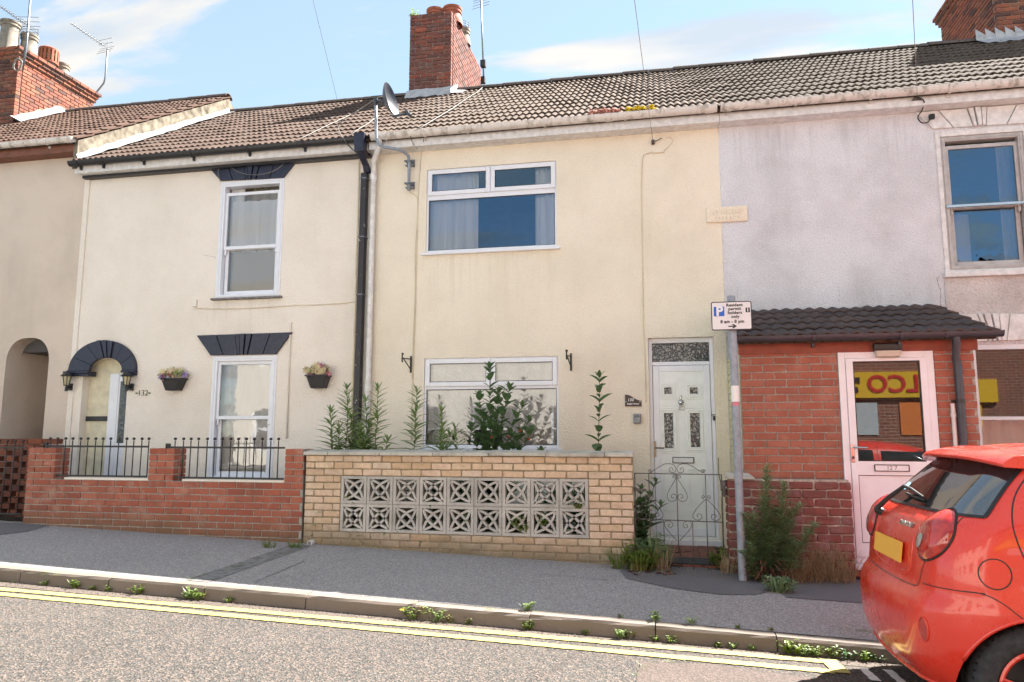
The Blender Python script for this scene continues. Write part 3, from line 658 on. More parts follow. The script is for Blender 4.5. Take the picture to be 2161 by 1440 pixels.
# ------------------------------------------------------------------ facades
def rect(tl, tr, br, bl, Y=0.0):
    a, b, c, d = (at(*p, Y) for p in (tl, tr, br, bl)); return ((a.x+d.x)/2, (b.x+c.x)/2, (c.z+d.z)/2, (a.z+b.z)/2)
w130u = rect((902, 358), (1173.5, 340), (1176, 522), (897, 535)); w130l = rect((895, 757), (1178, 752), (1180, 947), (893, 946))
d130 = rect((1366, 714), (1508, 710), (1516, 1138), (1378, 1140))
w132u = rect((467, 384), (599, 378), (593, 627), (455, 629)); w132l = rect((449, 753), (584, 749), (576, 1012), (438, 1014))
w128u = rect((1970, 280), (2172, 264), (2190, 568), (1996, 578)); w128l = rect((2052, 728), (2300, 722), (2320, 1000), (2066, 1000))
ox0, ox1 = at(167, 900, 0).x, at(263, 900, 0).x
arch_top = at(216, 757, 0).z; spring = at(180, 790, 0).z
BASE = -0.35; HB = 7.2
def house_shell(h, x0, x1, mat, holes, ztop, th=0.24, gap=0.0):
    m = MB(); wall_holes(m, x0, x1, BASE, ztop, 0.0, th, holes); wl = m.build('wall', mat, h)
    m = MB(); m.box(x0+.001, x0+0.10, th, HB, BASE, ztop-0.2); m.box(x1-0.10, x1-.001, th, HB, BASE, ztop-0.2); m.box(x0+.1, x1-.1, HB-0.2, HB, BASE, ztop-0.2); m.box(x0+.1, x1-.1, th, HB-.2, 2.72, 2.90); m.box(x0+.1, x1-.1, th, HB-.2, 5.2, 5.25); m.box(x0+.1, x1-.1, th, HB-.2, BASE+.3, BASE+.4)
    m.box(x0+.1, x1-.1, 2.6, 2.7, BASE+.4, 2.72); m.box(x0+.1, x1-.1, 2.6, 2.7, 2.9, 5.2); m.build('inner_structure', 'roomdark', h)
    return wl
ox134 = (at(9, 800, 0).x-0.0, at(100, 800, 0).x); a134b = at(70, 713, 0).z; a134s = at(40, 765, 0).z
house_shell(h134, -17.0, X0, 'beige134', [(ox134[0], ox134[1], BASE, a134b)], ZE+LIFT-0.06)
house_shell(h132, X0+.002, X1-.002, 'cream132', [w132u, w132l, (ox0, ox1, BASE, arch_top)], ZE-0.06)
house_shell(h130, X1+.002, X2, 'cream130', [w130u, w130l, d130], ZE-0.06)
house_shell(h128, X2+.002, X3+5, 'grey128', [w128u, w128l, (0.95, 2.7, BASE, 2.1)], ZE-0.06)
def arch_fill(h, x0, x1, zs, zt, mat, th=0.24, flat=1.0, n=14):
    """spandrels that turn a square-headed opening into an arch"""
    cx, rx, rz = (x0+x1)/2, (x1-x0)/2, zt-zs; sp = lambda a: (cx+rx*cos(a)*(abs(cos(a))**(flat-1) if abs(cos(a)) > 1e-6 else 1), zs+rz*sin(a))
    m = MB()
    for s in (0, 1):
        arc = [sp(pi*k/(2*n)) for k in range(n+1)] if s == 0 else [sp(pi-pi*k/(2*n)) for k in range(n+1)]
        cor = x1 if s == 0 else x0
        for (a, b), (c, d) in zip(arc, arc[1:]):
            m.add([(a, 0, b), (c, 0, d), (c, 0, zt+.0), (a, 0, zt+.0), (a, th, b), (c, th, d)], [(0, 1, 2, 3), (0, 4, 5, 1)])
    return m.build('arch_soffit', mat, h, smooth=30)
arch_fill(h134, ox134[0], ox134[1], a134s, a134b, 'beige134', flat=0.75)
arch_fill(h132, ox0, ox1, spring, arch_top, 'cream132', flat=0.8)
# entrance recess of the left house
m = MB(); x0, x1 = ox134; m.box(x0-.05, x0, .24, 1.3, BASE, 3.2); m.box(x1, x1+.05, .24, 1.3, BASE, 3.2); m.box(x0, x1, 1.0, 1.05, BASE, 3.2); m.box(x0, x1, .24, 1.0, a134b, a134b+.05); m.build('porch_lining', 'beige134', h134)
zd = at(60, 887, 0.9).z
m = MB(); m.box(x0+.001, x1-.001, 0.985, 1.0, BASE, zd); m.build('dado_panel', 'dado', h134); m = MB(); m.box(x0+.001, x1-.001, 0.97, 0.985, zd, zd+0.03); m.build('dado_rail', 'brownwood', h134)
# entrance recess of the navy hooded house
yb = 0.13
m = MB(); m.box(ox0+.001, ox1-.001, yb, yb+.05, BASE, arch_top-.001); m.build('porch_lining', 'passage', h132)
zr = at(205, 884, yb).z; xa, xb = at(182, 884, yb).x, at(231, 884, yb).x
m = MB(); m.box(ox0+.001, xb, yb-.02, yb, zr-.035, zr+.035); m.build('dado_rail', 'blackplastic', h132)
dr = MB(); xd0 = at(232, 900, yb).x; xd1 = at(250, 900, yb).x
dr.box(xd0, xd1, yb-.06, yb-.001, BASE, at(236, 790, yb).z); dr.build('door_frame', 'upvc', h132)
dr = MB(); dr.box(xd1, ox1-.002, yb-.05, yb-.002, BASE, at(236, 790, yb).z); door132 = dr.build('front_door', 'upvc', h132)
dr = MB(); dr.box(xd1+.03, xd1+.14, yb-.054, yb-.051, 1.35, at(236, 806, yb).z); dr.build('door_glass', 'patglass', door132)
# eaves
def eaves(h, x0, x1, lift, fmat, drop=0.15):
    m = MB(); z = ZE+lift; m.box(x0, x1, -0.205, -0.18, z-drop, z-.015); m.box(x0, x1, -0.18, -0.002, z-drop, z-drop+0.02); return m.build('fascia_board', fmat, h)
eaves(h134, -17, X0-0.01, LIFT+.02, 'brownwood', 0.19); eaves(h132, X0-0.02, X1-0.01, -0.03, 'paintwhite', 0.13); eaves(h130, X1+.01, X2-.003, 0.0, 'paintwhite', 0.16); eaves(h128, X2+.003, X3+5, 0.0, 'paintwhite', 0.16)
m = MB(); m.box(X0+.02, X1-.02, -0.10, -0.004, ZE-.20, ZE-.161); m.build('black_trim', 'blackplastic', h132)
bx = [at(p, 330, -.27).x for p in (215, 300, 405, 523, 640)]
half_gutter('gutter', 'gutterwhite', h134, -17, X0-0.02, -0.27, ZE+LIFT+.015, joints=[at(148, 293, -.27).x], brackets=[at(100, 296, -.27).x])
half_gutter('gutter', 'blackplastic', h132, X0-0.05, X1-0.10, -0.275, ZE-.01, 0.060, joints=[at(215, 345, -.27).x], brackets=bx+[X0+.1])
half_gutter('gutter', 'gutterwhite', h130, X1+.07, X2-.03, -0.27, ZE+.012, 0.066, joints=[at(1285, 258, -.27).x, X2-.12], brackets=[at(p, 270, -.27).x for p in (815, 897, 987, 1150, 1320)])
half_gutter('gutter', 'gutterwhite', h128, X2+.01, X3+5, -0.27, ZE+.015, 0.066, joints=[X2+.09], brackets=[at(p, 210, -.27).x for p in (1534, 1678, 1838, 2005)])
# ------------------------------------------------------------------ window heads with voussoirs
def voussoirs(h, tops, bots, ty, by, mat, Y=0.0, proud=(0.035, 0.05, 0.065)):
    """splayed window head cut into wedges, narrow fluted key in the middle"""
    n = len(tops)-1
    for i in range(n):
        a, b, c, d = at(tops[i], ty(tops[i]), Y), at(tops[i+1], ty(tops[i+1]), Y), at(bots[i+1], by(bots[i+1]), Y), at(bots[i], by(bots[i]), Y)
        g = 0.006; p = proud[0] if i in (0, 1, n-1, n-2) else (proud[2] if i == n//2 else proud[1])
        m = MB(); m.prism([(d.x+g, d.z), (c.x-g, c.z), (b.x-g, b.z), (a.x+g, a.z)], Y-p, Y+.003); m.build('voussoir', mat, h, bevel=0.005)
lin = lambda x0, y0, x1, y1: (lambda x: y0+(y1-y0)*(x-x0)/(x1-x0))
voussoirs(h132, [444, 484, 519, 526, 539, 551, 581, 627], [467, 494, 521, 527, 534, 543, 572, 600], lin(445, 357, 626, 343), lin(467, 383, 600, 377), 'navy')
voussoirs(h132, [417, 459, 499, 509, 522, 535, 573, 619], [446, 474, 505, 511, 518, 525, 557, 585], lin(418, 709, 619, 702), lin(446, 751, 585, 748), 'navy')
voussoirs(h128, [1930, 1978, 2038, 2052, 2066, 2080, 2143, 2230], [1966, 2010, 2052, 2060, 2070, 2078, 2122, 2180], lin(1930, 240, 2161, 222), lin(1966, 274, 2161, 262), 'paintwhite')
voussoirs(h128, [2010, 2060, 2072, 2088, 2104, 2128, 2200, 2290], [2040, 2084, 2092, 2101, 2110, 2122, 2190, 2260], lin(2050, 664, 2161, 663), lin(2060, 722, 2161, 718), 'paintwhite')
# the navy arched hood over the entrance
hc = Vector((at(222, 785, 0).x, 0, at(222, 783, 0).z)); Ro = (at(291, 775, 0).x-at(149, 775, 0).x)/2; Rzo = at(227, 719, 0).z-hc.z; Ri = (at(262, 775, 0).x-at(193, 775, 0).x)/2; Rzi = at(228, 756, 0).z-hc.z
hc.x = (at(149, 775, 0).x+at(291, 775, 0).x)/2; ic = (at(193, 775, 0).x+at(262, 775, 0).x)/2
cuts = [0, .155, .33, .445, .475, .505, .535, .565, .60, .70, .845, 1.0]
for i, (a, b) in enumerate(zip(cuts, cuts[1:])):
    m = MB(); n = 5; key = .44 < a < .60; pr = 0.075 if key and i % 2 else (0.06 if key else 0.05); g = 0.006
    po = []; pi_ = []
    for k in range(n+1):
        t = pi*(1-(a+(b-a)*k/n)); po.append((hc.x+Ro*cos(t), hc.z+Rzo*sin(t))); pi_.append((ic+Ri*cos(t), hc.z+Rzi*sin(t)))
    m.prism(pi_+po[::-1], -pr, 0.003); m.build('voussoir', 'navy', h132, bevel=0.006)
for s, (xa, xb) in enumerate(((at(141, 782, 0).x, at(193, 782, 0).x), (at(262, 782, 0).x, at(291, 782, 0).x))):
    m = MB(); z = hc.z; m.box(xa, xb, -0.075, 0.10 if s == 0 else 0.003, z-.035, z-.002); m.box(xa+.03, xb-.0, -0.055, 0.10 if s == 0 else 0.003, z-.075, z-.035); m.build('hood_moulding', 'navy', h132, bevel=0.006)
# ------------------------------------------------------------------ windows
def pane(h, x0, x1, z0, z1, y, mat='glass'):
    m = MB(); m.quad((x0, y, z0), (x1, y, z0), (x1, y, z1), (x0, y, z1)); return m.build('pane', mat, h, fix=False)
def casement(h, R, split, trans_top, trans_bot, curtains, y=0.02, gm='glass'):
    x0, x1, z0, z1 = R; win = MB(); t = 0.052
    frame(win, x0, x1, z0, z1, y, y+0.06, t*0.55, t*0.5, t*0.8); win.box(x0+t*.55, x1-t*.55, y, y+.06, trans_bot, trans_top)
    w_ = win.build('window', 'upvc', h, bevel=0.004)
    for a, b in ((x0+t*.35, split-0.004), (split+0.004, x1-t*.35)):
        m = MB(); frame(m, a, b, trans_top-0.004, z1-0.012, y-0.022, y-0.001, 0.058); m.build('sash', 'upvc', w_, bevel=0.005)
        m = MB(); frame(m, a+.058, b-.058, trans_top+.054, z1-.070, y-0.012, y-.002, 0.008); m.build('gasket', 'blackplastic', w_)
        pane(w_, a+.058, b-.058, trans_top+.054, z1-.070, y-0.008, gm)
    m = MB(); frame(m, x0+t*.55, x1-t*.55, z0+t*.8, trans_bot, y+.012, y+.026, 0.008); m.build('gasket', 'blackplastic', w_)
    pane(w_, x0+t*.55+.006, x1-t*.55-.006, z0+t*.8+.006, trans_bot-.006, y+.018, gm)
    m = MB(); m.box(split-.03, split+.03, y, y+.055, trans_top, z1-t*.5); m.build('mullion', 'upvc', w_)
    for (a, b, c, d, mt_, wv, am, sc, yy) in curtains:
        o = wavy(a, b, c, d, yy, am, wv, int(a*100) % 97, sc).build('curtain', mt_, w_, smooth=True, fix=False)
    return w_
x0, x1, z0, z1 = w130u
spx = at(1034.5, 380, 0).x; tt = at(1034, 404.5, 0).z; tb = at(1034, 414.5, 0).z
c1 = at(1015, 470, .3).x; c2 = at(1134, 460, .3).x
casement(h130, w130u, spx, tt, tb, [(x0-.15, c1, z0-.1, z1+.05, 'curtain', 5, .022, 0, .15), (c2, x1+.2, z0-.1, z1+.05, 'curtain', 4, .022, 0, .15)], gm='blueglass')
x0, x1, z0, z1 = w130l
spx = at(1035.5, 790, 0).x; tt = at(1035, 814, 0).z; tb = at(1035, 821, 0).z
casement(h130, w130l, spx, tt, tb, [(x0+.02, x1-.02, z0+.16, z1-.02, 'lace', 6, .006, .10, .085), (x1-.78, x1+.1, z0-.1, z1, 'net', 8, .022, 0, .19), (spx-.12, x1+.1, z0+.20, z1, 'lace', 9, .010, .06, .125), (x0-.1, x0+.16, z0-.1, z1, 'net', 3, .02, 0, .20), (x0-.1, spx+.05, tt+.02, z1, 'curtainbeige', 8, .025, 0, .26)])
def sill(h, R, mat, lip=0.045, hgt=0.035, out=0.06, inn=0.05):
    m = MB(); m.box(R[0]-lip, R[1]+lip, -out, inn, R[2]-hgt, R[2]-.001); return m.build('sill', mat, h, bevel=0.006)
sill(h130, w130u, 'upvc'); sill(h130, w130l, 'upvc')
def sash_window(h, R, mid, gap, curt, mat='upvc', y=-0.012, gmat='glass', lower_left=0.05, t=0.075):
    x0, x1, z0, z1 = R; m = MB(); frame(m, x0, x1, z0, z1, y, y+0.13, t, t, 0.05); w_ = m.build('window', mat, h, bevel=0.005)
    m = MB(); frame(m, x0+t*.35, x1-t*.35, z0+.02, z1-t*.35, y+.008-.016, y-.001, .016); m.build('bead', mat, w_)
    a, b = x0+t, x1-t
    m = MB(); frame(m, a, b, mid-.022, z1-t-gap, y+.03, y+.065, .038, .045, .05); u = m.build('upper_sash', mat, w_, bevel=0.004)
    pane(w_, a+.038, b-.038, mid+.028, z1-t-gap-.045, y+.05, gmat)
    m = MB(); frame(m, a+.012, b-.012, z0+.05, mid+.02, y+.072, y+.11, .05, .045, .06); l = m.build('lower_sash', mat, w_, bevel=0.004)
    pane(w_, a+.062, b-.062, z0+.11, mid-.025, y+.09, gmat)
    for s, xx in ((1, a+.03), (-1, b-.03)):
        m = MB(); m.prism([(xx-.014, mid-.10), (xx+.014, mid-.085), (xx+.014, mid-.022), (xx-.014, mid-.022)], y+.032, y+.062); m.build('sash_horn', mat, w_)
    for (p, q, c, d, mt_, wv, am, sc, yy) in curt: wavy(p, q, c, d, yy, am, wv, int(p*100) % 89, sc).build('curtain' if mt_ != 'blind' else 'blind', mt_, w_, smooth=True, fix=False)
    return w_
x0, x1, z0, z1 = w132u; mid = at(530, 521, 0).z
sash_window(h132, w132u, mid, 0.085, [(x0, x1, mid-.04, z1-.26, 'curtain', 4, .018, 0, .135), (x0, x0+.26, mid-.04, z1, 'curtain', 2, .02, 0, .18), (x0-.1, x1+.1, z0, mid+.02, 'blind', 2.5, .008, 0, .15), (x0-.1, x1+.1, z1-.3, z1+.02, 'curtainbeige', 7, .03, 0, .35)])
x0, x1, z0, z1 = w132l; mid = at(517, 882, 0).z
sash_window(h132, w132l, mid, 0.0, [(x0, x1, z0, z1, 'net', 5, .012, 0, .15)], gmat='glasswavy')
m = MB(); frame(m, x0-.012, x1+.012, z0, z1+.010, -0.02, -.0125, .0115); 
sill(h132, w132u, 'concrete', .04, .03); sill(h132, w132l, 'upvc', .0, .04, .05)
M['greyframe'] = plain('grey_painted_sash', (0.50, 0.48, 0.47), 0.5, var=0.1)
x0, x1, z0, z1 = w128u; mid = at(2076, 432, 0).z
m = MB(); frame(m, x0, x1, z0, z1, -0.018, 0.11, .05, .07, .03); m.build('window_surround', 'paintwhite', h128, bevel=0.006)
wr = (x0+.052, x1-.052, z0+.032, z1-.072)
c3 = at(2105, 350, .3).x
sash_window(h128, wr, mid, 0.045, [(c3, x1+.1, z0, z1, 'net', 4, .03, 0, .3), (x0, x0+.42, z0, mid-.02, 'net', 2, .02, 0, .3)], mat='greyframe', y=.0, gmat='bluewavy', t=.055)
m = MB(); m.box(x0+.06, x1-.02, -.03, -.004, mid-.02, mid+.006); m.build('secondary_rail', 'chrome', h128)
m = MB(); m.box(x0-.02, x1+.05, -.07, .05, z0-.06, z0-.002); m.build('sill', 'paintwhite', h128, bevel=0.006)
# rough pebbled band below the right window
px0 = at(1996, 640, 0).x
m = MB(); m.box(px0, X3+4.9, -.012, -.001, at(2080, 664, 0).z, z0-.062); m.build('pebble_panel', 'pebble128', h128)
x0, x1, z0, z1 = w128l; mid = at(2110, 883, 0).z
m = MB(); frame(m, x0, x1, z0, z1, .01, .09, .05, .06, .06); m.box(x0+.05, x1-.05, .012, .088, mid-.02, mid+.02); w_ = m.build('window', 'upvc', h128, bevel=.004)
pane(w_, x0+.05, x1-.05, mid+.02, z1-.06, .045); pane(w_, x0+.05, x1-.05, z0+.06, mid-.02, .045); wavy(x0, x1, z0, mid, .3, .02, 7, 3).build('curtain', 'net', w_, smooth=True, fix=False)
# ------------------------------------------------------------------ pale green door and fanlight
x0, x1, z0, z1 = d130; y = 0.07
zt0 = at(1440, 765, y).z; zt1 = at(1440, 774, y).z
m = MB(); frame(m, x0, x1, z0, z1, y, y+.07, .045, .06, .03); m.box(x0+.045, x1-.045, y, y+.07, zt0-.035, zt0+.01); dfr = m.build('door_frame', 'upvc', h130, bevel=.005)
pane(dfr, x0+.045, x1-.045, zt0+.01, z1-.06, y+.03, 'patglass')
lx0, lx1, lz0, lz1 = x0+.05, x1-.05, z0+.035, zt0-.04
P = lambda px, py: at(px, py, y)
m = MB(); lw = .075; frame(m, lx0, lx1, lz0, lz1, y-.012, y+.04, lw, lw, .09); m.build('door_sash', 'upvc', dfr, bevel=.005)
holes = []
for (a, b, c, d) in ((1400, 816, 1419, 834), (1454, 816, 1474, 834), (1401, 870, 1422, 948), (1456, 870, 1478, 946)):
    p, q = P(a, d), P(c, b); holes.append((p.x, q.x, p.z, q.z))
m = MB(); wall_holes(m, lx0+lw, lx1-lw, lz0+.09, lz1-lw, y-.004, y+.035, holes); dl = m.build('front_door', 'doorgreen', h130)
for hx in holes:
    m = MB(); e = .028; frame(m, hx[0]-e, hx[1]+e, hx[2]-e, hx[3]+e, y-.016, y-.0045, .012); frame(m, hx[0], hx[1], hx[2], hx[3], y-.012, y-.0045, .012); frame(m, hx[0]-e*1.9, hx[1]+e*1.9, hx[2]-e*1.9, hx[3]+e*1.9, y-.010, y-.0046, .009); m.build('door_moulding', 'doorgreen', dl, bevel=.003)
    pane(dl, hx[0]-.005, hx[1]+.005, hx[2]-.005, hx[3]+.005, y+.012, 'patglass')
for a, b in ((1398, 1425), (1454, 1487)):
    p, q = P(a, 1078), P(b, 990); m = MB(); frame(m, p.x, q.x, p.z, q.z, y-.014, y-.0045, .012); frame(m, p.x+.025, q.x-.025, p.z+.025, q.z-.025, y-.012, y-.0045, .010); m.build('door_moulding', 'doorgreen', dl, bevel=.003)
p, q = P(1419, 978), P(1465, 965)
m = MB(); m.box(p.x, q.x, y-.016, y-.0046, p.z, q.z); lb = m.build('letter_plate', 'blackplastic', dl, bevel=.005); m = MB(); m.box(p.x+.012, q.x-.012, y-.022, y-.0165, p.z+.010, q.z-.010); m.build('letter_flap', 'textwhite', dl, bevel=.003)
p = P(1437, 850); m = MB(); m.lathe([(.004, -.004), (.03, 0), (.034, .012), (.02, .02), (.006, .026)], (p.x, y-.010, p.z), 14, (0, -1, 0)); m.lathe([(.006, 0), (.012, .02), (.007, .045), (.010, .055), (.002, .065)], (p.x, y-.016, p.z+.025), 10)
ring = [(p.x+.032*sin(t)*(1-.25*t/pi if t < pi else 1-.25*(2*pi-t)/pi), y-.026, p.z-.035-.055*(0.5-0.5*cos(t))) for t in [2*pi*k/20 for k in range(21)]]; m.tube(ring, .007, 6); m.build('door_knocker', 'chrome', dl, smooth=True)
p, q = P(1381, 965), P(1385, 932); m = MB(); m.box(p.x-.004, p.x+.024, y-.024, y-.0125, p.z, q.z); hp = P(1383, 945); m.tube([(p.x+.01, y-.02, hp.z), (p.x+.01, y-.065, hp.z), (p.x+.12, y-.068, hp.z-.004)], .009, 8); m.build('door_handle', 'brass', dl, smooth=40)
m = MB(); p = at(1506, 880, y); m.box(p.x-.03, p.x+.03, y-.03, y-.001, p.z+.022, p.z+.030); m.box(p.x-.008, p.x+.02, y-.026, y-.001, p.z-.045, p.z+.01); m.build('chain_bracket', 'blackplastic', dfr)
m = MB(); m.box(d130[0]-.02, d130[1]+.02, -.04, y+.07, d130[2]-.07, d130[2]-.002); m.build('threshold', 'upvc', h130, bevel=.006)
# ------------------------------------------------------------------ downpipes
def pipe(name, mat, h, pts, r, clips=(), cmat=None, joints=(), n=14):
    m = MB(); m.tube(pts, r, n); o = m.build(name, mat, h, smooth=40)
    for z in clips:
        # position along the pipe at height z
        for a, b in zip(pts, pts[1:]):
            if min(a[2], b[2]) <= z <= max(a[2], b[2]) and abs(a[2]-b[2]) > 1e-5:
                t = (z-a[2])/(b[2]-a[2]); c = Vector(a).lerp(Vector(b), t); k = MB(); k.lathe([(r+.006, -.012), (r+.006, .012)], c, n); k.box(c.x-.012, c.x+.012, c.y+r*.8, -0.001, z-.011, z+.011); k.build('pipe_clip', cmat or mat, o); break
    for z in joints:
        for a, b in zip(pts, pts[1:]):
            if min(a[2], b[2]) <= z <= max(a[2], b[2]) and abs(a[2]-b[2]) > 1e-5:
                t = (z-a[2])/(b[2]-a[2]); c = Vector(a).lerp(Vector(b), t); k = MB(); k.lathe([(r+.002, -.055), (r+.009, -.05), (r+.009, .045), (r+.002, .05)], c, n); k.build('pipe_socket', mat, o, smooth=40); break
    return o
yy = -.075
xw = at(785, 500, yy).x
hb = lambda px, py: tuple(at(px, py, yy))
pipe('downpipe', 'paintwhite', h130, [(at(800, 297, -.27).x, -.27, ZE-.04), (at(800, 305, -.27).x, -.25, ZE-.13), (xw+.01, -.12, ZE-.30), (xw, yy, ZE-.38), (xw, yy, 2.5), (xw-.006, yy, zw(xw)-.05)], .036, clips=(ZE-.52, 3.4, 2.05), joints=(ZE-.50, 2.1))
xb_ = at(768, 480, yy).x
m = MB(); zt = ZE-.06; m.hexa([(xb_-.06, -.34, zt-.16), (xb_+.07, -.34, zt-.16), (xb_+.05, -.10, zt-.16), (xb_-.04, -.10, zt-.16), (xb_-.075, -.35, zt+.10), (xb_+.085, -.35, zt+.10), (xb_+.085, -.20, zt+.10), (xb_-.075, -.20, zt+.10)]); m.build('gutter_outlet', 'navy', h132, bevel=.008)
sq = lambda a, b: None
m = MB()
def sqpipe(m, pts, hx, hy):
    for (x_, y_, z_), (a_, b_, c_) in zip(pts, pts[1:]): m.hexa([(a_-hx, b_-hy, c_), (a_+hx, b_-hy, c_), (a_+hx, b_+hy, c_), (a_-hx, b_+hy, c_), (x_-hx, y_-hy, z_), (x_+hx, y_-hy, z_), (x_+hx, y_+hy, z_), (x_-hx, y_+hy, z_)])
sqpipe(m, [(xb_, -.25, ZE-.22), (xb_+.03, -.12, ZE-.36), (xb_+.03, yy, ZE-.44)], .042, .04); m.build('pipe_offset', 'navy', h132, bevel=.006)
xt, xm_ = at(770, 370, yy).x, at(752, 880, yy).x
m = MB(); sqpipe(m, [(xt, yy, ZE-.445), (xt-.005, yy, 3.6), (xm_+.005, yy, zw(-3.9)-.05)], .040, .05); dp = m.build('downpipe', 'peel', h132, bevel=.005)
for z in (ZE-.52, 4.15, 3.35, 1.55):
    k = MB(); xx = xt+(xm_-xt)*(ZE-z)/5; k.box(xx-.047, xx+.047, yy-.056, -.001, z-.007, z+.007); k.build('pipe_clip', 'galv', dp)
m = MB(); m.box(at(756, 640, 0).x-.05, at(756, 640, 0).x-.03, -.02, -.001, zw(-4), ZE-.20); m.build('party_edging', 'creamcable', h132)
m = MB(); m.box(X0+.001, X0+.08, -.022, -.001, zw(X0), ZE-.2); m.build('party_edging', 'cream132', h132)
m = MB(); m.box(X0-.10, X0-.002, -.018, -.001, zw(X0), ZE+LIFT-.2); m.build('party_edging', 'beige134', h134)
# ------------------------------------------------------------------ chimneys
def chimney(h, x0, x1, y0, y1, zb, ztop, sides, mat, mortar='mortardark', corbel=2, first=0, ch=0.075, offset_band=None, front=True):
    st = bpy.data.objects.new('chimney_stack', None); 
    m = MB(); m.box(x0+.014, x1-.014, y0+.014, y1-.014, zb-1.0, ztop-.012); st = m.build('chimney_stack', mortar, h)
    z0_ = zb
    n = int(round((ztop-z0_)/ch)); z0_ = ztop-n*ch; zc = ztop-corbel*ch
    top = [(0.0, z0_, zc)]+[(0.035*(i+1), zc+i*ch, zc+(i+1)*ch) for i in range(corbel)]
    for e, a, b in top:
        if front: lay(st, mat, Vector((x0-e, y0-e, a)), (1, 0, 0), (0, -1, 0), x1-x0+2*e, a, b, ch, first=first, jit=.003, c=.005)
        d = .1
        if 'R' in sides: lay(st, mat, Vector((x1+e, y0-e+.105, a)), (0, 1, 0), (1, 0, 0), y1-y0+2*e-.105, a, b, ch, first=first+1, jit=.003, c=.005)
        if 'L' in sides: lay(st, mat, Vector((x0-e, y1+e, a)), (0, -1, 0), (-1, 0, 0), y1-y0+2*e-.105, a, b, ch, first=first+1, jit=.003, c=.005)
        first += int(round((b-a)/ch))
    for i, (e, a, b) in enumerate(top[1:]):
        m = MB(); m.box(x0-e+.02, x1+e-.02, y0-e+.02, y1+e-.02, a+.004, b-.002-(0 if i < corbel-1 else .01)); m.build('corbel_core', mortar, st)
    e = top[-1][0]
    m = MB(); m.hexa([(x0-e+.02, y0-e+.02, ztop-.01), (x1+e-.02, y0-e+.02, ztop-.01), (x1+e-.02, y1+e-.02, ztop-.01), (x0-e+.02, y1+e-.02, ztop-.01), (x0+.1, y0+.1, ztop+.05), (x1-.1, y0+.1, ztop+.05), (x1-.1, y1-.1, ztop+.05), (x0+.1, y1-.1, ztop+.05)]); m.build('flaunching', 'verge', st)
    return st
def pot(h, x, y, z, r, hgt, mat, kind=0):
    m = MB(); m.lathe([(r*1.10, -.05), (r*1.10, .03), (r*1.0, .06), (r*.86, hgt-.12), (r*.98, hgt-.11), (r*.98, hgt-.075), (r*.90, hgt-.065), (r*1.02, hgt-.045), (r*1.04, hgt-.01), (r*.95, hgt), (r*.72, hgt-.002), (r*.70, hgt-.25)], (x, y, z), 22, cap=False); p = m.build('chimney_pot', mat, h, smooth=35)
    if kind == 1:      # wire bird guard
        g = MB()
        for k in range(3): g.tube([(x+r*.9*cos(t), y+r*.9*sin(t), z+hgt+.02+.05*k) for t in [2*pi*i/18 for i in range(19)]], .006, 5)
        for i in range(8):
            t = 2*pi*i/8; g.tube([(x+r*.9*cos(t), y+r*.9*sin(t), z+hgt-.02), (x+r*.9*cos(t), y+r*.9*sin(t), z+hgt+.13)], .006, 5)
        g.build('bird_guard', 'galv', p)
    if kind == 2:      # slotted terracotta cowl
        g = MB()
        for i in range(16):
            t = 2*pi*i/16; c, s_ = cos(t), sin(t); g.hexa([(x+r*1.05*cos(t+d)*k, y+r*1.05*sin(t+d)*k, z+hgt+zz_) for zz_ in (-.16, .10) for k, d in ((1, -.11), (1.12, -.11), (1.12, .11), (1, .11))])
        g.lathe([(r*1.0, .10), (r*1.16, .10), (r*1.18, .13), (r*1.05, .15), (r*.8, .15)], (x, y, z+hgt), 22); g.lathe([(r*1.16, -.19), (r*1.16, -.16), (r*.9, -.16)], (x, y, z+hgt), 22, cap=False); g.lathe([(r*.9, -.16), (r*.9, .1)], (x, y, z+hgt), 22, cap=False)
        g.build('slotted_cowl', 'terracotta', p)
    return p
cm = chimney(h130, -4.50, -3.675, 3.10, 5.35, zroof(3.1)-.05, 9.36, 'R', 'bricksoot', corbel=0, first=0)
pot(h130, -4.10, 3.42, 9.38, .17, .22, 'terracotta'); pot(h130, -3.80, 3.55, 9.38, .185, .30, 'terracotta'); pot(h130, -3.80, 4.3, 9.38, .15, .30, 'claypot', 1)
for px, py in ((888, 63), (924, 101)):
    a = at(px, py, 3.08); m = MB(); m.box(a.x-.11, a.x+.11, 3.085, 3.09, a.z-.033, a.z+.033)
    for i in range(6): m.box(a.x-.10+i*.036, a.x-.084+i*.036, 3.078, 3.084, a.z-.025, a.z+.025)
    m.build('air_brick', 'brickred', cm)
fr = random.Random(9)
m = MB(); n = 9; A = [(-4.55+i*.9/n, 3.02-.0, zroof(3.02)+.055+fr.uniform(-.01, .01)) for i in range(n+1)]; B = [(-4.53+i*.88/n, 3.085, zroof(3.1)+.12+fr.uniform(-.01, .02)+.06) for i in range(n+1)]; m.strip(A, B); m.build('lead_flashing', 'lead', cm)
m = MB(); A, B, D = [], [], []
for i in range(15):
    t = i/14; y = 3.02+.50*t; A.append((-3.663, y, zroof(min(y, 3.5))+.11+(.12 if i % 2 else .0)*(1-abs(t-.5)))); B.append((-3.655, y, zroof(min(y, 3.5))+.08)); D.append((-3.44+fr.uniform(-.05, .05), y-.01, zroof(min(y, 3.5))+.055))
m.strip(B, A); m.strip(D, B); m.build('lead_flashing', 'lead', cm)
cl = chimney(h134, -14.4, -12.50, 2.40, 4.40, 7.45, 9.20, 'R', 'brickchim', corbel=3)
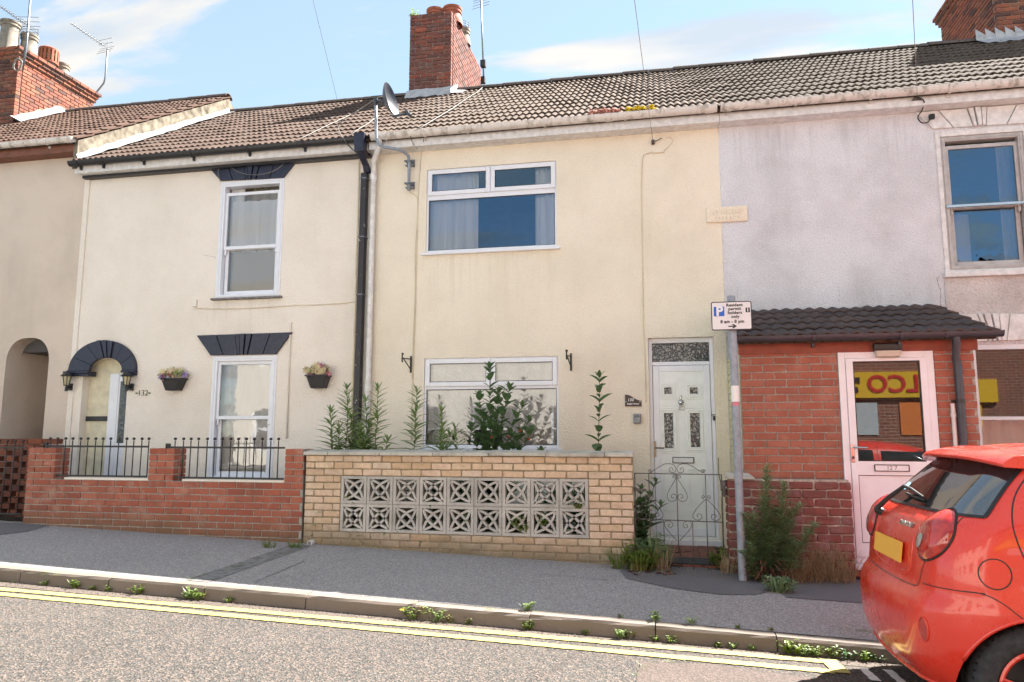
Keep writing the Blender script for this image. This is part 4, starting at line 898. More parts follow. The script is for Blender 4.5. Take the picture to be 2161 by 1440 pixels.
for (px, py, yy_, r, hh, mt_, kd) in ((20, 80, 2.65, .185, .72, 'claypot', 0), (62, 84, 2.95, .165, .58, 'claypot', 1), (104, 106, 3.5, .17, .42, 'claypot', 2), (131, 133, 4.0, .165, .50, 'claypot', 0)):
    a = at(px, py, yy_); pot(h134, a.x, yy_, 9.24, r, hh, mt_, kd)
m = MB(); A, B = [], []
for i in range(12):
    t = i/11; y = 2.30+1.15*t; A.append((-12.485, y, zroof(y, LIFT)+.20+fr.uniform(-.02, .02))); B.append((-12.22+fr.uniform(-.04, .04), y-.02, zroof(y, LIFT)+.055))
m.strip(B, A); m.build('lead_flashing', 'lead', cl)
cr = chimney(h128, 5.52, 7.4, 3.34, 5.6, 7.75, 9.62, 'L', 'brickchim', corbel=3, first=1)
m = MB(); A, B, D = [], [], []
for i in range(19):
    t = i/18; x = 5.18+1.3*t; yb_ = 3.30-.0; A.append((x+(.10 if i % 2 else 0), 3.325, zroof(3.33)+.10+(.17 if i % 2 == 0 else .03)*(1 if i < 9 else .5))); D.append((x, 3.05+fr.uniform(-.03, .03), zroof(3.05)+.055)); B.append((x, 3.31, zroof(3.31)+.08))
m.strip(B, A); m.strip(D, B); m.build('lead_flashing', 'lead', cr)
# ------------------------------------------------------------------ front walls
HW = 1.245
wy = thing('garden_wall', 'buff brick garden wall with two rows of pierced concrete screen blocks and pale coping', 'wall', (-2.1, YW, zw(-2.1)))
XA, XB = -3.915, -0.302
bz = 1.245-13*0.0755*1.0
blk = (at(720, 1003, YW).x, at(1241.5, 1015, YW).x); bw = (blk[1]-blk[0])/9
CH = 0.0752; z0c = HW-15*CH; bz1 = HW-3*CH+.002; bz0 = bz1-8*CH
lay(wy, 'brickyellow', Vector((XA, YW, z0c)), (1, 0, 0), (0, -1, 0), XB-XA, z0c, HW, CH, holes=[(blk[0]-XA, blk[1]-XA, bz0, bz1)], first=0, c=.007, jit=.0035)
m = MB(); wall_holes(m, XA+.004, XB-.004, z0c-.2, HW-.001, YW+.004, YW+.094, [(blk[0]-.002, blk[1]+.002, bz0, bz1)]); m.build('mortar', 'mortarbuff', wy)
def screen_block(wd, hg, dp):
    m = MB(); e = .004; x0, x1, z0, z1 = -wd/2+e, wd/2-e, -hg/2+e, hg/2-e; t = .030
    frame(m, x0, x1, z0, z1, -dp/2, dp/2, t)
    a, b = (x1-t), (z1-t); q = .017
    def arc(P0, P1, bow, n=7):
        P0, P1 = Vector(P0), Vector(P1); d = P1-P0; nr = Vector((-d.y, d.x)).normalized(); L = []
        for i in range(n+1):
            s_ = i/n; L.append(P0.lerp(P1, s_)+nr*bow*4*s_*(1-s_))
        o, inn = [], []
        for i, p in enumerate(L):
            tt_ = (L[min(i+1, n)]-L[max(i-1, 0)]).normalized(); k = Vector((-tt_.y, tt_.x)); o.append(p+k*q*.72); inn.append(p-k*q*.72)
        pts = o+inn[::-1]; m.prism([(p.x, p.y) for p in pts], -dp/2+.006, dp/2-.006)
    k = .93
    for (P0, P1) in (((-a*k, -b*k), (a*k, b*k)), ((a*k, b*k), (-a*k, -b*k)), ((-a*k, b*k), (a*k, -b*k)), ((a*k, -b*k), (-a*k, b*k))): arc(P0, P1, .046)
    me = m.mesh('screen_block'); bm = bmesh.new(); bm.from_mesh(me); bmesh.ops.recalc_face_normals(bm, faces=bm.faces); bm.to_mesh(me); bm.free(); me.materials.append(M['block']); return me
bh = (bz1-bz0)/2; bmesh_ = screen_block(bw, bh, .090)
for i in range(9):
    for j in range(2): place(bmesh_, 'screen_block', wy, (blk[0]+bw*(i+.5), YW+.046, bz0+bh*(j+.5)), (0, random.uniform(-.006, .006), random.uniform(-.004, .004)))
m = MB()
for i in range(10): m.box(blk[0]+bw*i-.004, blk[0]+bw*i+.004, YW+.010, YW+.082, bz0, bz1)
m.box(blk[0], blk[1], YW+.0105, YW+.0815, bz0+bh-.004, bz0+bh+.004); m.build('block_joints', 'mortar', wy)
cj = [at(p, 955, YW-.03).x for p in (641, 692, 801, 914, 1031, 1152, 1276, 1337)]
for a, b in zip(cj, cj[1:]):
    m = MB(); zj = HW+random.uniform(-.003, .003); m.hexa([(a+.003, YW-.045, zj+.002), (b-.003, YW-.045, zj+.002), (b-.003, YW+.14, zj+.002), (a+.003, YW+.14, zj+.002), (a+.003, YW-.045, zj+.036), (b-.003, YW-.045, zj+.036), (b-.003, YW+.14, zj+.060), (a+.003, YW+.14, zj+.060)]); m.build('coping_stone', 'coping', wy, bevel=.004)
m = MB(); p = at(659, 1145, YW-.01); m.lathe([(.030, -.06), (.030, .08), (.024, .08), (.024, -.05)], (p.x, YW, p.z), 16, (0, -1, 0), cap=False); m.lathe([(.001, 0), (.024, 0)], (p.x, YW-.02, p.z), 16, (0, -1, 0), cap=False); m.build('drain_stub', 'paintwhite', wy, smooth=40)
# red brick wall with piers
wr_ = thing('garden_wall', 'low red brick garden wall with three square piers carrying black railings', 'wall', (-5.7, YW, zw(-5.7)))
RX0, RX1 = -7.57, -3.935; ZL = at(340, 1015, YW).z; ZP = at(85, 930, YW).z; CR = 0.0755
z0r = ZL-11*CR
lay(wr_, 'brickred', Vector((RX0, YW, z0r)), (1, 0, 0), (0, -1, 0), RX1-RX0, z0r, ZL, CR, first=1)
m = MB(); m.box(RX0+.005, RX1-.005, YW+.006, YW+.21, z0r-.1, ZL-.004); m.build('mortar', 'mortar', wr_)
def dark_back(x0, x1, z0, z1, first): pass
for (a, b) in ((RX0, at(120, 940, YW).x), (at(315, 960, YW).x, at(369, 960, YW).x), (at(601, 970, YW).x, RX1)):
    zp = ZL+5*CR
    lay(wr_, 'brickred', Vector((a, YW-.002, ZL)), (1, 0, 0), (0, -1, 0), b-a, ZL, zp, CR, first=0)
    lay(wr_, 'brickred', Vector((b, YW+.104, ZL)), (0, 1, 0), (1, 0, 0), .11, ZL, zp, CR, first=0)
    lay(wr_, 'brickred', Vector((a, YW+.214, ZL)), (0, -1, 0), (-1, 0, 0), .11, ZL, zp, CR, first=0)
    m = MB(); m.box(a+.008, b-.008, YW+.008, YW+.20, ZL-.02, zp-.006); m.build('pier_core', 'mortar', wr_)
m = MB(); m.box(at(600, 1015, YW).x, at(600, 1015, YW).x+.001, YW, YW+.001, 0, .001)
for a, b in ((at(122, 1012, YW).x, at(314, 1012, YW).x), (at(371, 1012, YW).x, at(599, 1012, YW).x)):
    m = MB(); m.box(a+.06, b-.01, YW+.03, YW+.20, ZL-.002, ZL+.022); m.build('cream_capping', 'cream132', wr_)
def railing(label, x0, x1, xs, ztop, zr1, zr0, y):
    t = thing('iron_railing', label, 'railing', ((x0+x1)/2, y, zr0), 'black railings on the red wall')
    for z in (zr1, zr0):
        m = MB(); m.box(x0, x1, y-.006, y+.006, z-.011, z+.011); m.build('rail', 'blackiron', t)
    me = MB(); me.tube([(0, 0, zr0-.01), (0, 0, ztop-.02)], .0065, 8); me.ball((0, 0, ztop), .018, 10); me = me.mesh('baluster'); me.materials.append(M['blackiron']); me.shade_smooth()
    for x in xs: place(me, 'baluster', t, (x, y, 0), (0, random.uniform(-.004, .004), 0))
    for z in (zr1, zr0):
        m = MB(); m.box(x0-.03, x0+.02, y-.012, y+.02, z-.045, z+.045); m.box(x0-.03, x0-.005, y-.012, YW+.06, z-.03, z+.03); m.build('bracket', 'blackiron', t, bevel=.004)
ry = YW+.03
zt, zr1, zr0 = at(215, 926, ry).z, at(215, 942.5, ry).z, at(215, 1005, ry).z
railing('black ball topped iron railing in front of the arched doorway', at(97, 942, ry).x, at(314, 942, ry).x, [at(p, 960, ry).x for p in (104, 120, 136, 152, 168, 184, 200, 216, 232, 248, 265, 281, 297, 313)], zt, zr1, zr0, ry)
railing('black ball topped iron railing in front of the lower sash window', at(355, 944, ry).x, at(601, 944, ry).x, [at(p, 965, ry).x for p in (368, 385, 401, 418, 435, 452, 468, 485, 502, 519, 536, 553, 570, 587)], zt, zr1-.006, zr0-.004, ry)
# side wall of perforated brown brick behind the far left gate
hw = thing('perforated_wall', 'dark brown hit and miss brick wall behind the gate at the left edge', 'wall', (-8.4, -.8, zw(-8.4)))
hy = -1.12; hz = at(60, 925, hy).z
hx0, hx1 = -10.4, at(122, 950, hy).x
hk = random.Random(2); z = hz-16*.075; r_ = 0
while z < hz-.01:
    x = hx0-(.1125 if r_ % 2 else 0); solid = z > hz-.16 or z < hz-1.0
    while x < hx1:
        L = .215 if solid else .15
        a, b = max(hx0, x), min(hx1, x+L)
        if b-a > .05: place(hk.choice(brick_set('brickbrown', .005, .003)), 'brick', hw, ((a+b)/2, hy+.05, z+.033), (0, 0, hk.uniform(-.01, .01)), ((b-a)/.215, 1, 1))
        x += .225
    z += .075; r_ += 1
m = MB(); m.box(hx0, hx1, hy+.03, hy+.07, hz-1.2, hz-1.0); m.build('mortar', 'mortardark', hw)
for k in range(16):
    pass
g1 = thing('iron_gate', 'black ball topped iron gate at the far left edge', 'gate', (-8.0, YW+.05, zw(-8)))
gx0, gx1 = -8.55, at(49, 1000, YW).x-.03; zt, za, zb_ = at(30, 931, YW+.05).z, at(30, 945, YW+.05).z, at(30, 1085, YW+.05).z
for z in (za, zb_):
    m = MB(); m.box(gx0, gx1, YW+.044, YW+.056, z-.011, z+.011); m.build('rail', 'blackiron', g1)
for i in range(7):
    x = gx1-.06-i*.115; m = MB(); m.tube([(x, YW+.05, zb_-.01), (x, YW+.05, zt-.02)], .007, 8); m.ball((x, YW+.05, zt), .018, 8); m.build('baluster', 'blackiron', g1, smooth=True)
# ------------------------------------------------------------------ porch of the right house
YP = -1.40
pxa, pxb = X2+.008, at(2060, 800, YP).x
pd0, pd1 = at(1770, 800, YP).x, at(1971, 790, YP).x
zpl = at(1600, 739, YP).z; zdt = at(1870, 741, YP).z
CP = 0.0765
zb0 = zpl-32*CP
lay(h128, 'brickporch', Vector((pxa, YP, zb0+10*CP)), (1, 0, 0), (0, -1, 0), pd0-pxa-.004, zb0+10*CP, zpl, CP, first=1)
lay(h128, 'brickporch', Vector((pd1+.004, YP, zb0+6*CP)), (1, 0, 0), (0, -1, 0), pxb-pd1-.004, zb0+6*CP, zpl, CP, first=0)
lay(h128, 'brickporch', Vector((pxb, YP+.105, zb0+6*CP)), (0, 1, 0), (1, 0, 0), 1.28, zb0+6*CP, zpl, CP, first=1)
lay(h128, 'brickpaint', Vector((pxa, -.004, zb0+8*CP)), (0, -1, 0), (-1, 0, 0), -YP-.108, zb0+8*CP, zpl+.03, CP, first=0, off=.004)
m = MB(); wall_holes(m, pxa+.005, pxb-.006, BASE, zpl-.001, YP+.006, YP+.10, [(pd0-.003, pd1+.003, BASE, zdt)]); m.build('porch_wall', 'mortar', h128)
m = MB(); m.box(pxa+.006, pxa+.10, YP+.10, -.001, BASE, zpl+.04); m.build('porch_side_wall', 'mortarpaint', h128); m = MB(); m.box(pxb-.10, pxb-.006, YP+.10, -.001, BASE, zpl+.04); m.build('porch_side_wall', 'mortar', h128)
m = MB(); m.box(pxa-.01, pxb+.03, YP-.022, YP-.001, zpl-.045, zpl+.065); m.build('porch_fascia', 'redboard', h128, bevel=.004)
zpe = at(1800, 711, YP-.12).z; ppt = at(1800, 652, 0).z
ps = sqrt((-YP+.17)**2+(ppt-zpe)**2); pp_ = atan2(ppt-zpe, -YP+.17)
pr = tiled(h128, pxa-.02, pxb+.14, 0, 'tileporch', 9, 5, ps, ys=YP-.17, name='porch_roof', pitch=pp_, zs=zpe+.0, waves=2, amp=.022)
for r_ in range(5):
    y = YP-.17+cos(pp_)*ps/5*r_; z = zpe+sin(pp_)*ps/5*r_+.01; x = pxb+.13; L = ps/5*1.1; m = MB(); dy, dz = cos(pp_)*L, sin(pp_)*L
    m.hexa([(x-.03, y, z-.012), (x+.05, y, z-.03), (x+.05, y+dy, z+dz-.05), (x-.03, y+dy, z+dz-.03), (x-.03, y, z+.045), (x+.05, y, z+.025), (x+.05, y+dy, z+dz+.0), (x-.03, y+dy, z+dz+.02)]); m.build('verge_tile', 'tileporch', pr, bevel=.006)
m = MB(); m.add([(pxb-.01, YP, zpl+.0), (pxb-.01, -.001, zpl+.0), (pxb-.01, -.001, ppt-.05), (pxb+.02, YP, zpl+.0), (pxb+.02, -.001, zpl+.0), (pxb+.02, -.001, ppt-.05)], [(0, 1, 2), (3, 5, 4), (0, 2, 5, 3)]); m.build('porch_gable', 'redboard', h128)
half_gutter('porch_gutter', 'darkgrey', h128, pxa-.05, pxb+.20, YP-.155, zpe+.02, .052, joints=[at(1690, 716, YP-.15).x, at(2005, 713, YP-.15).x], brackets=[at(1690, 716, YP-.15).x+.12, at(1900, 713, YP-.15).x])
xdp = at(2022, 780, YP-.06).x
pipe('downpipe', 'darkgrey', h128, [(xdp-.03, YP-.155, zpe-.03), (xdp-.03, YP-.15, zpe-.10), (xdp-.01, YP-.055, zpe-.22), (xdp, YP-.055, zpe-.3), (xdp, YP-.055, 0.0)], .036, clips=())
m = MB(); a = at(2022, 847, YP-.06); m.lathe([(.041, -.02), (.041, .02)], (xdp, YP-.055, a.z), 14); m.box(xdp-.06, xdp, YP-.03, YP-.001, a.z-.012, a.z+.012); m.build('pipe_clip', 'blackplastic', h128)
xq = at(2014, 900, YP-.03).x; m = MB(); m.tube([(xq, YP-.03, at(2013, 852, YP).z), (xq, YP-.03, .1)], .020, 10); m.tube([(xq, YP-.03, at(2013, 872, YP).z), (xq, YP-.03, at(2013, 880, YP).z)], .026, 10); m.build('waste_pipe', 'paintwhite', h128, smooth=40)
# porch door
yd = YP+.0
zdb = at(1806, 1188, YP).z
m = MB(); frame(m, pd0, pd1, zdb, zdt, yd-.016, yd+.07, .066, .07, .06); pf = m.build('door_frame', 'upvc', h128, bevel=.006)
Q = lambda px, py: at(px, py, yd-.02)
gx0, gx1, gz0, gz1 = Q(1801, 800).x, Q(1943, 800).x, Q(1860, 974).z, Q(1870, 762).z
l0, l1 = pd0+.068, pd1-.068; b0, b1 = Q(1817, 1100).x, gx1-.0; bz0_, bz1_ = Q(1850, 1147).z, Q(1850, 1003).z
m = MB(); wall_holes(m, l0, l1, zdb+.062, zdt-.072, yd-.026, yd+.03, [(gx0, gx1, gz0, gz1), (b0, b1, bz0_, bz1_)]); pdoor = m.build('porch_door', 'upvc', h128, bevel=.003)
pane(pdoor, gx0-.004, gx1+.004, gz0-.004, gz1+.004, yd-.005, 'glass'); m = MB(); frame(m, gx0, gx1, gz0, gz1, yd-.024, yd-.008, .010); m.build('gasket', 'blackplastic', pdoor)
m = MB(); m.box(b0, b1, yd-.008, yd+.01, bz0_, bz1_); m.build('door_panel', 'upvc', pdoor); m = MB(); frame(m, b0, b1, bz0_, bz1_, yd-.0165, yd-.0085, .007); m.build('gasket', 'darkgrey', pdoor)
p, q = Q(1845, 995), Q(1918, 981); m = MB(); frame(m, p.x, q.x, p.z, q.z, yd-.038, yd-.027, .008); m.build('letter_frame', 'blackplastic', pdoor); m = MB(); m.box(p.x+.008, q.x-.008, yd-.035, yd-.027, p.z+.008, q.z-.008); m.build('letter_flap', 'upvc', pdoor)
letter('12 7', .055, ((p.x+q.x)/2, yd-.036, (p.z+q.z)/2), 'cable_grey', pdoor)
p = Q(1799, 960); m = MB(); m.box(p.x-.016, p.x+.016, yd-.036, yd-.027, Q(1799, 976).z, Q(1799, 938).z); hh = Q(1800, 944).z; m.tube([(p.x, yd-.03, hh), (p.x, yd-.075, hh), (p.x+.13, yd-.078, hh-.006)], .010, 8); m.build('door_handle', 'chrome', pdoor, smooth=40)
m = MB(); m.lathe([(.012, 0), (.012, .012)], (p.x, yd-.036, Q(1800, 966).z), 10, (0, -1, 0)); m.build('keyhole', 'blackplastic', pdoor)
m = MB(); m.box(pd0-.01, pd1+.01, yd-.05, yd+.07, zdb-.06, zdb-.002); m.build('threshold', 'upvc', h128, bevel=.008)
lay(h128, 'brickporch', Vector((pd0, YP+.01, zdb-.06-3*CP)), (1, 0, 0), (0, -1, 0), pd1-pd0, zdb-.06-3*CP, zdb-.062, CP, first=1)
# inside the porch so the glass has something behind it
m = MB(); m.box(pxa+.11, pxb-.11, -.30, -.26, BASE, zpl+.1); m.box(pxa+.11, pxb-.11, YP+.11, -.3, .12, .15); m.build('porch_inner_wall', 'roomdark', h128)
# bulkhead light above the door
a0, a1 = at(1842, 725, YP-.05), at(1903, 752, YP-.05)
pl = thing('porch_light', 'rectangular bulkhead light with black hood and clear lens above the white porch door', 'light', ((a0.x+a1.x)/2, YP-.02, a1.z))
m = MB(); m.box(a0.x, a1.x, YP-.10, YP-.023, a0.z-.075, a0.z-.005); m.build('lamp_housing', 'blackplastic', pl, bevel=.012)
m = MB(); zc = a0.z-.075; m.hexa([(a0.x+.02, YP-.09, zc-.065), (a1.x-.02, YP-.09, zc-.065), (a1.x-.02, YP-.025, zc-.065), (a0.x+.02, YP-.025, zc-.065), (a0.x+.005, YP-.098, zc-.001), (a1.x-.005, YP-.098, zc-.001), (a1.x-.005, YP-.024, zc-.001), (a0.x+.005, YP-.024, zc-.001)]); M['lens'] = plain('ribbed_lens', (0.55, 0.50, 0.42), 0.25); m.build('lamp_lens', 'lens', pl, bevel=.01)
# dark old wall in front of the porch
wd = thing('garden_wall', 'weathered dark red brick wall stub in front of the porch, beside the signpost', 'wall', (1.2, YW, zw(1.2)))
DX0, DX1 = at(1534, 1030, YW).x, at(1797, 1020, YW).x; ZD = at(1700, 1016, YW).z; CD = .083
lay(wd, 'brickdark', Vector((DX0, YW, ZD-13*CD)), (1, 0, 0), (0, -1, 0), DX1-DX0, ZD-13*CD, ZD, CD, first=1, c=.010, jit=.006, bl=.232)
lay(wd, 'brickdark', Vector((DX0, YW+.215, ZD-13*CD)), (0, -1, 0), (-1, 0, 0), .11, ZD-13*CD, ZD, CD, c=.010, jit=.006)
m = MB(); m.box(DX0+.012, DX1-.012, YW+.012, YP-.002, ZD-13*CD, ZD-.006); m.box(DX0+.02, DX1-.02, YW+.03, YP-.004, ZD-.006, ZD+.014); m.build('mortar', 'mortardark', wd)
c0, c1 = at(1533, 1010, YW-.02).x, at(1593, 1010, YW-.02).x; zc = ZD+.012
m = MB(); m.hexa([(c0, YW-.03, zc), (c1, YW-.03, zc), (c1, YW+.16, zc), (c0, YW+.16, zc), (c0, YW-.03, zc+.03), (c1, YW-.03, zc+.02), (c1-.04, YW+.16, zc+.055), (c0+.01, YW+.16, zc+.06)]); m.build('coping_stone', 'coping', wd, bevel=.005)
# ------------------------------------------------------------------ scrolled gate
gt = thing('iron_gate', 'rusty wrought iron scroll gate before the pale green door', 'gate', (.14, YW+.06, zw(.14)))
yg = YW+.055
G = lambda px, py: at(px, py, yg)
gz_t, gz_m, gz_b = G(1430, 1000).z, G(1430, 1098.5).z, G(1430, 1203).z; gl, gr = G(1341, 1080).x, G(1525, 1080).x
def bar(pts, r=.0055, name='gate_bar', n=6):
    m = MB(); m.tube(pts, r, n); return m.build(name, 'rustiron', gt, smooth=True)
P3 = lambda x, z: (x, yg, z)
bar([P3(gl, gz_b-.02), P3(gl, gz_t)], .0065); bar([P3(gr, gz_b-.02), P3(gr, gz_t-.006)], .0065); bar([P3(gl, gz_t), P3(gr, gz_t-.006)], .0055); bar([P3(gl, gz_m+.006), P3(gr, gz_m-.008)], .0055); bar([P3(gl, gz_b), P3(gr, gz_b)], .0055)
xs = {}
for k, px in (('a', 1371), ('b', 1430), ('c', 1491)):
    xs[k] = G(px, 1080).x; bar([P3(xs[k], gz_b), P3(xs[k], gz_t)], .0055)
for px in (1402, 1463): bar([P3(G(px, 1150).x, gz_b), P3(G(px, 1150).x, gz_m)], .005)
def curve(pts, name='gate_scroll', r=.0036):
    m = MB(); m.tube(pts, r, 6); m.build(name, 'rustiron', gt, smooth=True)
def spiral(c, r, a0, turns, sg, n=26, shrink=.25):
    return [P3(c[0]+r*(1-(1-shrink)*i/n)*cos(a0+sg*2*pi*turns*i/n), c[1]+r*(1-(1-shrink)*i/n)*sin(a0+sg*2*pi*turns*i/n)) for i in range(n+1)]
pxz = lambda px, py: (G(px, py).x, G(px, py).z)
for s in (-1, 1):
    cx = xs['b']; k = lambda d, z: P3(cx+s*d, z)
    # crest
    c = (cx+s*.045, gz_t+.042); sp = spiral(c, .042, pi/2*1 if False else (pi if s > 0 else 0), 1.4, -s if False else s, 26)
    arc = [k(.27, gz_t+.035), k(.255, gz_t+.012), k(.22, gz_t+.035), k(.16, gz_t+.075), k(.11, gz_t+.098), k(.06, gz_t+.10), k(.022, gz_t+.085), k(.004, gz_t+.05), k(.012, gz_t+.018), k(.04, gz_t+.006), k(.068, gz_t+.022), k(.072, gz_t+.048), k(.052, gz_t+.062), k(.036, gz_t+.050), k(.040, gz_t+.036)]
    curve(arc); curve(spiral((cx+s*.262, gz_t+.026), .022, 0, 1.2, s))
    curve(spiral((cx+s*.026, gz_t-.028), .022, pi/2, 1.3, s))
    # heart
    zb1 = gz_t-.27; curve([k(.006, gz_t-.045), k(.03, gz_t-.085), k(.07, gz_t-.15), k(.096, gz_t-.20), k(.10, gz_t-.235), k(.085, gz_t-.265), k(.055, gz_t-.278), k(.022, gz_t-.268), k(.006, gz_t-.24), k(.012, gz_t-.215), k(.035, gz_t-.20), k(.055, gz_t-.215), k(.056, gz_t-.238), k(.038, gz_t-.245), k(.032, gz_t-.232)])
    # lower inverted heart
    curve([k(.012, gz_m-.20), k(.05, gz_m-.16), k(.095, gz_m-.11), k(.128, gz_m-.065), k(.135, gz_m-.03), k(.12, gz_m-.008), k(.085, gz_m-.006), k(.055, gz_m-.025), k(.050, gz_m-.055), k(.072, gz_m-.075), k(.095, gz_m-.062), k(.092, gz_m-.042), k(.075, gz_m-.040)])
    for key in ('a', 'c'):
        cx2 = xs[key]; k2 = lambda d, z: P3(cx2+s*d, z)
        if abs((cx2+s*.14)-gl) < .0 : continue
        wd_ = .13 if not ((key == 'a' and s < 0)) else .12
        curve([k2(.006, gz_m+.215), k2(.05, gz_m+.17), k2(.10, gz_m+.115), k2(wd_, gz_m+.065), k2(wd_+.005, gz_m+.035), k2(wd_-.02, gz_m+.010), k2(wd_-.055, gz_m+.006), k2(wd_-.085, gz_m+.03), k2(wd_-.08, gz_m+.06), k2(wd_-.05, gz_m+.07), k2(wd_-.035, gz_m+.05), k2(wd_-.05, gz_m+.036)])
        curve(spiral((cx2+s*.024, gz_m+.235), .020, -pi/2, 1.2, s))
m = MB(); p = G(1343, 1034); m.box(gl-.02, gl+.11, yg-.01, yg+.015, p.z-.012, p.z+.012); m.build('gate_hinge', 'rustiron', gt); m = MB(); p = G(1527, 1025); m.box(gr-.012, gr+.035, yg-.016, yg+.014, p.z-.05, p.z+.05); m.lathe([(.012, -.06), (.018, 0), (.012, .06)], (gr+.02, yg-.01, p.z-.05), 8); m.build('gate_latch', 'rustiron', gt, smooth=40)
# ------------------------------------------------------------------ fixtures on the walls
def lantern(px, label):
    a = at(px, 826, -.13); t = thing('wall_lantern', label, 'lantern', (a.x+.07, -.01, at(px, 818, -.05).z), 'black wall lanterns by the arched door')
    zt_, zb_ = at(px, 782, -.13).z, at(px, 826, -.13).z; x, y = a.x, -.13; H = zt_-zb_
    m = MB(); m.lathe([(.028, .0), (.020, .006), (.020, .055*H/.3), (.012, .07), (.030, .085)], (x, y, zb_), 10); m.build('lamp_stem', 'blackplastic', t, smooth=40)
    m = MB(); mx = at(px+11, 818, -.02).x; mz = at(px+11, 817, -.02).z; m.box(mx-.035, mx+.028, -.045, -.001, mz-.05, mz+.05); m.box(mx-.02, mx+.01, -.10, -.04, mz-.02, mz+.02); m.tube([(mx-.005, -.09, mz), (x+.02, y, mz-.012), (x, y, zb_+.045)], .014, 8); m.build('wall_bracket', 'blackplastic', t, bevel=.004)
    z0, z1 = zb_+.085, zt_-.085; m = MB()
    for k in range(6):
        q = 2*pi*k/6+.2; m.tube([(x+.036*cos(q), y+.036*sin(q), z0), (x+.062*cos(q), y+.062*sin(q), z1)], .0055, 5)
    m.lathe([(.040, -.006), (.040, .006)], (x, y, z0), 6); m.build('lamp_cage', 'blackplastic', t)
    m = MB(); m.lathe([(.033, .004), (.057, z1-z0)], (x, y, z0), 6, cap=False); M.setdefault('amberglass', plain('cream_lamp_glass', (0.62, 0.55, 0.36), 0.25)); m.build('lamp_glass', 'amberglass', t)
    m = MB(); m.lathe([(.080, -.004), (.088, .004), (.060, .030), (.034, .050), (.026, .062), (.012, .072), (.010, .082), (.003, .088)], (x, y, z1), 6); m.build('lamp_roof', 'blackplastic', t)
lantern(139.5, 'black six sided wall lantern left of the arched doorway'); lantern(266, 'black six sided wall lantern right of the arched doorway')
# house number 132
a = at(302, 830, -.005)
t = thing('house_number', 'small green grey metal number 132 on the cream wall', 'house number', tuple(a))
M.setdefault('num', M['greenbronze']); letter('132', .115, (a.x, -.008, a.z), 'greenbronze', t, extrude=.004, offset=-.002)
m = MB(); s_ = .062
for s in (-1, 1):
    m.box(a.x+s*.105-.022, a.x+s*.105+.022, -.010, -.004, a.z-.006, a.z+.006); m.ball((a.x+s*.102, -.007, a.z), .012, 6)
m.build('number_ornament', 'greenbronze', t)
def planter(px0, px1, pyt, pb0, pb1, pyb, label, cols, seed):
    p, q, r, s = at(px0, pyt, -.18), at(px1, pyt, -.18), at(pb1, pyb, -.16), at(pb0, pyb, -.16); t = thing('wall_planter', label, 'planter', ((p.x+q.x)/2, -.01, s.z), 'black wall planters on the cream house')
    m = MB(); zt_, zb_ = p.z, s.z; y0, y1 = -.18, -.006
    m.hexa([(s.x, y0+.05, zb_), (r.x, y0+.05, zb_), (r.x, y1, zb_), (s.x, y1, zb_), (p.x+.012, y0+.012, zt_-.02), (q.x-.012, y0+.012, zt_-.02), (q.x-.012, y1, zt_-.02), (p.x+.012, y1, zt_-.02)])
    po = m.build('pot', 'blackplastic', t, bevel=.01); m = MB(); frame(m, p.x-.004, q.x+.004, 0, 0, 0, 0, 0) if False else None
    m.box(p.x-.004, q.x+.004, y0, y1-.001, zt_-.022, zt_); m.build('pot_rim', 'blackplastic', t, bevel=.006)
    rr = random.Random(seed); cx, w_ = (p.x+q.x)/2, (q.x-p.x)
    for i in range(38):
        x = cx+rr.uniform(-.52, .52)*w_; z = zt_+rr.uniform(.005, .15)*(1-.9*abs((x-cx)/w_)); y = -.10+rr.uniform(-.10, .07); c = rr.choice(cols); R_ = rr.uniform(.032, .056); m = MB(); k = rr.randint(5, 7)
        ax = Vector((rr.uniform(-.8, .8), -1, rr.uniform(-.1, 1))).normalized(); u = ax.orthogonal().normalized(); v = ax.cross(u); ce = Vector((x, y, z)); vs = [ce]; fs = []
        for j in range(k):
            q0 = 2*pi*j/k; d1 = u*cos(q0)+v*sin(q0); d2 = u*cos(q0+.5)+v*sin(q0+.5); d3 = u*cos(q0-.5)+v*sin(q0-.5); b = len(vs); vs += [ce+d2*R_*.7+ax*.01, ce+d1*R_*1.25+ax*rr.uniform(-.004, .012), ce+d3*R_*.7+ax*.01]; fs.append((0, b, b+1, b+2))
        m.add(vs, fs); m.build('flower', c, t, fix=False)
for n, c in (('petalmauve', (.42, .18, .24)), ('petalpeach', (.62, .25, .15)), ('petalcream', (.66, .56, .34)), ('petallilac', (.36, .26, .55)), ('petalgreen', (.24, .30, .10)), ('petalpink', (.60, .22, .26))): M[n] = plain('faded_'+n, c, 0.8, var=.15)
planter(337, 381, 798, 345, 370, 824, 'black wall planter of faded pink, peach and cream flowers, by number 132', ['petalmauve', 'petalpeach', 'petalcream', 'petallilac', 'petalgreen', 'petalpink', 'petalcream'], 3)
planter(643, 688, 791, 652, 680, 819, 'black wall planter of cream, green and mauve flowers, right of the lower sash window', ['petalcream', 'petalgreen', 'petalcream', 'petalmauve', 'petalpink'], 5)
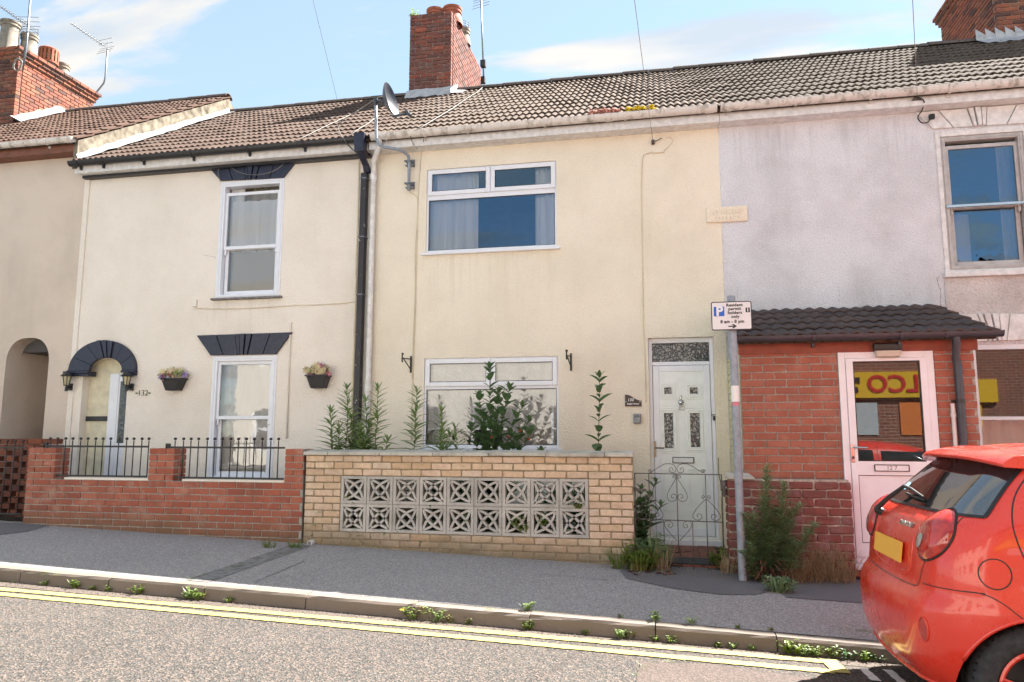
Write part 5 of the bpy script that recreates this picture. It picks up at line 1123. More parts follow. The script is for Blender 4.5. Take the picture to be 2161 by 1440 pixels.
def basket_hook(pts, label):
    (wx, wy0, wy1), (tx, ty) = pts; a0, a1 = at(wx, wy0, -.008), at(wx, wy1, -.008)
    # the arm stands out towards the street; its length comes from where its tip shows
    tip = None
    for L in [i*.01 for i in range(5, 60)]:
        q = Vector((a0.x, -L, a0.z-.03)); d = q-CAM; px = PW/2+FPX*d.dot(_r2)/d.dot(_fwd)
        if (px-tx)*(1 if tx > wx else -1) >= 0: tip = q; break
    tip = tip or Vector((a0.x, -.25, a0.z-.03)); tip.z = at(tx, ty+8, tip.y).z
    t = thing('basket_bracket', label, 'bracket', (a0.x, -.005, a1.z), 'hanging basket brackets')
    m = MB(); m.box(a0.x-.012, a0.x+.012, -.012, -.001, a1.z, a0.z); m.build('back_plate', 'blackiron', t)
    m = MB(); m.tube([(a0.x, -.008, a0.z-.04), tuple(tip)], .008, 6); m.build('arm', 'blackiron', t); m = MB(); m.tube([(a0.x, -.008, a1.z+.04), (a0.x, -.05, a1.z+.06), tuple(tip.lerp(Vector((a0.x, -.008, a0.z-.04)), .08))], .008, 6); m.build('brace', 'blackiron', t)
    m = MB(); c = tip; m.tube([(c.x, c.y, c.z-.05), (c.x, c.y-.015, c.z-.03), (c.x, c.y-.012, c.z+.02), (c.x, c.y, c.z+.05)], .010, 6); m.ball((c.x, c.y, c.z+.055), .017, 8); m.build('hook', 'blackiron', t)
basket_hook(((867.3, 752, 787), (850, 748)), 'empty black basket bracket left of the lower wide window'); basket_hook(((1204.7, 746, 783), (1196, 742)), 'empty black basket bracket right of the lower wide window')
# number plaque 130
y = -.012; pts = [(1319, 858), (1354, 858), (1354, 846), (1350, 845.5), (1345, 844), (1339, 841), (1334, 837.5), (1329, 834.8), (1324, 833.4), (1319, 833)]
pl = [at(*p, y) for p in pts]; t = thing('house_plaque', 'wavy topped brown slate plaque numbered 130 beside the pale green door', 'plaque', (pl[0].x, 0, pl[0].z))
m = MB(); m.prism([(p.x, p.z) for p in pl], y, -.001); m.build('plate', 'brownplaque', t)
a = at(1330.5, 844.3, y); letter('130', .052, (a.x, y-.001, a.z), 'textwhite', t, shear=.2, offset=.001); a = at(1336, 852.5, y); letter('Raglan Street', .027, (a.x, y-.001, a.z), 'textwhite', t, offset=.0008)
m = MB()
for p in ((1320.7, 848), (1350.7, 848)):
    a = at(*p, y); m.lathe([(.0005, .003), (.006, .001), (.007, -.001)], (a.x, y, a.z), 8, (0, -1, 0))
m.build('screw_caps', 'textwhite', t)
p, q = at(1337, 894, -.03), at(1352.5, 873.5, -.03); t = thing('key_safe', 'small grey metal key safe under the brown number plaque', 'key safe', ((p.x+q.x)/2, 0, p.z))
m = MB(); m.box(p.x, q.x, -.045, -.001, p.z, q.z); m.build('case', 'galv', t, bevel=.008); m = MB(); cx, cz = (p.x+q.x)/2, q.z-.032; m.box(cx-.024, cx+.024, -.050, -.0455, cz-.012, cz+.012); m.build('dial_window', 'blackplastic', t, bevel=.004); m = MB(); m.box(cx-.012, cx+.012, -.052, -.0505, cz-.006, cz+.006); m.build('dial', 'galv', t)
# terrace name stone across the party line
y = -.035; p, q = at(1491.5, 470.5, y), at(1577, 433, y); t = thing('name_stone', 'cream painted terrace name stone between the cream and grey houses', 'name stone', ((p.x+q.x)/2, 0, p.z))
m = MB(); m.box(p.x, q.x, y, -.001, p.z, q.z); m.build('slab', 'cream130', t, bevel=.012); m = MB(); frame(m, p.x+.045, q.x-.045, p.z+.025, q.z-.04, y-.006, y+.002, .008); m.build('border', 'cream130', t)
M['faint'] = plain('worn_cream_lettering', (.68, .60, .45), .9); cx = (p.x+q.x)/2; letter('ST HELENS', .060, (cx, y-.002, q.z-.087), 'faint', t, spacing=1.25, extrude=.002); letter('TERRACE', .060, (cx, y-.002, q.z-.155), 'faint', t, spacing=1.3, extrude=.002)
# ------------------------------------------------------------------ cables on the walls and overhead lines
def cable(name, label, pts, r, mat, Y=None, n=6, group=None, sub=6):
    P = [at(*p, Y) if len(p) == 2 else (at(p[0], p[1], p[2])) for p in pts]; out_ = []
    for i in range(len(P)-1):
        p0, p1, p2, p3 = P[max(i-1, 0)], P[i], P[i+1], P[min(i+2, len(P)-1)]
        for k in range(sub):
            s = k/sub; out_.append(0.5*((2*p1)+(p2-p0)*s+(2*p0-5*p1+4*p2-p3)*s*s+(3*p1-p0-3*p2+p3)*s**3))
    out_.append(P[-1]); m = MB(); m.tube(out_, r, n); o = m.build(name, mat, smooth=True); tag(o, label, 'cable', group); return o
cable('wall_cable', 'thin dark cable sagging across the navy upper window head', [(465, 384), (460, 362), (472, 346), (486, 352), (500, 362), (520, 368), (545, 369), (570, 364), (592, 352), (606, 336), (618, 328)], .004, 'cable_grey', -.075)
cable('wall_cable', 'cream cable clipped across the cream wall below the upper sash window', [(412, 650), (440, 652), (500, 651.5), (560, 649), (620, 645), (680, 643), (742, 638), (750, 628), (752, 580)], .006, 'creamcable', -.010)
m = MB(); a = at(412, 640, 0); m.box(a.x-.035, a.x+.035, -.03, -.001, a.z-.055, a.z+.05); tag(m.build('junction_box', 'cream132', bevel=.006), 'small cream junction box on the cream wall left of the upper sash window', 'junction box')
m = MB(); a, b = at(613, 683, -.02), at(605, 925, -.02); m.tube([(a.x+.02, -.001, a.z+.01), (a.x+.005, -.018, a.z+.012), (a.x, -.02, a.z-.01), (b.x, -.02, b.z)], .011, 8); tag(m.build('conduit', 'cream132', smooth=True), 'thin cream conduit running down beside the lower sash window', 'conduit')
cable('wall_cable', 'thin cream cable running down the wall left of the wide windows', [(890, 315), (886, 360), (882, 430), (880, 500), (878, 600), (875, 700), (872, 780), (870, 850), (868, 930)], .006, 'creamcable', -.008)
cable('wall_cable', 'second thin cream cable close beside the first, left of the wide windows', [(864, 406), (876, 412), (881, 424), (880, 470), (876, 530), (876, 610), (872, 720), (869.5, 800)], .004, 'creamcable', -.008)
cable('wall_cable', 'black cable dropping from the white gutter and looping back to the fascia', [(866, 286, -.30), (870, 300, -.25), (878, 311, -.16), (888, 316, -.03), (893, 300, -.2), (894, 294, -.26)], .005, 'cable_black')
cable('wall_cable', 'cream cable looping from the white box on the yellow wall and down by the door', [(1402, 318), (1412, 308), (1420, 298), (1414, 290), (1406, 291)], .004, 'creamcable', -.008)
cable('wall_cable', 'cream cable running down the yellow wall to the green door', [(1377, 322), (1362, 326), (1356, 338), (1354, 400), (1355, 500), (1357, 600), (1358, 690), (1361, 760), (1363, 850)], .005, 'creamcable', -.008)
p, q = at(1377, 323, -.03), at(1401, 316, -.03); m = MB(); m.box(p.x, q.x, -.035, -.001, p.z, q.z+.01); tag(m.build('junction_box', 'cream130', bevel=.006), 'small cream junction box high on the yellow wall above the green door', 'junction box')
def overhead(label, far, pts, r=.0055):
    P = [Vector(far)]+[at(*p) for p in pts]; out_ = []
    a, b = P[0], P[1]; a = b+(a-b)*((-13.0-b.y)/(a.y-b.y))      # on to the pole across the street
    for i in range(14):
        s = i/14; c = a.lerp(b, s); c.z -= .05*4*s*(1-s); out_.append(c)
    out_ += P[1:]; m = MB(); m.tube(out_, r*.62, 5); return tag(m.build('overhead_line', 'cable_grey', smooth=True), label, 'telephone line', 'overhead telephone lines')
def through(px, py, L, end):          # a point up the sight line, L metres before the end point's depth
    return tuple(at(px, py, end.y-L))
e = at(1378, 300, -.05); overhead('thin black line dropping to the hook on the yellow wall above the green door', through(1338, -14, 3.0, e), [(1378, 300, -.05)])
e = at(1936, 205, -.24); overhead('thin black line dropping to the fascia of the grey house', through(1925, -14, 2.7, e), [(1936, 205, -.24)])
e = at(712, 212, 3.4); overhead('thin black line coming down behind the roof ridge left of the satellite dish', through(658, -14, 2.6, e), [(712, 212, 3.4)], .006)
m = MB(); a = at(1378, 300, -.02); m.box(a.x-.02, a.x+.02, -.05, -.001, a.z-.03, a.z+.02); m.tube([(a.x, -.04, a.z), (a.x+.05, -.04, a.z+.005), (a.x+.11, -.03, a.z+.04)], .006, 6); tag(m.build('wall_hook', 'rustiron'), 'small iron cable hook on the yellow wall under the white gutter', 'hook')
m = MB(); a = at(1935, 205, -.24); m.prism([(a.x-.055, a.z-.03), (a.x+.055, a.z-.03), (a.x, a.z+.035)], -.225, -.206); tag(m.build('cable_anchor', 'rustiron'), 'small brown triangular cable anchor on the white fascia of the grey house', 'anchor')
cable('wall_cable', 'black cable looping from the fascia anchor to a clamp on the white window head', [(1936, 205, -.24), (1950, 214, -.22), (1946, 232, -.12), (1937, 248, -.09), (1945, 259, -.09), (1958, 258, -.09), (1966, 246, -.075)], .007, 'cable_black')
m = MB(); a = at(1966, 247, -.06); m.box(a.x-.03, a.x+.03, -.09, -.04, a.z-.03, a.z+.03); tag(m.build('cable_clamp', 'cable_black', bevel=.008), 'small black cable clamp on the white window head of the grey house', 'clamp')
# satellite dish on its bent pole
sd = thing('satellite_dish', 'grey satellite dish seen almost edge on, held above the gutter by a bent steel pole', 'satellite dish', tuple(at(863, 400, -.1)))
yy = -.36; W3 = lambda px, py, Y: tuple(at(px, py, Y))
pp3 = [W3(862.5, 403, -.09), W3(863.5, 345, -.09), W3(862, 330, -.12), W3(853, 321, -.20), W3(838, 315, -.30), W3(812, 311, -.38), W3(800, 306, -.40), W3(794.5, 292, -.40), W3(793.5, 270, -.40), W3(793, 216, -.40)]
m = MB(); m.tube(pp3, .021, 12); m.build('pole', 'greypaint', sd, smooth=True)
for py in (341, 388):
    a = at(863, py, -.09); m = MB(); m.box(a.x-.055, a.x+.055, -.085, -.001, a.z-.052, a.z-.040); m.box(a.x-.055, a.x+.055, -.012, -.001, a.z-.05, a.z+.05); m.box(a.x-.055, a.x+.055, -.125, -.105, a.z-.010, a.z+.010)
    for s in (-1, 1): m.tube([(a.x+s*.045, -.14, a.z), (a.x+s*.045, -.01, a.z)], .007, 6)
    m.build('pole_clamp', 'galv', sd)
dc = at(827, 211, -.42); ax = Vector((.97, -.06, .22)).normalized()
m = MB(); R_ = .215; u = Vector((0, 0, 1)); u = (u-ax*u.dot(ax)).normalized(); v = ax.cross(u); nr, ns = 7, 28; V = []; F = []
for s, off in ((0, 0.0), (1, -.008)):
    b0 = len(V)
    for i in range(nr+1):
        r_ = R_*i/nr
        for k in range(ns): V.append(dc+u*(r_*1.12*cos(2*pi*k/ns))+v*(r_*sin(2*pi*k/ns))+ax*(.10*(r_/R_)**2-.10+off))
    F += [(b0+i*ns+k, b0+i*ns+(k+1) % ns, b0+(i+1)*ns+(k+1) % ns, b0+(i+1)*ns+k) for i in range(nr) for k in range(ns)]
F += [(nr*ns+k, nr*ns+(k+1) % ns, (nr+1)*ns+nr*ns+(k+1) % ns, (nr+1)*ns+nr*ns+k) for k in range(ns)]
m.add(V, F); M['dishgrey'] = plain('satin_grey_dish', (.055, .065, .085), .45, var=.08); m.build('reflector', 'dishgrey', sd, smooth=40)
back = dc-ax*.11; pt = Vector(pp3[-1])
m = MB(); m.tube([pt-Vector((0, 0, .03)), pt+Vector((.02, 0, .02)), back], .022, 8); m.lathe([(.03, -.04), (.03, .05)], pt, 10); m.build('mount', 'darkgrey', sd, smooth=40)
low = dc-u*(R_*1.10)+ax*.0; lnb = at(861, 240, -.60)
m = MB(); m.tube([low-ax*.03, low+(Vector(lnb)-low)*.5, lnb], .018, 8); m.build('feed_arm', 'dishgrey', sd, smooth=True)
m = MB(); d = (dc-Vector(lnb)).normalized(); m.lathe([(.020, -.07), (.024, -.04), (.024, .01), (.034, .02), (.034, .05), (.012, .055)], lnb, 12, d); m.build('receiver', 'darkgrey', sd, smooth=40)
cable('roof_cable', 'pair of pale cables slung from the dish over the tiles to the black gutter', [(806, 204, -.40), (795, 208, -.3), (770, 224, -.3), (740, 243, -.3), (722, 256, -.3), (714, 268, -.3), (718, 282, -.32), (728, 297, -.33), (732, 306, -.25)], .006, 'cable_white')
cable('roof_cable', 'black cable bundle drooping from the gutter to the black downpipe', [(728, 296, -.33), (740, 312, -.26), (756, 326, -.14), (768, 340, -.13)], .007, 'cable_black')
def roofpt(px, py, lift=.07):
    d = ray(px, py); t = (ZE+lift+(CAM.y-YE)*PITCHM-CAM.z)/(d.z-PITCHM*d.y); return CAM+d*t
def roofcable(label, pts, r=.0045):
    m = MB(); m.tube([roofpt(*p) for p in pts], r, 5); tag(m.build('roof_cable', 'cable_white', smooth=True), label, 'cable', 'pale cables lying on the roof tiles')
roofcable('pale cable lying over the tiles right of the satellite dish up to the chimney flashing', [(876, 276), (900, 262), (930, 244), (960, 226), (985, 208), (1005, 196), (1022, 182)])
roofcable('pale cable lying over the brown tiles left of the satellite dish', [(618, 301), (650, 285), (690, 265), (730, 247), (768, 228)]); roofcable('short pale cable on the tiles beneath the satellite dish', [(735, 288), (755, 274), (775, 262), (800, 243)])
# aerials
def aerial(label, base, topz, bend=None, boom=None, els=12, ell=.2, loc=None):
    t = thing('tv_aerial', label, 'aerial', tuple(base)); m = MB(); pts = [base]+(bend or [])+[topz]; m.tube(pts, .019, 8); m.build('mast', 'galv', t, smooth=True)
    if boom:
        a, b = Vector(boom[0]), Vector(boom[1]); m = MB(); m.tube([a, b], .011, 6); m.build('boom', 'galv', t)
        for i in range(els):
            c = a.lerp(b, (i+.5)/els); dd = (b-a).normalized(); px_ = dd.cross(Vector((0, 0, 1))).normalized(); L = ell*(1.0-.4*i/els); m = MB(); m.tube([c-px_*L/2, c+px_*L/2], .006, 4); m.build('element', 'galv', t)
        m = MB(); px_ = (b-a).normalized().cross(Vector((0, 0, 1))).normalized()
        for k in (-.16, -.08, .0, .08, .16): m.tube([a-(b-a).normalized()*.06+Vector((0, 0, k))-px_*.22+(b-a).normalized()*abs(k)*.5, a-(b-a).normalized()*.06+Vector((0, 0, k))+px_*.22+(b-a).normalized()*abs(k)*.5], .006, 4)
        m.tube([a-(b-a).normalized()*.06+Vector((0, 0, -.18)), a-(b-a).normalized()*.06+Vector((0, 0, .18))], .008, 5); m.build('reflector', 'galv', t)
Yl = 4.62
B3 = lambda px, py, Y: at(px, py, Y)
aerial('television aerial on a cranked mast behind the left chimney', B3(194, 222, Yl), B3(227, 102, Yl), bend=[B3(197, 205, Yl), B3(206, 192, Yl), B3(219, 176, Yl), B3(222, 165, Yl)], boom=(B3(222, 98, Yl-.0), B3(150, 49, Yl-.9)), els=12, ell=.17)
m = MB(); a, b = B3(183, 217, Yl), B3(203, 217, Yl); m.tube([a, b], .014, 6); m.tube([B3(181, 230, Yl-.2), B3(182, 217, Yl)], .02, 6); tag(m.build('mast_bracket', 'galv'), 'steel bracket holding the cranked aerial mast to the left chimney', 'bracket')
aerial('tall television aerial mast strapped to the front corner of the left chimney', B3(48, 148, 2.25), B3(66, -30, 2.25), bend=[B3(56, 95, 2.25)], boom=(B3(58, 53, 2.25), B3(-10, 6, 1.3)), els=14, ell=.16)
m = MB(); c = B3(37, 137, 2.28); m.tube([(c.x+.10*cos(q)*1.0+.01*sin(5*q), c.y+.01*sin(3*q), c.z+.13*sin(q)) for q in [2*pi*k/20*2.6 for k in range(21)]], .014, 6); tag(m.build('coiled_cable', 'cable_white', smooth=True), 'coil of pale cable hung on the front of the left chimney', 'cable coil')
aerial('thin television aerial mast behind the middle chimney', B3(1021, 176, 5.5), B3(1014, -30, 5.5), boom=(B3(1015, 1, 5.5), B3(985, -12, 4.9)), els=4, ell=.3)
m = MB(); a, b = B3(1018, 132, 5.46), B3(1024, 176, 5.46); m.box(a.x-.05, a.x+.07, 5.38, 5.5, b.z, b.z+.13); m.box(a.x-.03, a.x+.08, 5.38, 5.5, a.z-.12, a.z+.02); tag(m.build('mast_bracket', 'blackiron'), 'black clamp fixing the thin aerial mast behind the middle chimney', 'bracket')
# weeds on the chimney top
# ------------------------------------------------------------------ parking sign
yp = -1.90; pb = at(1568, 1228, yp); gz_ = pave(pb.x, yp); pt_ = at(1542, 627, yp)
ps_ = thing('parking_sign', 'resident permit parking sign on a grey pole beside the dark brick wall', 'sign', (pb.x, yp, gz_))
pt2 = Vector((pt_.x+.004, yp, pt_.z)); m = MB(); m.tube([(pb.x, yp, gz_-.05), tuple(pt2)], .038, 18); m.build('pole', 'greypaint', ps_, smooth=40); m = MB(); m.lathe([(.040, -.03), (.040, .0), (.034, .008), (.001, .01)], pt2, 18); m.build('pole_cap', 'greypaint', ps_, smooth=40)
ys = yp-.060; a, b = at(1502, 698, ys), at(1585.5, 635, ys)
pw_, ph_ = b.x-a.x, b.z-a.z; cx, cz = (a.x+b.x)/2, (a.z+b.z)/2
def rrect(cx, cz, w_, h_, r, y0, y1, name, mat, par):
    pts = []
    for qx, qz, a0 in ((1, -1, -pi/2), (1, 1, 0), (-1, 1, pi/2), (-1, -1, pi)):
        for k in range(6): t_ = a0+pi/2*k/5; pts.append((cx+qx*(w_/2-r)+r*cos(t_), cz+qz*(h_/2-r)+r*sin(t_)))
    m = MB(); m.prism(pts, y0, y1); return m.build(name, mat, par)
sp = rrect(cx, cz, pw_, ph_, .018, ys, ys+.004, 'sign_plate', 'textblack', ps_); M['signwhite'] = plain('sign_white', (.74, .74, .77), .45, var=.02); rrect(cx, cz, pw_-.018, ph_-.018, .012, ys-.0012, ys-.0002, 'sign_face', 'signwhite', sp)
u_ = pw_/1200
def sxz(zx, zy): return (a.x+(zx-150)/1205*pw_, b.z-(zy-222)/905*ph_)
x_, z_ = sxz(388, 530); rrect(x_, z_, .26*pw_, .335*ph_, .006, ys-.0024, ys-.0013, 'parking_symbol', 'signblue', sp)
T_ = lambda s, zx, zy, size, mat='textblack', **k: letter(s, size, (sxz(zx, zy)[0], ys-.0036, sxz(zx, zy)[1]), mat, sp, extrude=.0004, **k)
T_('P', 398, 535, .128, 'textwhite', offset=.0045)
sz = .0405
for s, zx, zy in (('Resident', 850, 342), ('permit', 852, 462), ('holders', 858, 585), ('only', 862, 708)): T_(s, zx, zy, sz, offset=.0012, spacing=1.08)
T_('8 am - 8 pm', 770, 862, .043, offset=.0012, spacing=1.05)
x_, z_ = sxz(1238, 508); rrect(x_, z_, .105*pw_, .165*ph_, .003, ys-.0024, ys-.0013, 'zone_box', 'textblack', sp); T_('1', 1238, 510, .048, 'textwhite', offset=.0015)
x0_, z_ = sxz(650, 1008); x1_, _z = sxz(900, 1008); h_ = .018*ph_; m = MB(); hd = .068*ph_
m.prism([(x0_, z_-h_*1.05), (x1_-.030, z_-h_*1.05), (x1_-.048, z_-hd), (x1_-.028, z_-hd), (x1_, z_), (x1_-.028, z_+hd), (x1_-.048, z_+hd), (x1_-.030, z_+h_*1.05), (x0_, z_+h_*1.05)], ys-.0036, ys-.0013); m.build('arrow', 'textblack', sp)
m = MB()
for dz in (-.09, .09): m.box(cx-.05, cx+.06, ys+.0045, yp-.02, cz+dz-.012, cz+dz+.012)
m.build('sign_clip', 'galv', ps_)
for (py0, py1, mt_) in ((814, 848, 'textwhite'), (849, 856, 'petalpink')):
    c0, c1 = at(1553, py1, yp-.04), at(1553, py0, yp-.04); f = lambda z: pb.x+(pt2.x-pb.x)*(z-gz_)/(pt2.z-gz_); m = MB(); m.lathe([(.0392, 0), (.0392, c1.z-c0.z)], (f(c0.z), yp, c0.z), 18, cap=False); m.build('sticker', mt_, ps_, smooth=40)
# ------------------------------------------------------------------ plants
PR = random.Random(21)
def leaf_geo(m, base, d, L, W_, droop=0.3, up=Vector((0, 0, 1)), seg=3):
    d = Vector(d).normalized(); side = d.cross(up); side = side.normalized() if side.length > 1e-4 else Vector((1, 0, 0)); nn = side.cross(d); A = []; p = Vector(base)
    cur = d.copy(); V = []
    for i in range(seg+1):
        t = i/seg; w_ = W_*sin(pi*min(.98, .12+.88*t))**.8 if i < seg else 0.0015
        V += [p-side*w_/2+nn*w_*.18, p, p+side*w_/2+nn*w_*.18]; cur = (cur+Vector((0, 0, -droop/seg))).normalized(); p = p+cur*(L/seg)
    F = []
    for i in range(seg):
        a = i*3; F += [(a, a+1, a+4, a+3), (a+1, a+2, a+5, a+4)]
    m.add(V, F)
def stalk(p, h, lean, n=7, wob=.02, rnd=PR):
    P = []; q = Vector(p)
    for i in range(n+1):
        t = i/n; P.append(Vector((p[0]+lean[0]*t*t+rnd.uniform(-wob, wob)*t, p[1]+lean[1]*t*t+rnd.uniform(-wob, wob)*t, p[2]+h*t)))
    return P
def interp(P, t):
    s = t*(len(P)-1); i = min(int(s), len(P)-2); return P[i].lerp(P[i+1], s-i)
def willow_plant(label, x, y, ztop, group, lean=(0, 0), dens=100, L=.30, W_=.052, mat='leafgold'):
    b = Vector((x, y, zw(x)+.02)); t = thing('tall_weed', label, 'plant', tuple(b), group); stems = [((0, 0), 1.0, lean)]+[((PR.uniform(-.07, .07), PR.uniform(-.05, .05)), PR.uniform(.35, .85), (PR.uniform(-.09, .09), PR.uniform(-.05, .05))) for _ in range(PR.choice((1, 2, 2, 3)))]
    ms, m = MB(), MB()
    for (ox, oy), hh, ln in stems:
        b2 = b+Vector((ox, oy, 0)); h = (ztop-b.z)*hh; P = stalk(b2, h, ln, 9, .03); ms.tube(P, [.007*(1-.7*i/(len(P)-1)) for i in range(len(P))], 5)
        n = int(dens*h/.9*PR.uniform(.7, 1.1)); q = PR.random()*6
        for i in range(n):
            s = .10+.90*(i+PR.uniform(-.4, .4))/n; q += 2.4+PR.uniform(-.5, .5); k = (1-.62*max(0, (s-.45)/.55))*PR.uniform(.55, 1.3)*(.75+.25*hh); leaf_geo(m, interp(P, max(.05, min(.99, s))), (cos(q), sin(q), PR.uniform(-.15, .35)+.7*s*s), L*k, W_*k*PR.uniform(.75, 1.2), PR.uniform(.0, .5)*(1-s)+.2)
        for i in range(7): q = 2.1*i; leaf_geo(m, P[-1]-Vector((0, 0, .02*PR.random())), (cos(q)*.6, sin(q)*.6, 1.0), L*.33, W_*.5, .0)
    ms.build('stem', 'stem', t); m.build('foliage', mat, t, fix=False); return t
GW = 'tall weeds behind the buff garden wall'
for (px, py, Y, lean, lab, dn) in (
    (700, 868, -1.25, (-.05, 0), 'willowy green weed at the left end of the buff wall, shorter of the first pair', 60), (733, 820, -1.15, (.02, 0), 'tall willowy weed just left of the black downpipe', 74), (716, 905, -1.3, (-.03, 0), 'short willowy weed between the two at the left end of the buff wall', 60),
    (776, 846, -1.10, (.0, 0), 'willowy weed between the black and white downpipes', 66), (798, 820, -1.2, (.01, 0), 'tall willowy weed just right of the white downpipe', 72), (768, 902, -1.25, (-.04, 0), 'low bushy weed at the foot of the black downpipe', 80), (757, 925, -1.3, (-.06, 0), 'lowest bushy weed under the black downpipe', 80), (812, 930, -1.3, (.1, 0), 'low weed sprawling right of the white downpipe', 50),
    (877, 826, -1.2, (.0, 0), 'single willowy weed left of the lower wide window', 74), (930, 868, -1.0, (.03, 0), 'thin spike of weed at the left side of the lower wide window', 40), (936, 900, -1.2, (.0, 0), 'small willowy weed before the lower wide window', 60), (965, 905, -1.15, (.01, 0), 'thin weed spike under the lace curtain hem', 40)):
    a = at(px, py, Y); willow_plant(lab, a.x-lean[0]*.6, Y, a.z, GW, lean, dn*1.35)
def big_leaf(W_=.05, L=.10):
    m = MB(); leaf_geo(m, (0, 0, 0), (1, 0, .12), L, W_, .55, seg=4); me = m.mesh('leaf'); me.materials.append(M['leafbud']); me.shade_smooth(); return me
BL = [big_leaf(.060, .150), big_leaf(.070, .130), big_leaf(.052, .12)]
def put_leaf(par, p, q, up, s): place(PR.choice(BL), 'leaf', par, p, (PR.uniform(-.5, .5), -up, q), (s, s, s))
def broad_plant(label, cat_label, x, y, ztop, stems, whorl, group=None, size=1.0, base=None):
    b = Vector((x, y, (base if base is not None else zw(x)+.02))); t = thing('shrub', label, 'shrub', tuple(b), group)
    for (dx, dy, hh) in stems:
        h = (ztop-b.z)*hh; P = stalk(b, h, (dx, dy), wob=.012); m = MB(); m.tube(P, [.009*(1-.7*i/(len(P)-1)) for i in range(len(P))], 5); m.build('stem', 'stem', t)
        n = max(3, int(h/whorl))
        for i in range(n):
            s = .15+.85*(i+.5)/n; q0 = i*1.57+PR.uniform(-.3, .3)
            for k in range(2):
                sz_ = size*(1.1-.55*s)*PR.uniform(.85, 1.25); put_leaf(t, interp(P, s), q0+k*pi+PR.uniform(-.3, .3), .35+.5*s, sz_)
                if PR.random() < .6: put_leaf(t, interp(P, min(1, s+.03)), q0+k*pi+1.2, .6, sz_*.55)
        for k in range(4): put_leaf(t, P[-1], k*pi/2, 1.05, size*.42)
    return t
a = at(1035, 778, -1.05); broad_plant('dark leafy shrub growing in front of the lower wide window', 'shrub', a.x, -1.05, a.z, [(0, 0, 1.0), (-.14, .0, .84), (.10, .02, .86), (.22, -.05, .88), (.36, 0, .78), (.50, -.05, .64), (.30, -.1, .60), (.06, -.12, .66), (-.20, -.08, .66), (.60, -.1, .52), (.44, .03, .70), (-.08, .05, .72)], .10, size=1.75)
a = at(1264, 797, -1.15); broad_plant('single leafy shoot standing against the yellow wall right of the lower wide window', 'shrub', a.x-.03, -1.15, a.z, [(.03, 0, 1.0)], .125, size=1.75)
# red and pink roses among the shrub
for (px, py, wl) in ((1072, 925, 'second from the left among the dark shrub leaves'), (1098, 912, 'highest among the dark shrub leaves'), (1116, 930, 'rightmost among the dark shrub leaves'), (1037, 926, 'leftmost among the dark shrub leaves')):
    a = at(px, py, -1.16); m = MB()
    for k in range(10):
        q = 2.4*k; leaf_geo(m, a, (cos(q)*.8, sin(q)*.8, .7), .032, .03, -.4, seg=2)
    M.setdefault('rose', plain('red_petal', (.42, .07, .05), .7)); o = m.build('rose', 'rose', fix=False); tag(o, 'small red rose bloom, '+wl, 'flower', 'red roses in the shrub')
# ragged greenery behind the screen blocks and beside the gate
def tuft(name, label, p, n, h, spread, mat, w_=.012, group=None, cat='weed', lean=.5, leafy=False):
    m = MB(); c = Vector(p)
    for i in range(n):
        q = PR.uniform(0, 2*pi); r_ = spread*PR.random()**.6*.45; b = c+Vector((r_*cos(q), r_*sin(q)*.6, 0)); L = h*PR.uniform(.45, 1.1); leaf_geo(m, b, (cos(q)*lean*PR.random(), sin(q)*lean*PR.random(), 1), L, w_*PR.uniform(.7, 1.3), PR.uniform(.2, .9), seg=3)
        if leafy:
            for k in range(3): s = PR.uniform(.2, .8); leaf_geo(m, b+Vector((cos(q)*lean*.3*s*L, sin(q)*lean*.3*s*L, L*s)), (cos(q+k*2), sin(q+k*2), .5), L*.4, w_*1.8, .4, seg=2)
    o = m.build(name, mat, fix=False); return tag(o, label, cat, group)
for (px, py, s, wl) in ((1090, 1100, .16, 'lower block, third from the right'), (1145, 1098, .13, 'lower block, second from the right'), (1220, 1062, .12, 'lower right corner block'), (1104, 1112, .12, 'lower block third from the right, lower sprig')):
    a = at(px, py+12, YW-.005); tuft('wall_weed', 'little green weed growing out of the '+wl, (a.x, YW+.01, a.z), 9, s, .10, 'leaflime', .022, 'weeds growing in the screen blocks', 'weed', 1.1, True)
a = at(1350, 1050, YW+.25); broad_plant('dark leafy shrub leaning round the end of the buff wall beside the gate', 'shrub', a.x+.0, YW+.22, at(1370, 1018, YW+.25).z, [(.02, 0, .9), (.10, 0, .82), (.16, .02, 1.0), (-.02, -.02, .7), (.05, .0, .75), (.22, 0, .7), (.08, -.03, .55)], .10, size=1.45)
for (px, py, n, h, sp, mt_, lab, w_, lf) in (
    (1372, 1196, 80, .36, .36, 'leafthistle', 'thick feathery green weed at the left foot of the gate', .016, True), (1350, 1206, 40, .26, .30, 'leaflime', 'lime green leafy weed at the corner of the buff wall', .034, True),
    (1300, 1222, 55, .24, .16, 'leaflime', 'yellow green grass tuft at the right foot of the buff wall', .010, False), (1398, 1206, 40, .30, .18, 'drygrass', 'bleached dry grass clump bending before the gate', .008, False),
    (1520, 1200, 26, .22, .16, 'leaflime', 'bright green weed at the right foot of the gate', .030, True), (1525, 1160, 22, .20, .18, 'leaflime', 'bright green weed behind the gate hinge post', .03, True), (1535, 1212, 34, .25, .16, 'drygrass', 'dry grass clump between the gate and the sign pole', .008, False)):
    a = onpave(px, py); a.y = max(a.y, -1.75) if py > 1190 else YW+.2; tuft('weed', lab, (a.x, a.y, pave(a.x, a.y) if a.y < YW else zw(a.x)), n, h, sp, mt_, w_, None, 'weed', .6, lf)
m = MB()
for i in range(210):
    a = onpave(PR.uniform(1340, 1560), PR.uniform(1196, 1222)); leaf_geo(m, (a.x, a.y, pave(a.x, a.y)), (PR.uniform(-1, 1), PR.uniform(-1, 1), .6), PR.uniform(.03, .09), .006, .8, seg=2)
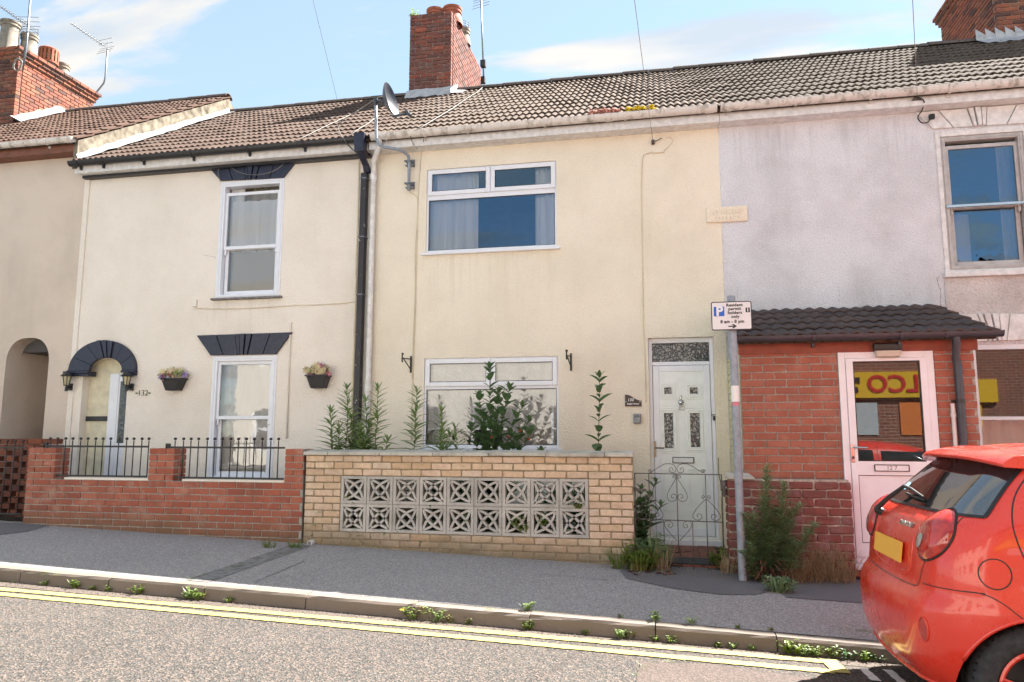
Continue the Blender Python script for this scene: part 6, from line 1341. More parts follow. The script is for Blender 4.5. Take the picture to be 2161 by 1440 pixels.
o = m.build('dead_grass', 'drygrass', fix=False); o['kind'] = 'stuff'; o['label'] = 'scatter of dry grass along the gate threshold'
m = MB()
for i in range(3400):
    x = PR.uniform(-3.9, -.25); z = PR.random(); leaf_geo(m, (x, YW+.13+PR.random()*.42, zw(x)+.02+.72*z*(.8+.2*sin(5*x))), (PR.uniform(-1, 1), PR.uniform(-1, 1), PR.uniform(-.2, 1)), PR.uniform(.10, .22), .045, .8, seg=2)
o = m.build('undergrowth', 'leafbud', fix=False); o['kind'] = 'stuff'; o['label'] = 'tangle of weeds filling the narrow garden behind the buff wall'
m = MB()
for i in range(46):
    a = onpave(PR.uniform(1330, 1420), PR.uniform(1200, 1216)); leaf_geo(m, (a.x, a.y, pave(a.x, a.y)+.006), (PR.uniform(-1, 1), PR.uniform(-1, 1), .3), .05, .035, .4, seg=2)
o = m.build('dead_leaves', 'deadleaf', fix=False); o['kind'] = 'stuff'; o['label'] = 'dead brown leaves under the gate weeds'
# foxglove by the gate post
a = at(1521, 966, YW+.22); b = Vector((a.x, YW+.22, zw(a.x))); t = thing('foxglove', 'pale flower spike standing behind the right gate post', 'plant', tuple(b)); P = stalk(b, a.z-b.z, (-.02, 0)); m = MB(); m.tube(P, .005, 5); m.build('stem', 'stem', t)
m = MB()
for i in range(26): s = .62+.38*i/26; q = 2.4*i; leaf_geo(m, interp(P, s), (cos(q), sin(q), -.2), .034*(1.25-s), .02, .3, seg=2)
m.build('flower', 'petalcream', t, fix=False)
# big spiky weed by the sign pole
b0 = onpave(1622, 1236); b0.y = -1.86; b0.z = pave(b0.x, b0.y); t = thing('thistle_bush', 'large spiky grey green weed in front of the dark brick wall beside the sign pole', 'weed bush', tuple(b0))
for (px, py, lx) in ((1617, 985, 0), (1655, 1020, 0), (1590, 1085, 0), (1568, 1085, 0), (1640, 1075, 0), (1690, 1065, 0), (1672, 1100, 0), (1612, 1060, 0), (1600, 1120, 0), (1640, 1130, 0), (1668, 1140, 0), (1585, 1150, 0), (1625, 1150, 0), (1560, 1165, 0), (1690, 1150, 0), (1655, 1180, 0), (1600, 1190, 0), (1722, 1105, 0)):
    Y = b0.y+PR.uniform(-.14, .12); e = at(px, py, Y); b = b0+Vector((PR.uniform(-.16, .16), PR.uniform(-.05, .08), 0)); P = []
    for i in range(9):
        s = i/8; P.append(Vector((b.x+(e.x-b.x)*s**1.3, b.y+(e.y-b.y)*s, b.z+(e.z-b.z)*s+.0)))
    m = MB(); m.tube(P, [.008*(1-.6*i/8) for i in range(9)], 5); m.build('stem', 'stem', t); m = MB(); L = (e-b).length; n = int(170*L/.8)
    for i in range(n):
        s = .22+.78*i/n; q = 2.4*i; k = (1.12-.6*s)*PR.uniform(.6, 1.3); leaf_geo(m, interp(P, s), (cos(q), sin(q), .35+.5*s), .16*k, .034*k, .35, seg=2)
        if i % 3 == 0: leaf_geo(m, interp(P, s)+Vector((cos(q), sin(q), .35))*.05*k, (cos(q+.9), sin(q+.9), .4), .095*k, .024*k, .2, seg=2)
    m.build('branch_foliage', 'leafthistle', t, fix=False)
m = MB()
for i in range(90): q = PR.uniform(0, 6.28); r_ = PR.random()*.17; leaf_geo(m, b0+Vector((r_*cos(q), r_*sin(q)*.5-.05, PR.uniform(0, .22))), (cos(q), sin(q), .2), .10, .022, .9, seg=2)
m.build('dead_foliage', 'deadleaf', t, fix=False)
b = onpave(1645, 1250); tuft('weed', 'small round spiky weed at the foot of the thistle bush', (b.x, b.y, b.z), 70, .16, .22, 'leafthistle', .014, None, 'weed', 1.0, True)
# straw grass in front of the dark wall
m = MB()
for i in range(620):
    px = PR.uniform(1672, 1806); a = onpave(px, PR.uniform(1214, 1234)); h = PR.uniform(.10, .40)*(.75+.35*sin((px-1672)/134*pi)); d = Vector((PR.uniform(-.45, .45), PR.uniform(-.4, .2), 1)); leaf_geo(m, (a.x, a.y, pave(a.x, a.y)), d, h, .007, PR.uniform(.2, 1.0), seg=3)
    if PR.random() < .35:
        p = Vector((a.x, a.y, pave(a.x, a.y)))+d.normalized()*h*.9
        for k in range(4): leaf_geo(m, p-Vector((0, 0, .012*k)), (PR.uniform(-.5, .5), PR.uniform(-.5, .5), 1), .035, .006, .3, seg=1)
o = m.build('straw_grass', 'drygrass', fix=False); o['kind'] = 'stuff'; o['label'] = 'dead straw grass along the foot of the dark brick wall'
# kerb weeds
KG = 'weeds growing out of the kerb line'
kw = [((98, 1236), .07, 'leaflime'), ((168, 1240), .11, 'leaflime'), ((195, 1246), .06, 'leaflime'), ((233, 1248), .07, 'leaflime'), ((291, 1254), .12, 'leaflime'), ((403, 1264), .14, 'leafgold'), ((434, 1262), .12, 'leaflime'), ((485, 1273), .08, 'leaflime'), ((876, 1307), .17, 'leaflime'), ((925, 1308), .15, 'leafgold'), ((955, 1313), .08, 'leaflime'), ((992, 1314), .07, 'leaflime'), ((1117, 1283), .10, 'leafgold'), ((1119, 1322), .10, 'leaflime'), ((1238, 1334), .06, 'leaflime'), ((1310, 1343), .11, 'leafgold'), ((1330, 1346), .09, 'leaflime'), ((1383, 1325), .10, 'leafgold'), ((1382, 1348), .07, 'leaflime'), ((1418, 1352), .09, 'leaflime'), ((1460, 1317), .08, 'leafgold'), ((1511, 1362), .06, 'leaflime'), ((1545, 1366), .06, 'leafgold'), ((1585, 1368), .06, 'leafgold'), ((1645, 1365), .14, 'leaflime'), ((1668, 1372), .13, 'leaflime'), ((1695, 1378), .11, 'leafgold'), ((1715, 1380), .10, 'leaflime'), ((1752, 1384), .12, 'leaflime'), ((1790, 1390), .11, 'leafbud'), ((1825, 1394), .10, 'leaflime'), ((1850, 1397), .08, 'leafbud'), ((1310, 1299), .05, 'leaflime'), ((1555, 1322), .04, 'leaflime'), ((1625, 1328), .04, 'leaflime')]
ORD = 'first second third fourth fifth sixth seventh eighth ninth tenth eleventh twelfth thirteenth fourteenth fifteenth sixteenth seventeenth eighteenth nineteenth twentieth'.split()
UP = [k for k in kw if k[0] in ((1117, 1283), (1460, 1317), (1310, 1299), (1383, 1325), (1555, 1322), (1625, 1328))]; UP.sort(key=lambda k: k[0][0])
LOW = sorted([k for k in kw if k not in UP], key=lambda k: k[0][0])
def where(px): return 'below the red wall' if px < 640 else 'below the buff wall' if px < 1335 else 'below the gate' if px < 1530 else 'below the dark brick wall' if px < 1740 else 'beside the red car'
cnt = {}
for grp_, up_ in ((LOW, False), (UP, True)):
    for (p, h, mt_) in grp_:
        wq = where(p[0]); cnt[(wq, up_)] = cnt.get((wq, up_), 0)+1; o_ = ORD[cnt[(wq, up_)]-1]
        sz_ = 'tall' if h > .115 else 'small' if h < .085 else 'medium'
        if not up_: a = onroad(*p); a.y = min(YK-.012, max(a.y, YK-.06)); a.z = road(a.x, a.y)+.004; lab = '%s kerb foot weed, %s from the left %s' % (sz_, o_, wq)
        else: a = onpave(*p); a.y = YK+.14; a.z = pave(a.x, a.y); lab = '%s kerb top weed, %s from the left %s' % (sz_, o_, wq)
        tuft('kerb_weed', lab, a, 14 if h > .09 else 9, h*.75, h*.8, mt_, .011 if h > .09 else .008, KG, 'weed', .9, True)
a = onroad(877, 1300); m = MB()
for k in range(12): q = k*.52; leaf_geo(m, (a.x-.05, YK-.05, road(a.x, YK)+.075), (cos(q), sin(q)-.4, .35), .022, .010, .2, seg=1)
tag(m.build('dandelion_flower', 'weedflower', fix=False), 'single yellow dandelion flower on the kerb weed', 'flower')
m = MB()
for i in range(900):
    x = PR.uniform(-9, 3.2); s = PR.random()
    if sin(x*3.1)+sin(x*7.7+1)+PR.uniform(-.8, .8) < .75: continue
    y = YK-.004-PR.random()*.03; leaf_geo(m, (x, y, road(x, y)+.004), (PR.uniform(-1, 1), PR.uniform(-1, .3), .7), PR.uniform(.02, .045), .008, .6, seg=1)
o = m.build('kerb_moss', 'leaflime', fix=False); o['kind'] = 'stuff'; o['label'] = 'thin line of moss and seedlings at the foot of the kerb'
m = MB()
for (p0, p1, n, sp) in (((395, 1226), (655, 1152), 260, .035), ((1010, 1286), (1260, 1298), 60, .02), ((1340, 1428), (1362, 1400), 40, .03), ((1362, 1400), (1480, 1396), 50, .02), ((1780, 1328), (1875, 1340), 120, .03), ((60, 1212), (140, 1216), 40, .02), ((640, 1160), (560, 1200), 60, .03)):
    for i in range(n):
        s = PR.random(); px, py = p0[0]+(p1[0]-p0[0])*s, p0[1]+(p1[1]-p0[1])*s; f_ = road if py > 1345 else pave; a = on_plane(px, py, f_); a.x += PR.gauss(0, sp*.5); a.y += PR.gauss(0, sp*.5)
        if sin(s*19)+PR.uniform(-1, 1) < .2: continue
        leaf_geo(m, (a.x, a.y, f_(a.x, a.y)+.004), (PR.uniform(-1, 1), PR.uniform(-1, 1), .9), PR.uniform(.02, .05), .007, .6, seg=1)
o = m.build('crack_moss', 'leaflime', fix=False); o['kind'] = 'stuff'; o['label'] = 'grass and moss growing in pavement cracks and road joints'
for (px, py, wl) in ((567, 1156, 'leftmost'), (622, 1157, 'middle'), (655, 1140, 'rightmost')):
    a = onpave(px, py); tuft('grass_tuft', 'bright green grass tuft by the drain channel between the two garden walls, '+wl, (a.x, a.y, a.z), 46, .10, .16, 'leaflime', .008, 'grass tufts by the drain channel', 'grass tuft', .8)
a = onroad(1361, 1349); m = MB(); leaf_geo(m, (a.x, a.y, road(a.x, a.y)+.012), (1, -.2, .1), .06, .04, .3, seg=3); M['orangeleaf'] = plain('orange_dead_leaf', (.45, .15, .06), .8); tag(m.build('fallen_leaf', 'orangeleaf', fix=False), 'single orange dead leaf lying by the kerb', 'leaf')
# weed on the middle chimney
a = at(872, 44, 3.2); tuft('chimney_weed', 'small grey green weed growing on the top corner of the middle chimney', (a.x, 3.2, 9.36), 16, .16, .22, 'leafthistle', .018, None, 'weed', 1.0, True)
# lichen on the roof edge
for (p0, p1, mt_, lab) in (((1242, 241), (1312, 236), 'pinklichen', 'stripe of pink lichen growth along the tile edge above the white gutter'), ((1320, 235), (1386, 232), 'yellowlichen', 'stripe of bright yellow moss along the tile edge above the white gutter')):
    M[mt_] = plain(mt_, (.50, .21, .16) if mt_[0] == 'p' else (.62, .44, .01), 1.0, var=.3, scale=40); m = MB()
    for i in range(130):
        s = PR.random(); c = roofpt(p0[0]+(p1[0]-p0[0])*s, p0[1]+(p1[1]-p0[1])*s, .045)+Vector((0, PR.uniform(-.03, .07), PR.uniform(-.01, .05))); r_ = PR.uniform(.010, .026); m.lathe([(r_, 0), (r_*.8, r_*.6), (r_*.2, r_*.8)], c, 6, (PR.uniform(-.3, .3), -.5, .8))
    o = m.build('roof_moss', mt_, smooth=True); tag(o, lab, 'moss')

# grit and litter in the channel, hairline cracks in the render
m = MB()
for i in range(1500):
    x = PR.uniform(-9, 3.0); y = YK-abs(PR.gauss(0, .09))-.005; r_ = PR.uniform(.003, .009); c = Vector((x, y, road(x, y)+.005)); m.add([c+Vector((r_, 0, 0)), c+Vector((-r_*.6, r_*.8, 0)), c+Vector((-r_*.5, -r_*.8, 0)), c+Vector((0, 0, r_*.9))], [(0, 1, 3), (1, 2, 3), (2, 0, 3)])
o = m.build('grit', 'kerb', fix=False); o['kind'] = 'stuff'; o['label'] = 'loose grit lying along the kerb channel'
def hair(h, pts, mt_='cable_grey', wd_=.0035):
    P = [at(*p, -.001) for p in pts]; A, B = [], []
    for a, b in zip(P, P[1:]):
        for i in range(6): s = i/6; c = a.lerp(b, s)+Vector((PR.uniform(-.008, .008), 0, PR.uniform(-.008, .008))); w_ = wd_*PR.uniform(.3, 1); A.append((c.x-w_/2, -.0025, c.z-w_/2)); B.append((c.x+w_/2, -.0025, c.z+w_/2))
    m = MB(); m.strip(B, A); m.build('hairline_crack', mt_, h, fix=False)
hair(h128, [(1988, 578), (1977, 588), (1984, 612), (1985, 640), (1990, 658)], wd_=.007); hair(h132, [(428, 537), (445, 541), (458, 545)]); hair(h132, [(452, 628), (437, 652), (440, 700)], 'creamcable'); hair(h132, [(596, 628), (603, 645), (600, 690)], 'creamcable')
hair(h130, [(800, 362), (812, 350), (822, 336)], 'creamcable'); hair(h130, [(1355, 620), (1352, 660), (1358, 710)], 'creamcable'); hair(h128, [(1560, 640), (1556, 625), (1559, 600)]); hair(h128, [(1770, 640), (1772, 620), (1769, 602)])
# ------------------------------------------------------------------ the red hatchback
CS = 1.00; CXR, CYN = 1.185, -5.18                # rear bumper x, near (right) side y
CYC = CYN+0.7475*CS
CZ = road(CXR+.6, CYC)+.0; TILT = math.atan(-0.0354)
car = thing('parked_car', 'bright red small hatchback parked at the kerb, seen from its rear right corner', 'car', (CXR, CYC, CZ))
CM = Matrix.Translation((CXR, CYC, CZ))@Matrix.Rotation(-TILT, 4, 'Y')@Matrix.Diagonal((CS, CS, CS, 1))
def cw(u, v, w_): return CM@Vector((u, v, w_))     # car space: u forward, v left, w up
KEYS = [  # w, u_rear, u_front, half width, rear corner radius, rear bow
 (.20,.150,3.36,.600,.26,.05),(.235,.085,3.43,.672,.29,.06),(.30,.045,3.46,.705,.31,.065),(.36,.020,3.475,.722,.32,.07),(.44,.006,3.485,.738,.33,.075),(.54,.000,3.49,.746,.33,.075),(.61,.004,3.485,.7475,.33,.075),(.655,.020,3.47,.747,.31,.07),
 (.690,.058,3.42,.744,.28,.06),(.71,.074,3.38,.742,.26,.055),(.78,.080,3.30,.741,.25,.05),(.86,.086,3.14,.738,.25,.05),(.94,.096,2.92,.732,.26,.055),(1.00,.110,2.76,.722,.28,.06),(1.045,.128,2.66,.712,.28,.065),(1.075,.156,2.62,.704,.28,.07),
 (1.11,.200,2.57,.692,.28,.075),(1.18,.262,2.48,.666,.27,.08),(1.25,.330,2.39,.640,.26,.08),(1.32,.400,2.30,.614,.26,.08),(1.38,.462,2.20,.585,.26,.08),(1.42,.52,2.10,.555,.28,.08),(1.45,.60,1.98,.510,.30,.08),(1.475,.74,1.84,.430,.30,.06),(1.49,.93,1.68,.31,.24,.04),(1.496,1.15,1.50,.14,.12,.02)]
def kint(wv, i):
    for a, b in zip(KEYS, KEYS[1:]):
        if a[0] <= wv <= b[0]: t = (wv-a[0])/(b[0]-a[0]); return a[i]+(b[i]-a[i])*t
    return KEYS[-1][i] if wv > KEYS[-1][0] else KEYS[0][i]
WB0, WB1, AR = .545, 2.86, .352
def outline(wv):
    ur, uf, hw, rr_, bow = (kint(wv, i) for i in range(1, 6)); rr_ = min(rr_, hw*.95); rf = min(.42, hw*.8); P = []
    n1, nc, ns = 10, 14, 44
    for i in range(n1): v = (hw-rr_)*(i/n1); P.append((ur-.0+bow*(v/hw)**2, -v))
    u1 = ur+bow*((hw-rr_)/hw)**2
    for i in range(nc): t = pi/2*i/nc; P.append((u1+rr_*(1-cos(t)), -(hw-rr_)-rr_*sin(t)))
    ua, ub = u1+rr_, uf-rf
    for i in range(ns):
        u = ua+(ub-ua)*i/ns; b = 0.0
        for c in (WB0, WB1):
            d = sqrt((u-c)**2+(wv-.28)**2)
            if .29 < d < .52 and wv < .8: b = max(b, .018*sin(pi*min(1, (d-.29)/.23)))
        taper = .03*max(0, (u-2.2)/1.0)**2
        P.append((u, -(hw+b-taper)))
    hf = hw-.03*max(0, (ub-2.2)/1.0)**2
    for i in range(nc): t = pi/2*i/nc; P.append((ub+rf*sin(t), -(hf-rf*(1-cos(t)))))
    for i in range(n1+1): v = (hf-rf)*(1-i/n1); P.append((uf, -v))
    return P
WS = []
for a, b in zip(KEYS, KEYS[1:]):
    k = max(1, int((b[0]-a[0])/.022)); WS += [a[0]+(b[0]-a[0])*i/k for i in range(k)]
WS.append(KEYS[-1][0]); rings = []
def smooth_u(wv):   # blurred profile keeps the body free of hard creases, except at the bumper ledge
    return wv
for wv in WS:
    h = outline(wv); L = h+[(u, -v) for u, v in h[-2:0:-1]]; rings.append([(u, v, wv) for u, v in L])
n = len(rings[0]); m = MB(); m.add([cw(*p) for r_ in rings for p in r_], [(i*n+k, i*n+(k+1) % n, (i+1)*n+(k+1) % n, (i+1)*n+k) for i in range(len(rings)-1) for k in range(n)]+[tuple(range(n-1, -1, -1)), tuple((len(rings)-1)*n+k for k in range(n))])
me = m.mesh('body'); bm = bmesh.new(); bm.from_mesh(me); bmesh.ops.recalc_face_normals(bm, faces=bm.faces)
keep = [v for v in bm.verts]
for _ in range(3): bmesh.ops.smooth_vert(bm, verts=[v for v in bm.verts if len(v.link_edges) == 4], factor=.28, use_axis_x=True, use_axis_y=True, use_axis_z=True)
bm.to_mesh(me); bm.free()
BVH0 = BVHTree.FromPolygons([v.co.copy() for v in me.vertices], [tuple(p.vertices) for p in me.polygons])
def carpaint():
    k = NT('red_car_paint'); n_ = k.noise(5, 6, .7); dust = k.rng(n_, .45, .75, 0, .10)
    k.set('Base Color', k.mix(dust, (.70, .040, .022), (.66, .20, .15))); k.set('Roughness', k.rng(n_, .4, .7, .22, .38)); k.b.inputs['Coat Weight'].default_value = .6; k.b.inputs['Coat Roughness'].default_value = .05; return k.m
M['carred'] = carpaint()
body = link('body', me, 'carred', car, smooth=38)
# wheel openings cut through the shell
cut = MB()
for c in (WB0, WB1):
    for s in (-1, 1): cut.add([cw(c+AR*cos(2*pi*k/40), s*vv, .29+AR*sin(2*pi*k/40)) for vv in (.47, .90) for k in range(40)], [(k, (k+1) % 40, 40+(k+1) % 40, 40+k) for k in range(40)]+[tuple(range(39, -1, -1)), tuple(range(40, 80))])
cm_ = cut.mesh('wheel_cut'); bm = bmesh.new(); bm.from_mesh(cm_); bmesh.ops.recalc_face_normals(bm, faces=bm.faces); bm.to_mesh(cm_); bm.free()
co = bpy.data.objects.new('wheel_cut', cm_); C.objects.link(co); md = body.modifiers.new('arches', 'BOOLEAN'); md.operation = 'DIFFERENCE'; md.object = co; md.solver = 'EXACT'
M['carblack'] = plain('black_car_plastic', (.014, .014, .016), .5); M['tyre'] = plain('tyre_rubber', (.035, .036, .042), .85, var=.25, scale=30)
cm_.materials.append(M['carblack'])
dg = bpy.context.evaluated_depsgraph_get(); nm = bpy.data.meshes.new_from_object(body.evaluated_get(dg)); body.modifiers.clear(); body.data = nm; bpy.data.objects.remove(co)
nm.materials.clear(); nm.materials.append(M['carred']); nm.materials.append(M['carblack'])
for p in nm.polygons:
    loc = CM.inverted()@p.center; p.material_index = 1 if (abs(loc.y) < .62 and .15 < loc.z < .66 and any(abs(loc.x-c) < AR+.02 for c in (WB0, WB1)) and loc.x > .2) else 0
nm.shade_smooth(); nm.set_sharp_from_angle(angle=radians(38))
def hit(px, py):
    d = ray(px, py).normalized(); r_ = BVH0.ray_cast(CAM, d); return (r_[0], r_[1]) if r_[0] is not None else (None, None)
def carhit(u, v, w_, du, dv, dw=0):                 # surface point from outside along a car-space direction
    o = cw(u, v, w_); d = (cw(u+du, v+dv, w_+dw)-o).normalized(); r_ = BVH0.ray_cast(o, d); return r_[0], r_[1]
def rear(v, w_): return carhit(-1, v, w_, 1, 0)
def side(u, w_, s=-1): return carhit(u, s*2, w_, 0, -s)
def patch(fn, NU, NV, off): 
    V = []; ok = True
    for j in range(NV+1):
        for i in range(NU+1):
            p, nn = fn(i/NU, j/NV); V.append(p+nn*off)
    return V, [(j*(NU+1)+i, j*(NU+1)+i+1, (j+1)*(NU+1)+i+1, (j+1)*(NU+1)+i) for j in range(NV) for i in range(NU)]
def seam(pts, wd_=.0045, name='shut_line', close=False, off=.0012):
    pts = [q for q in pts if q[0] is not None]
    """narrow dark shut line lying on the body; pts = [(point, normal)]"""
    A, B = [], []; N_ = len(pts)
    for i, (p, nn) in enumerate(pts):
        t = (pts[min(i+1, N_-1)][0]-pts[max(i-1, 0)][0]).normalized(); k = nn.cross(t).normalized()*wd_/2; A.append(p+k+nn*off); B.append(p-k+nn*off)
    m = MB(); m.strip(A, B); return m.build(name, 'carblack', body, fix=False)
def dense(P, k=8):
    o = []
    for a, b in zip(P, P[1:]): o += [tuple(x+(y-x)*i/k for x, y in zip(a, b)) for i in range(k)]
    return o+[P[-1]]
def cat_(P, k=8, closed=False):
    o = []; N_ = len(P); g = (lambda i: P[i % N_]) if closed else (lambda i: P[max(0, min(N_-1, i))])
    for i in range(N_ if closed else N_-1):
        a, b, c, d = g(i-1), g(i), g(i+1), g(i+2)
        for j in range(k):
            s = j/k; o.append(tuple(.5*((2*b[q])+(c[q]-a[q])*s+(2*a[q]-5*b[q]+4*c[q]-d[q])*s*s+(3*b[q]-a[q]-3*c[q]+d[q])*s**3) for q in range(len(b))))
    o.append(g(0) if closed else P[-1]); return o
def carglass():
    k = NT('tinted_car_glass'); k.set('Base Color', (.020, .024, .026, 1)); k.set('Roughness', .03); k.b.inputs['Specular IOR Level'].default_value = 1.0; k.b.inputs['IOR'].default_value = 1.9; return k.m
M['carglass'] = carglass()
# tailgate glass
def rg(s, t):
    w_ = 1.098+(1.395-1.098)*t; hw = (.655-.12*t); return rear((2*s-1)*hw, w_)
V, F = patch(rg, 26, 14, .004); m = MB(); m.add(V, F); rw = m.build('rear_window', 'carglass', car, smooth=True, fix=False)
edge = [rg(i/26, 0) for i in range(27)]+[rg(1, j/14) for j in range(1, 15)]+[rg(1-i/26, 1) for i in range(1, 27)]+[rg(0, 1-j/14) for j in range(1, 15)]
seam(edge, .020, 'window_seal', off=.0055)
# side windows
for s in (-1, 1):
    def sg(a, b, s=s):
        w_ = 1.02+.35*b; u0 = .56+.22*max(0, b-.5); u1 = 1.42-.02*b; return side(u0+(u1-u0)*a, w_, s)
    V, F = patch(sg, 10, 8, .004); m = MB(); m.add(V, F); m.build('side_window', 'carglass', car, smooth=True, fix=False)
    def sg2(a, b, s=s):
        w_ = 1.005+.36*b; u0 = 1.50; u1 = 2.55-.38*b; return side(u0+(u1-u0)*a, w_, s)
    V, F = patch(sg2, 12, 8, .004); m = MB(); m.add(V, F); m.build('side_window', 'carglass', car, smooth=True, fix=False)
def wg(a, b):
    w_ = 1.02+.36*b; hw = .62-.07*b; return carhit(5, (2*a-1)*hw, w_, -1, 0)
V, F = patch(wg, 16, 8, .004); m = MB(); m.add(V, F); m.build('windscreen', 'carglass', car, smooth=True, fix=False)
def corner(a, w_, s):                               # point on the rear corner seen along angle a (0 = straight ahead, 90 = from the side)
    d = Vector((cos(a), s*-sin(a)*-1 if False else -s*sin(a), 0)); c = (.42, s*.42); o = (c[0]-d.x*2, c[1]-d.y*2); return carhit(o[0], o[1], w_, d.x, d.y)
# shut lines: tailgate, bumper, fuel flap, rear door
tg = cat_([(-.60, 1.09), (-.625, 1.0), (-.60, .92), (-.53, .86), (-.49, .80), (-.45, .72), (-.37, .703), (0, .699), (.37, .703), (.45, .72), (.49, .80), (.53, .86), (.60, .92), (.625, 1.0), (.60, 1.09)], 8); seam([rear(*p) for p in tg], .006)
for s in (-1, 1):
    bl = cat_([(.22, .742), (.28, .742), (.33, .728), (.38, .70), (.43, .66), (.47, .63)], 8); seam([side(u, w_, s) for u, w_ in bl], .005)
    seam([corner(radians(a), .735+.008*(a-20)/50, s) for a in range(14, 74, 4)], .005)
    dl_ = cat_([(.76, 1.40), (.60, 1.33), (.50, 1.22), (.455, 1.10), (.46, 1.0), (.50, .88), (.57, .76), (.64, .67)], 8); seam([side(u, w_, s) for u, w_ in dl_], .007)
    dl2 = cat_([(1.46, 1.42), (1.46, 1.1), (1.47, .8), (1.47, .36)], 8); seam([side(u, w_, s) for u, w_ in dl2], .006)
fl = [(.352+.071*cos(2*pi*k/36), .838+.071*sin(2*pi*k/36)) for k in range(37)]; seam([side(*p) for p in fl], .006, 'fuel_flap_line')
# tail lamps: tall ovals wrapping the rear corner
def tl_mat():
    k = NT('red_lamp_lens'); k.set('Base Color', k.mix(k.rng(k.noise(16, 3), .4, .6), (.33, .008, .006), (.50, .03, .018))); k.set('Roughness', .06); k.b.inputs['Coat Weight'].default_value = 1.0; k.b.inputs['Emission Strength'].default_value = 0; return k.m
M['taillens'] = tl_mat(); M['clearlens'] = plain('clear_lamp_lens', (.45, .43, .40), .12, var=.2, coat=1.0, scale=40)
for s in (-1, 1):
    A0, AW, W0, WH = radians(22), radians(23), .988, .132
    def lamp(rad, ang, bulge):
        tilt = .40; x, y = rad*cos(ang), rad*sin(ang); ww = W0+WH*y; aa = A0+AW*(x+tilt*y*.6); p, nn = corner(aa, ww, s); return p+nn*bulge
    N_, K_ = 32, 7; V, F = [], []
    for j in range(K_+1):
        r_ = j/K_
        for k in range(N_): V.append(lamp(r_, 2*pi*k/N_, .004+.034*sqrt(max(0, 1-r_**3))))
    F = [(j*N_+k, j*N_+(k+1) % N_, (j+1)*N_+(k+1) % N_, (j+1)*N_+k) for j in range(K_) for k in range(N_)]
    m = MB(); m.add(V, F); tlo = m.build('tail_lamp', 'taillens', car, smooth=True)
    ring = [lamp(1.02, 2*pi*k/40, .003) for k in range(41)]; m = MB(); m.tube(ring, .006, 6, cap=False); m.build('lamp_rim', 'carblack', tlo, smooth=True)
    V = []; F = []
    for j in range(4):
        for k in range(20): q = 2*pi*k/20; V.append(lamp(0, 0, 0) if False else None)
    V = []
    for j in range(5):
        for k in range(20):
            q = 2*pi*k/20; x, y = -.22+.20*j/4*cos(q), -.34+.27*j/4*sin(q); rad, ang = sqrt(x*x+y*y), atan2(y, x); V.append(lamp(rad, ang, .0065+.034*sqrt(max(0, 1-rad**3))))
    m = MB(); m.add(V, [(j*20+k, j*20+(k+1) % 20, (j+1)*20+(k+1) % 20, (j+1)*20+k) for j in range(4) for k in range(20)]); m.build('reversing_lens', 'clearlens', tlo, smooth=True)
# number plate and its recess edge
rec = cat_([(-.34, .95), (-.345, .84), (-.30, .765), (0, .745), (.30, .765), (.345, .84), (.34, .95)], 6)
A = [rear(*p) for p in rec]; m = MB(); m.tube([p+nn*-.002 for p, nn in A], .006, 6); m.build('plate_recess_edge', 'carred', body, smooth=True)
M['plateyellow'] = plain('yellow_number_plate', (.86, .46, .07), .4, var=.02)
p0, n0 = rear(0, .85); up = (rear(0, .92)[0]-rear(0, .78)[0]).normalized(); sd_ = Vector((0, 1, 0)); nn = up.cross(sd_); nn = nn if nn.x < 0 else -nn; cpl = p0+nn*.016; hw, hh = .255, .056
m = MB(); m.hexa([cpl+sd_*a+up*b+nn*c for c in (-.006, .004) for a, b in ((-hw, -hh), (hw, -hh), (hw, hh), (-hw, hh))]); m.build('number_plate', 'plateyellow', car)
# lettering and small badge on the tailgate
def on_rear(s, v, w_, size, name='lettering', **k):
    p, nn = rear(v, w_); e1 = (rear(v-.03, w_)[0]-rear(v+.03, w_)[0]).normalized(); e2 = nn.cross(e1); me_ = text_mesh(s, size, **k); o = link(name, me_, 'chrome', body); o.matrix_world = Matrix.Translation(p+nn*.003)@Matrix((e1, e2, nn)).transposed().to_4x4(); return o
on_rear('CHEVROLET', -.215, 1.005, .036, spacing=1.05, offset=.0015, extrude=.003); on_rear('SE', .50, 1.02, .05, offset=.0015, extrude=.003)
# rear wiper
pv, pn = rear(.33, 1.02); e_, en = rear(.17, 1.165); f_, fn_ = rear(.06, 1.165); g_, gn = rear(-.19, 1.14)
m = MB(); m.lathe([(.026, 0), (.024, .03), (.012, .042)], pv, 12, pn); m.tube([pv+pn*.035, pv.lerp(e_, .5)+pn*.05, e_+en*.045, f_+fn_*.032, g_+gn*.026], [.016, .015, .012, .009, .006], 8); m.build('wiper_arm', 'carblack', car, smooth=40)
bl = [rear(v, w_) for v, w_ in ((.14, 1.145), (.04, 1.14), (-.08, 1.135), (-.20, 1.132))]; m = MB(); m.tube([p+nn_*.014 for p, nn_ in bl], .008, 6); m.build('wiper_blade', 'carblack', car, smooth=True)
# sticker in the rear window
def stk(a, b): return rear(.40-.12*a, 1.165+.045*b)
V, F = patch(stk, 4, 2, .0065); m = MB(); m.add(V, F); M['skyblue'] = plain('pale_blue_sticker', (.33, .55, .70), .4); m.build('window_sticker', 'skyblue', rw, fix=False)
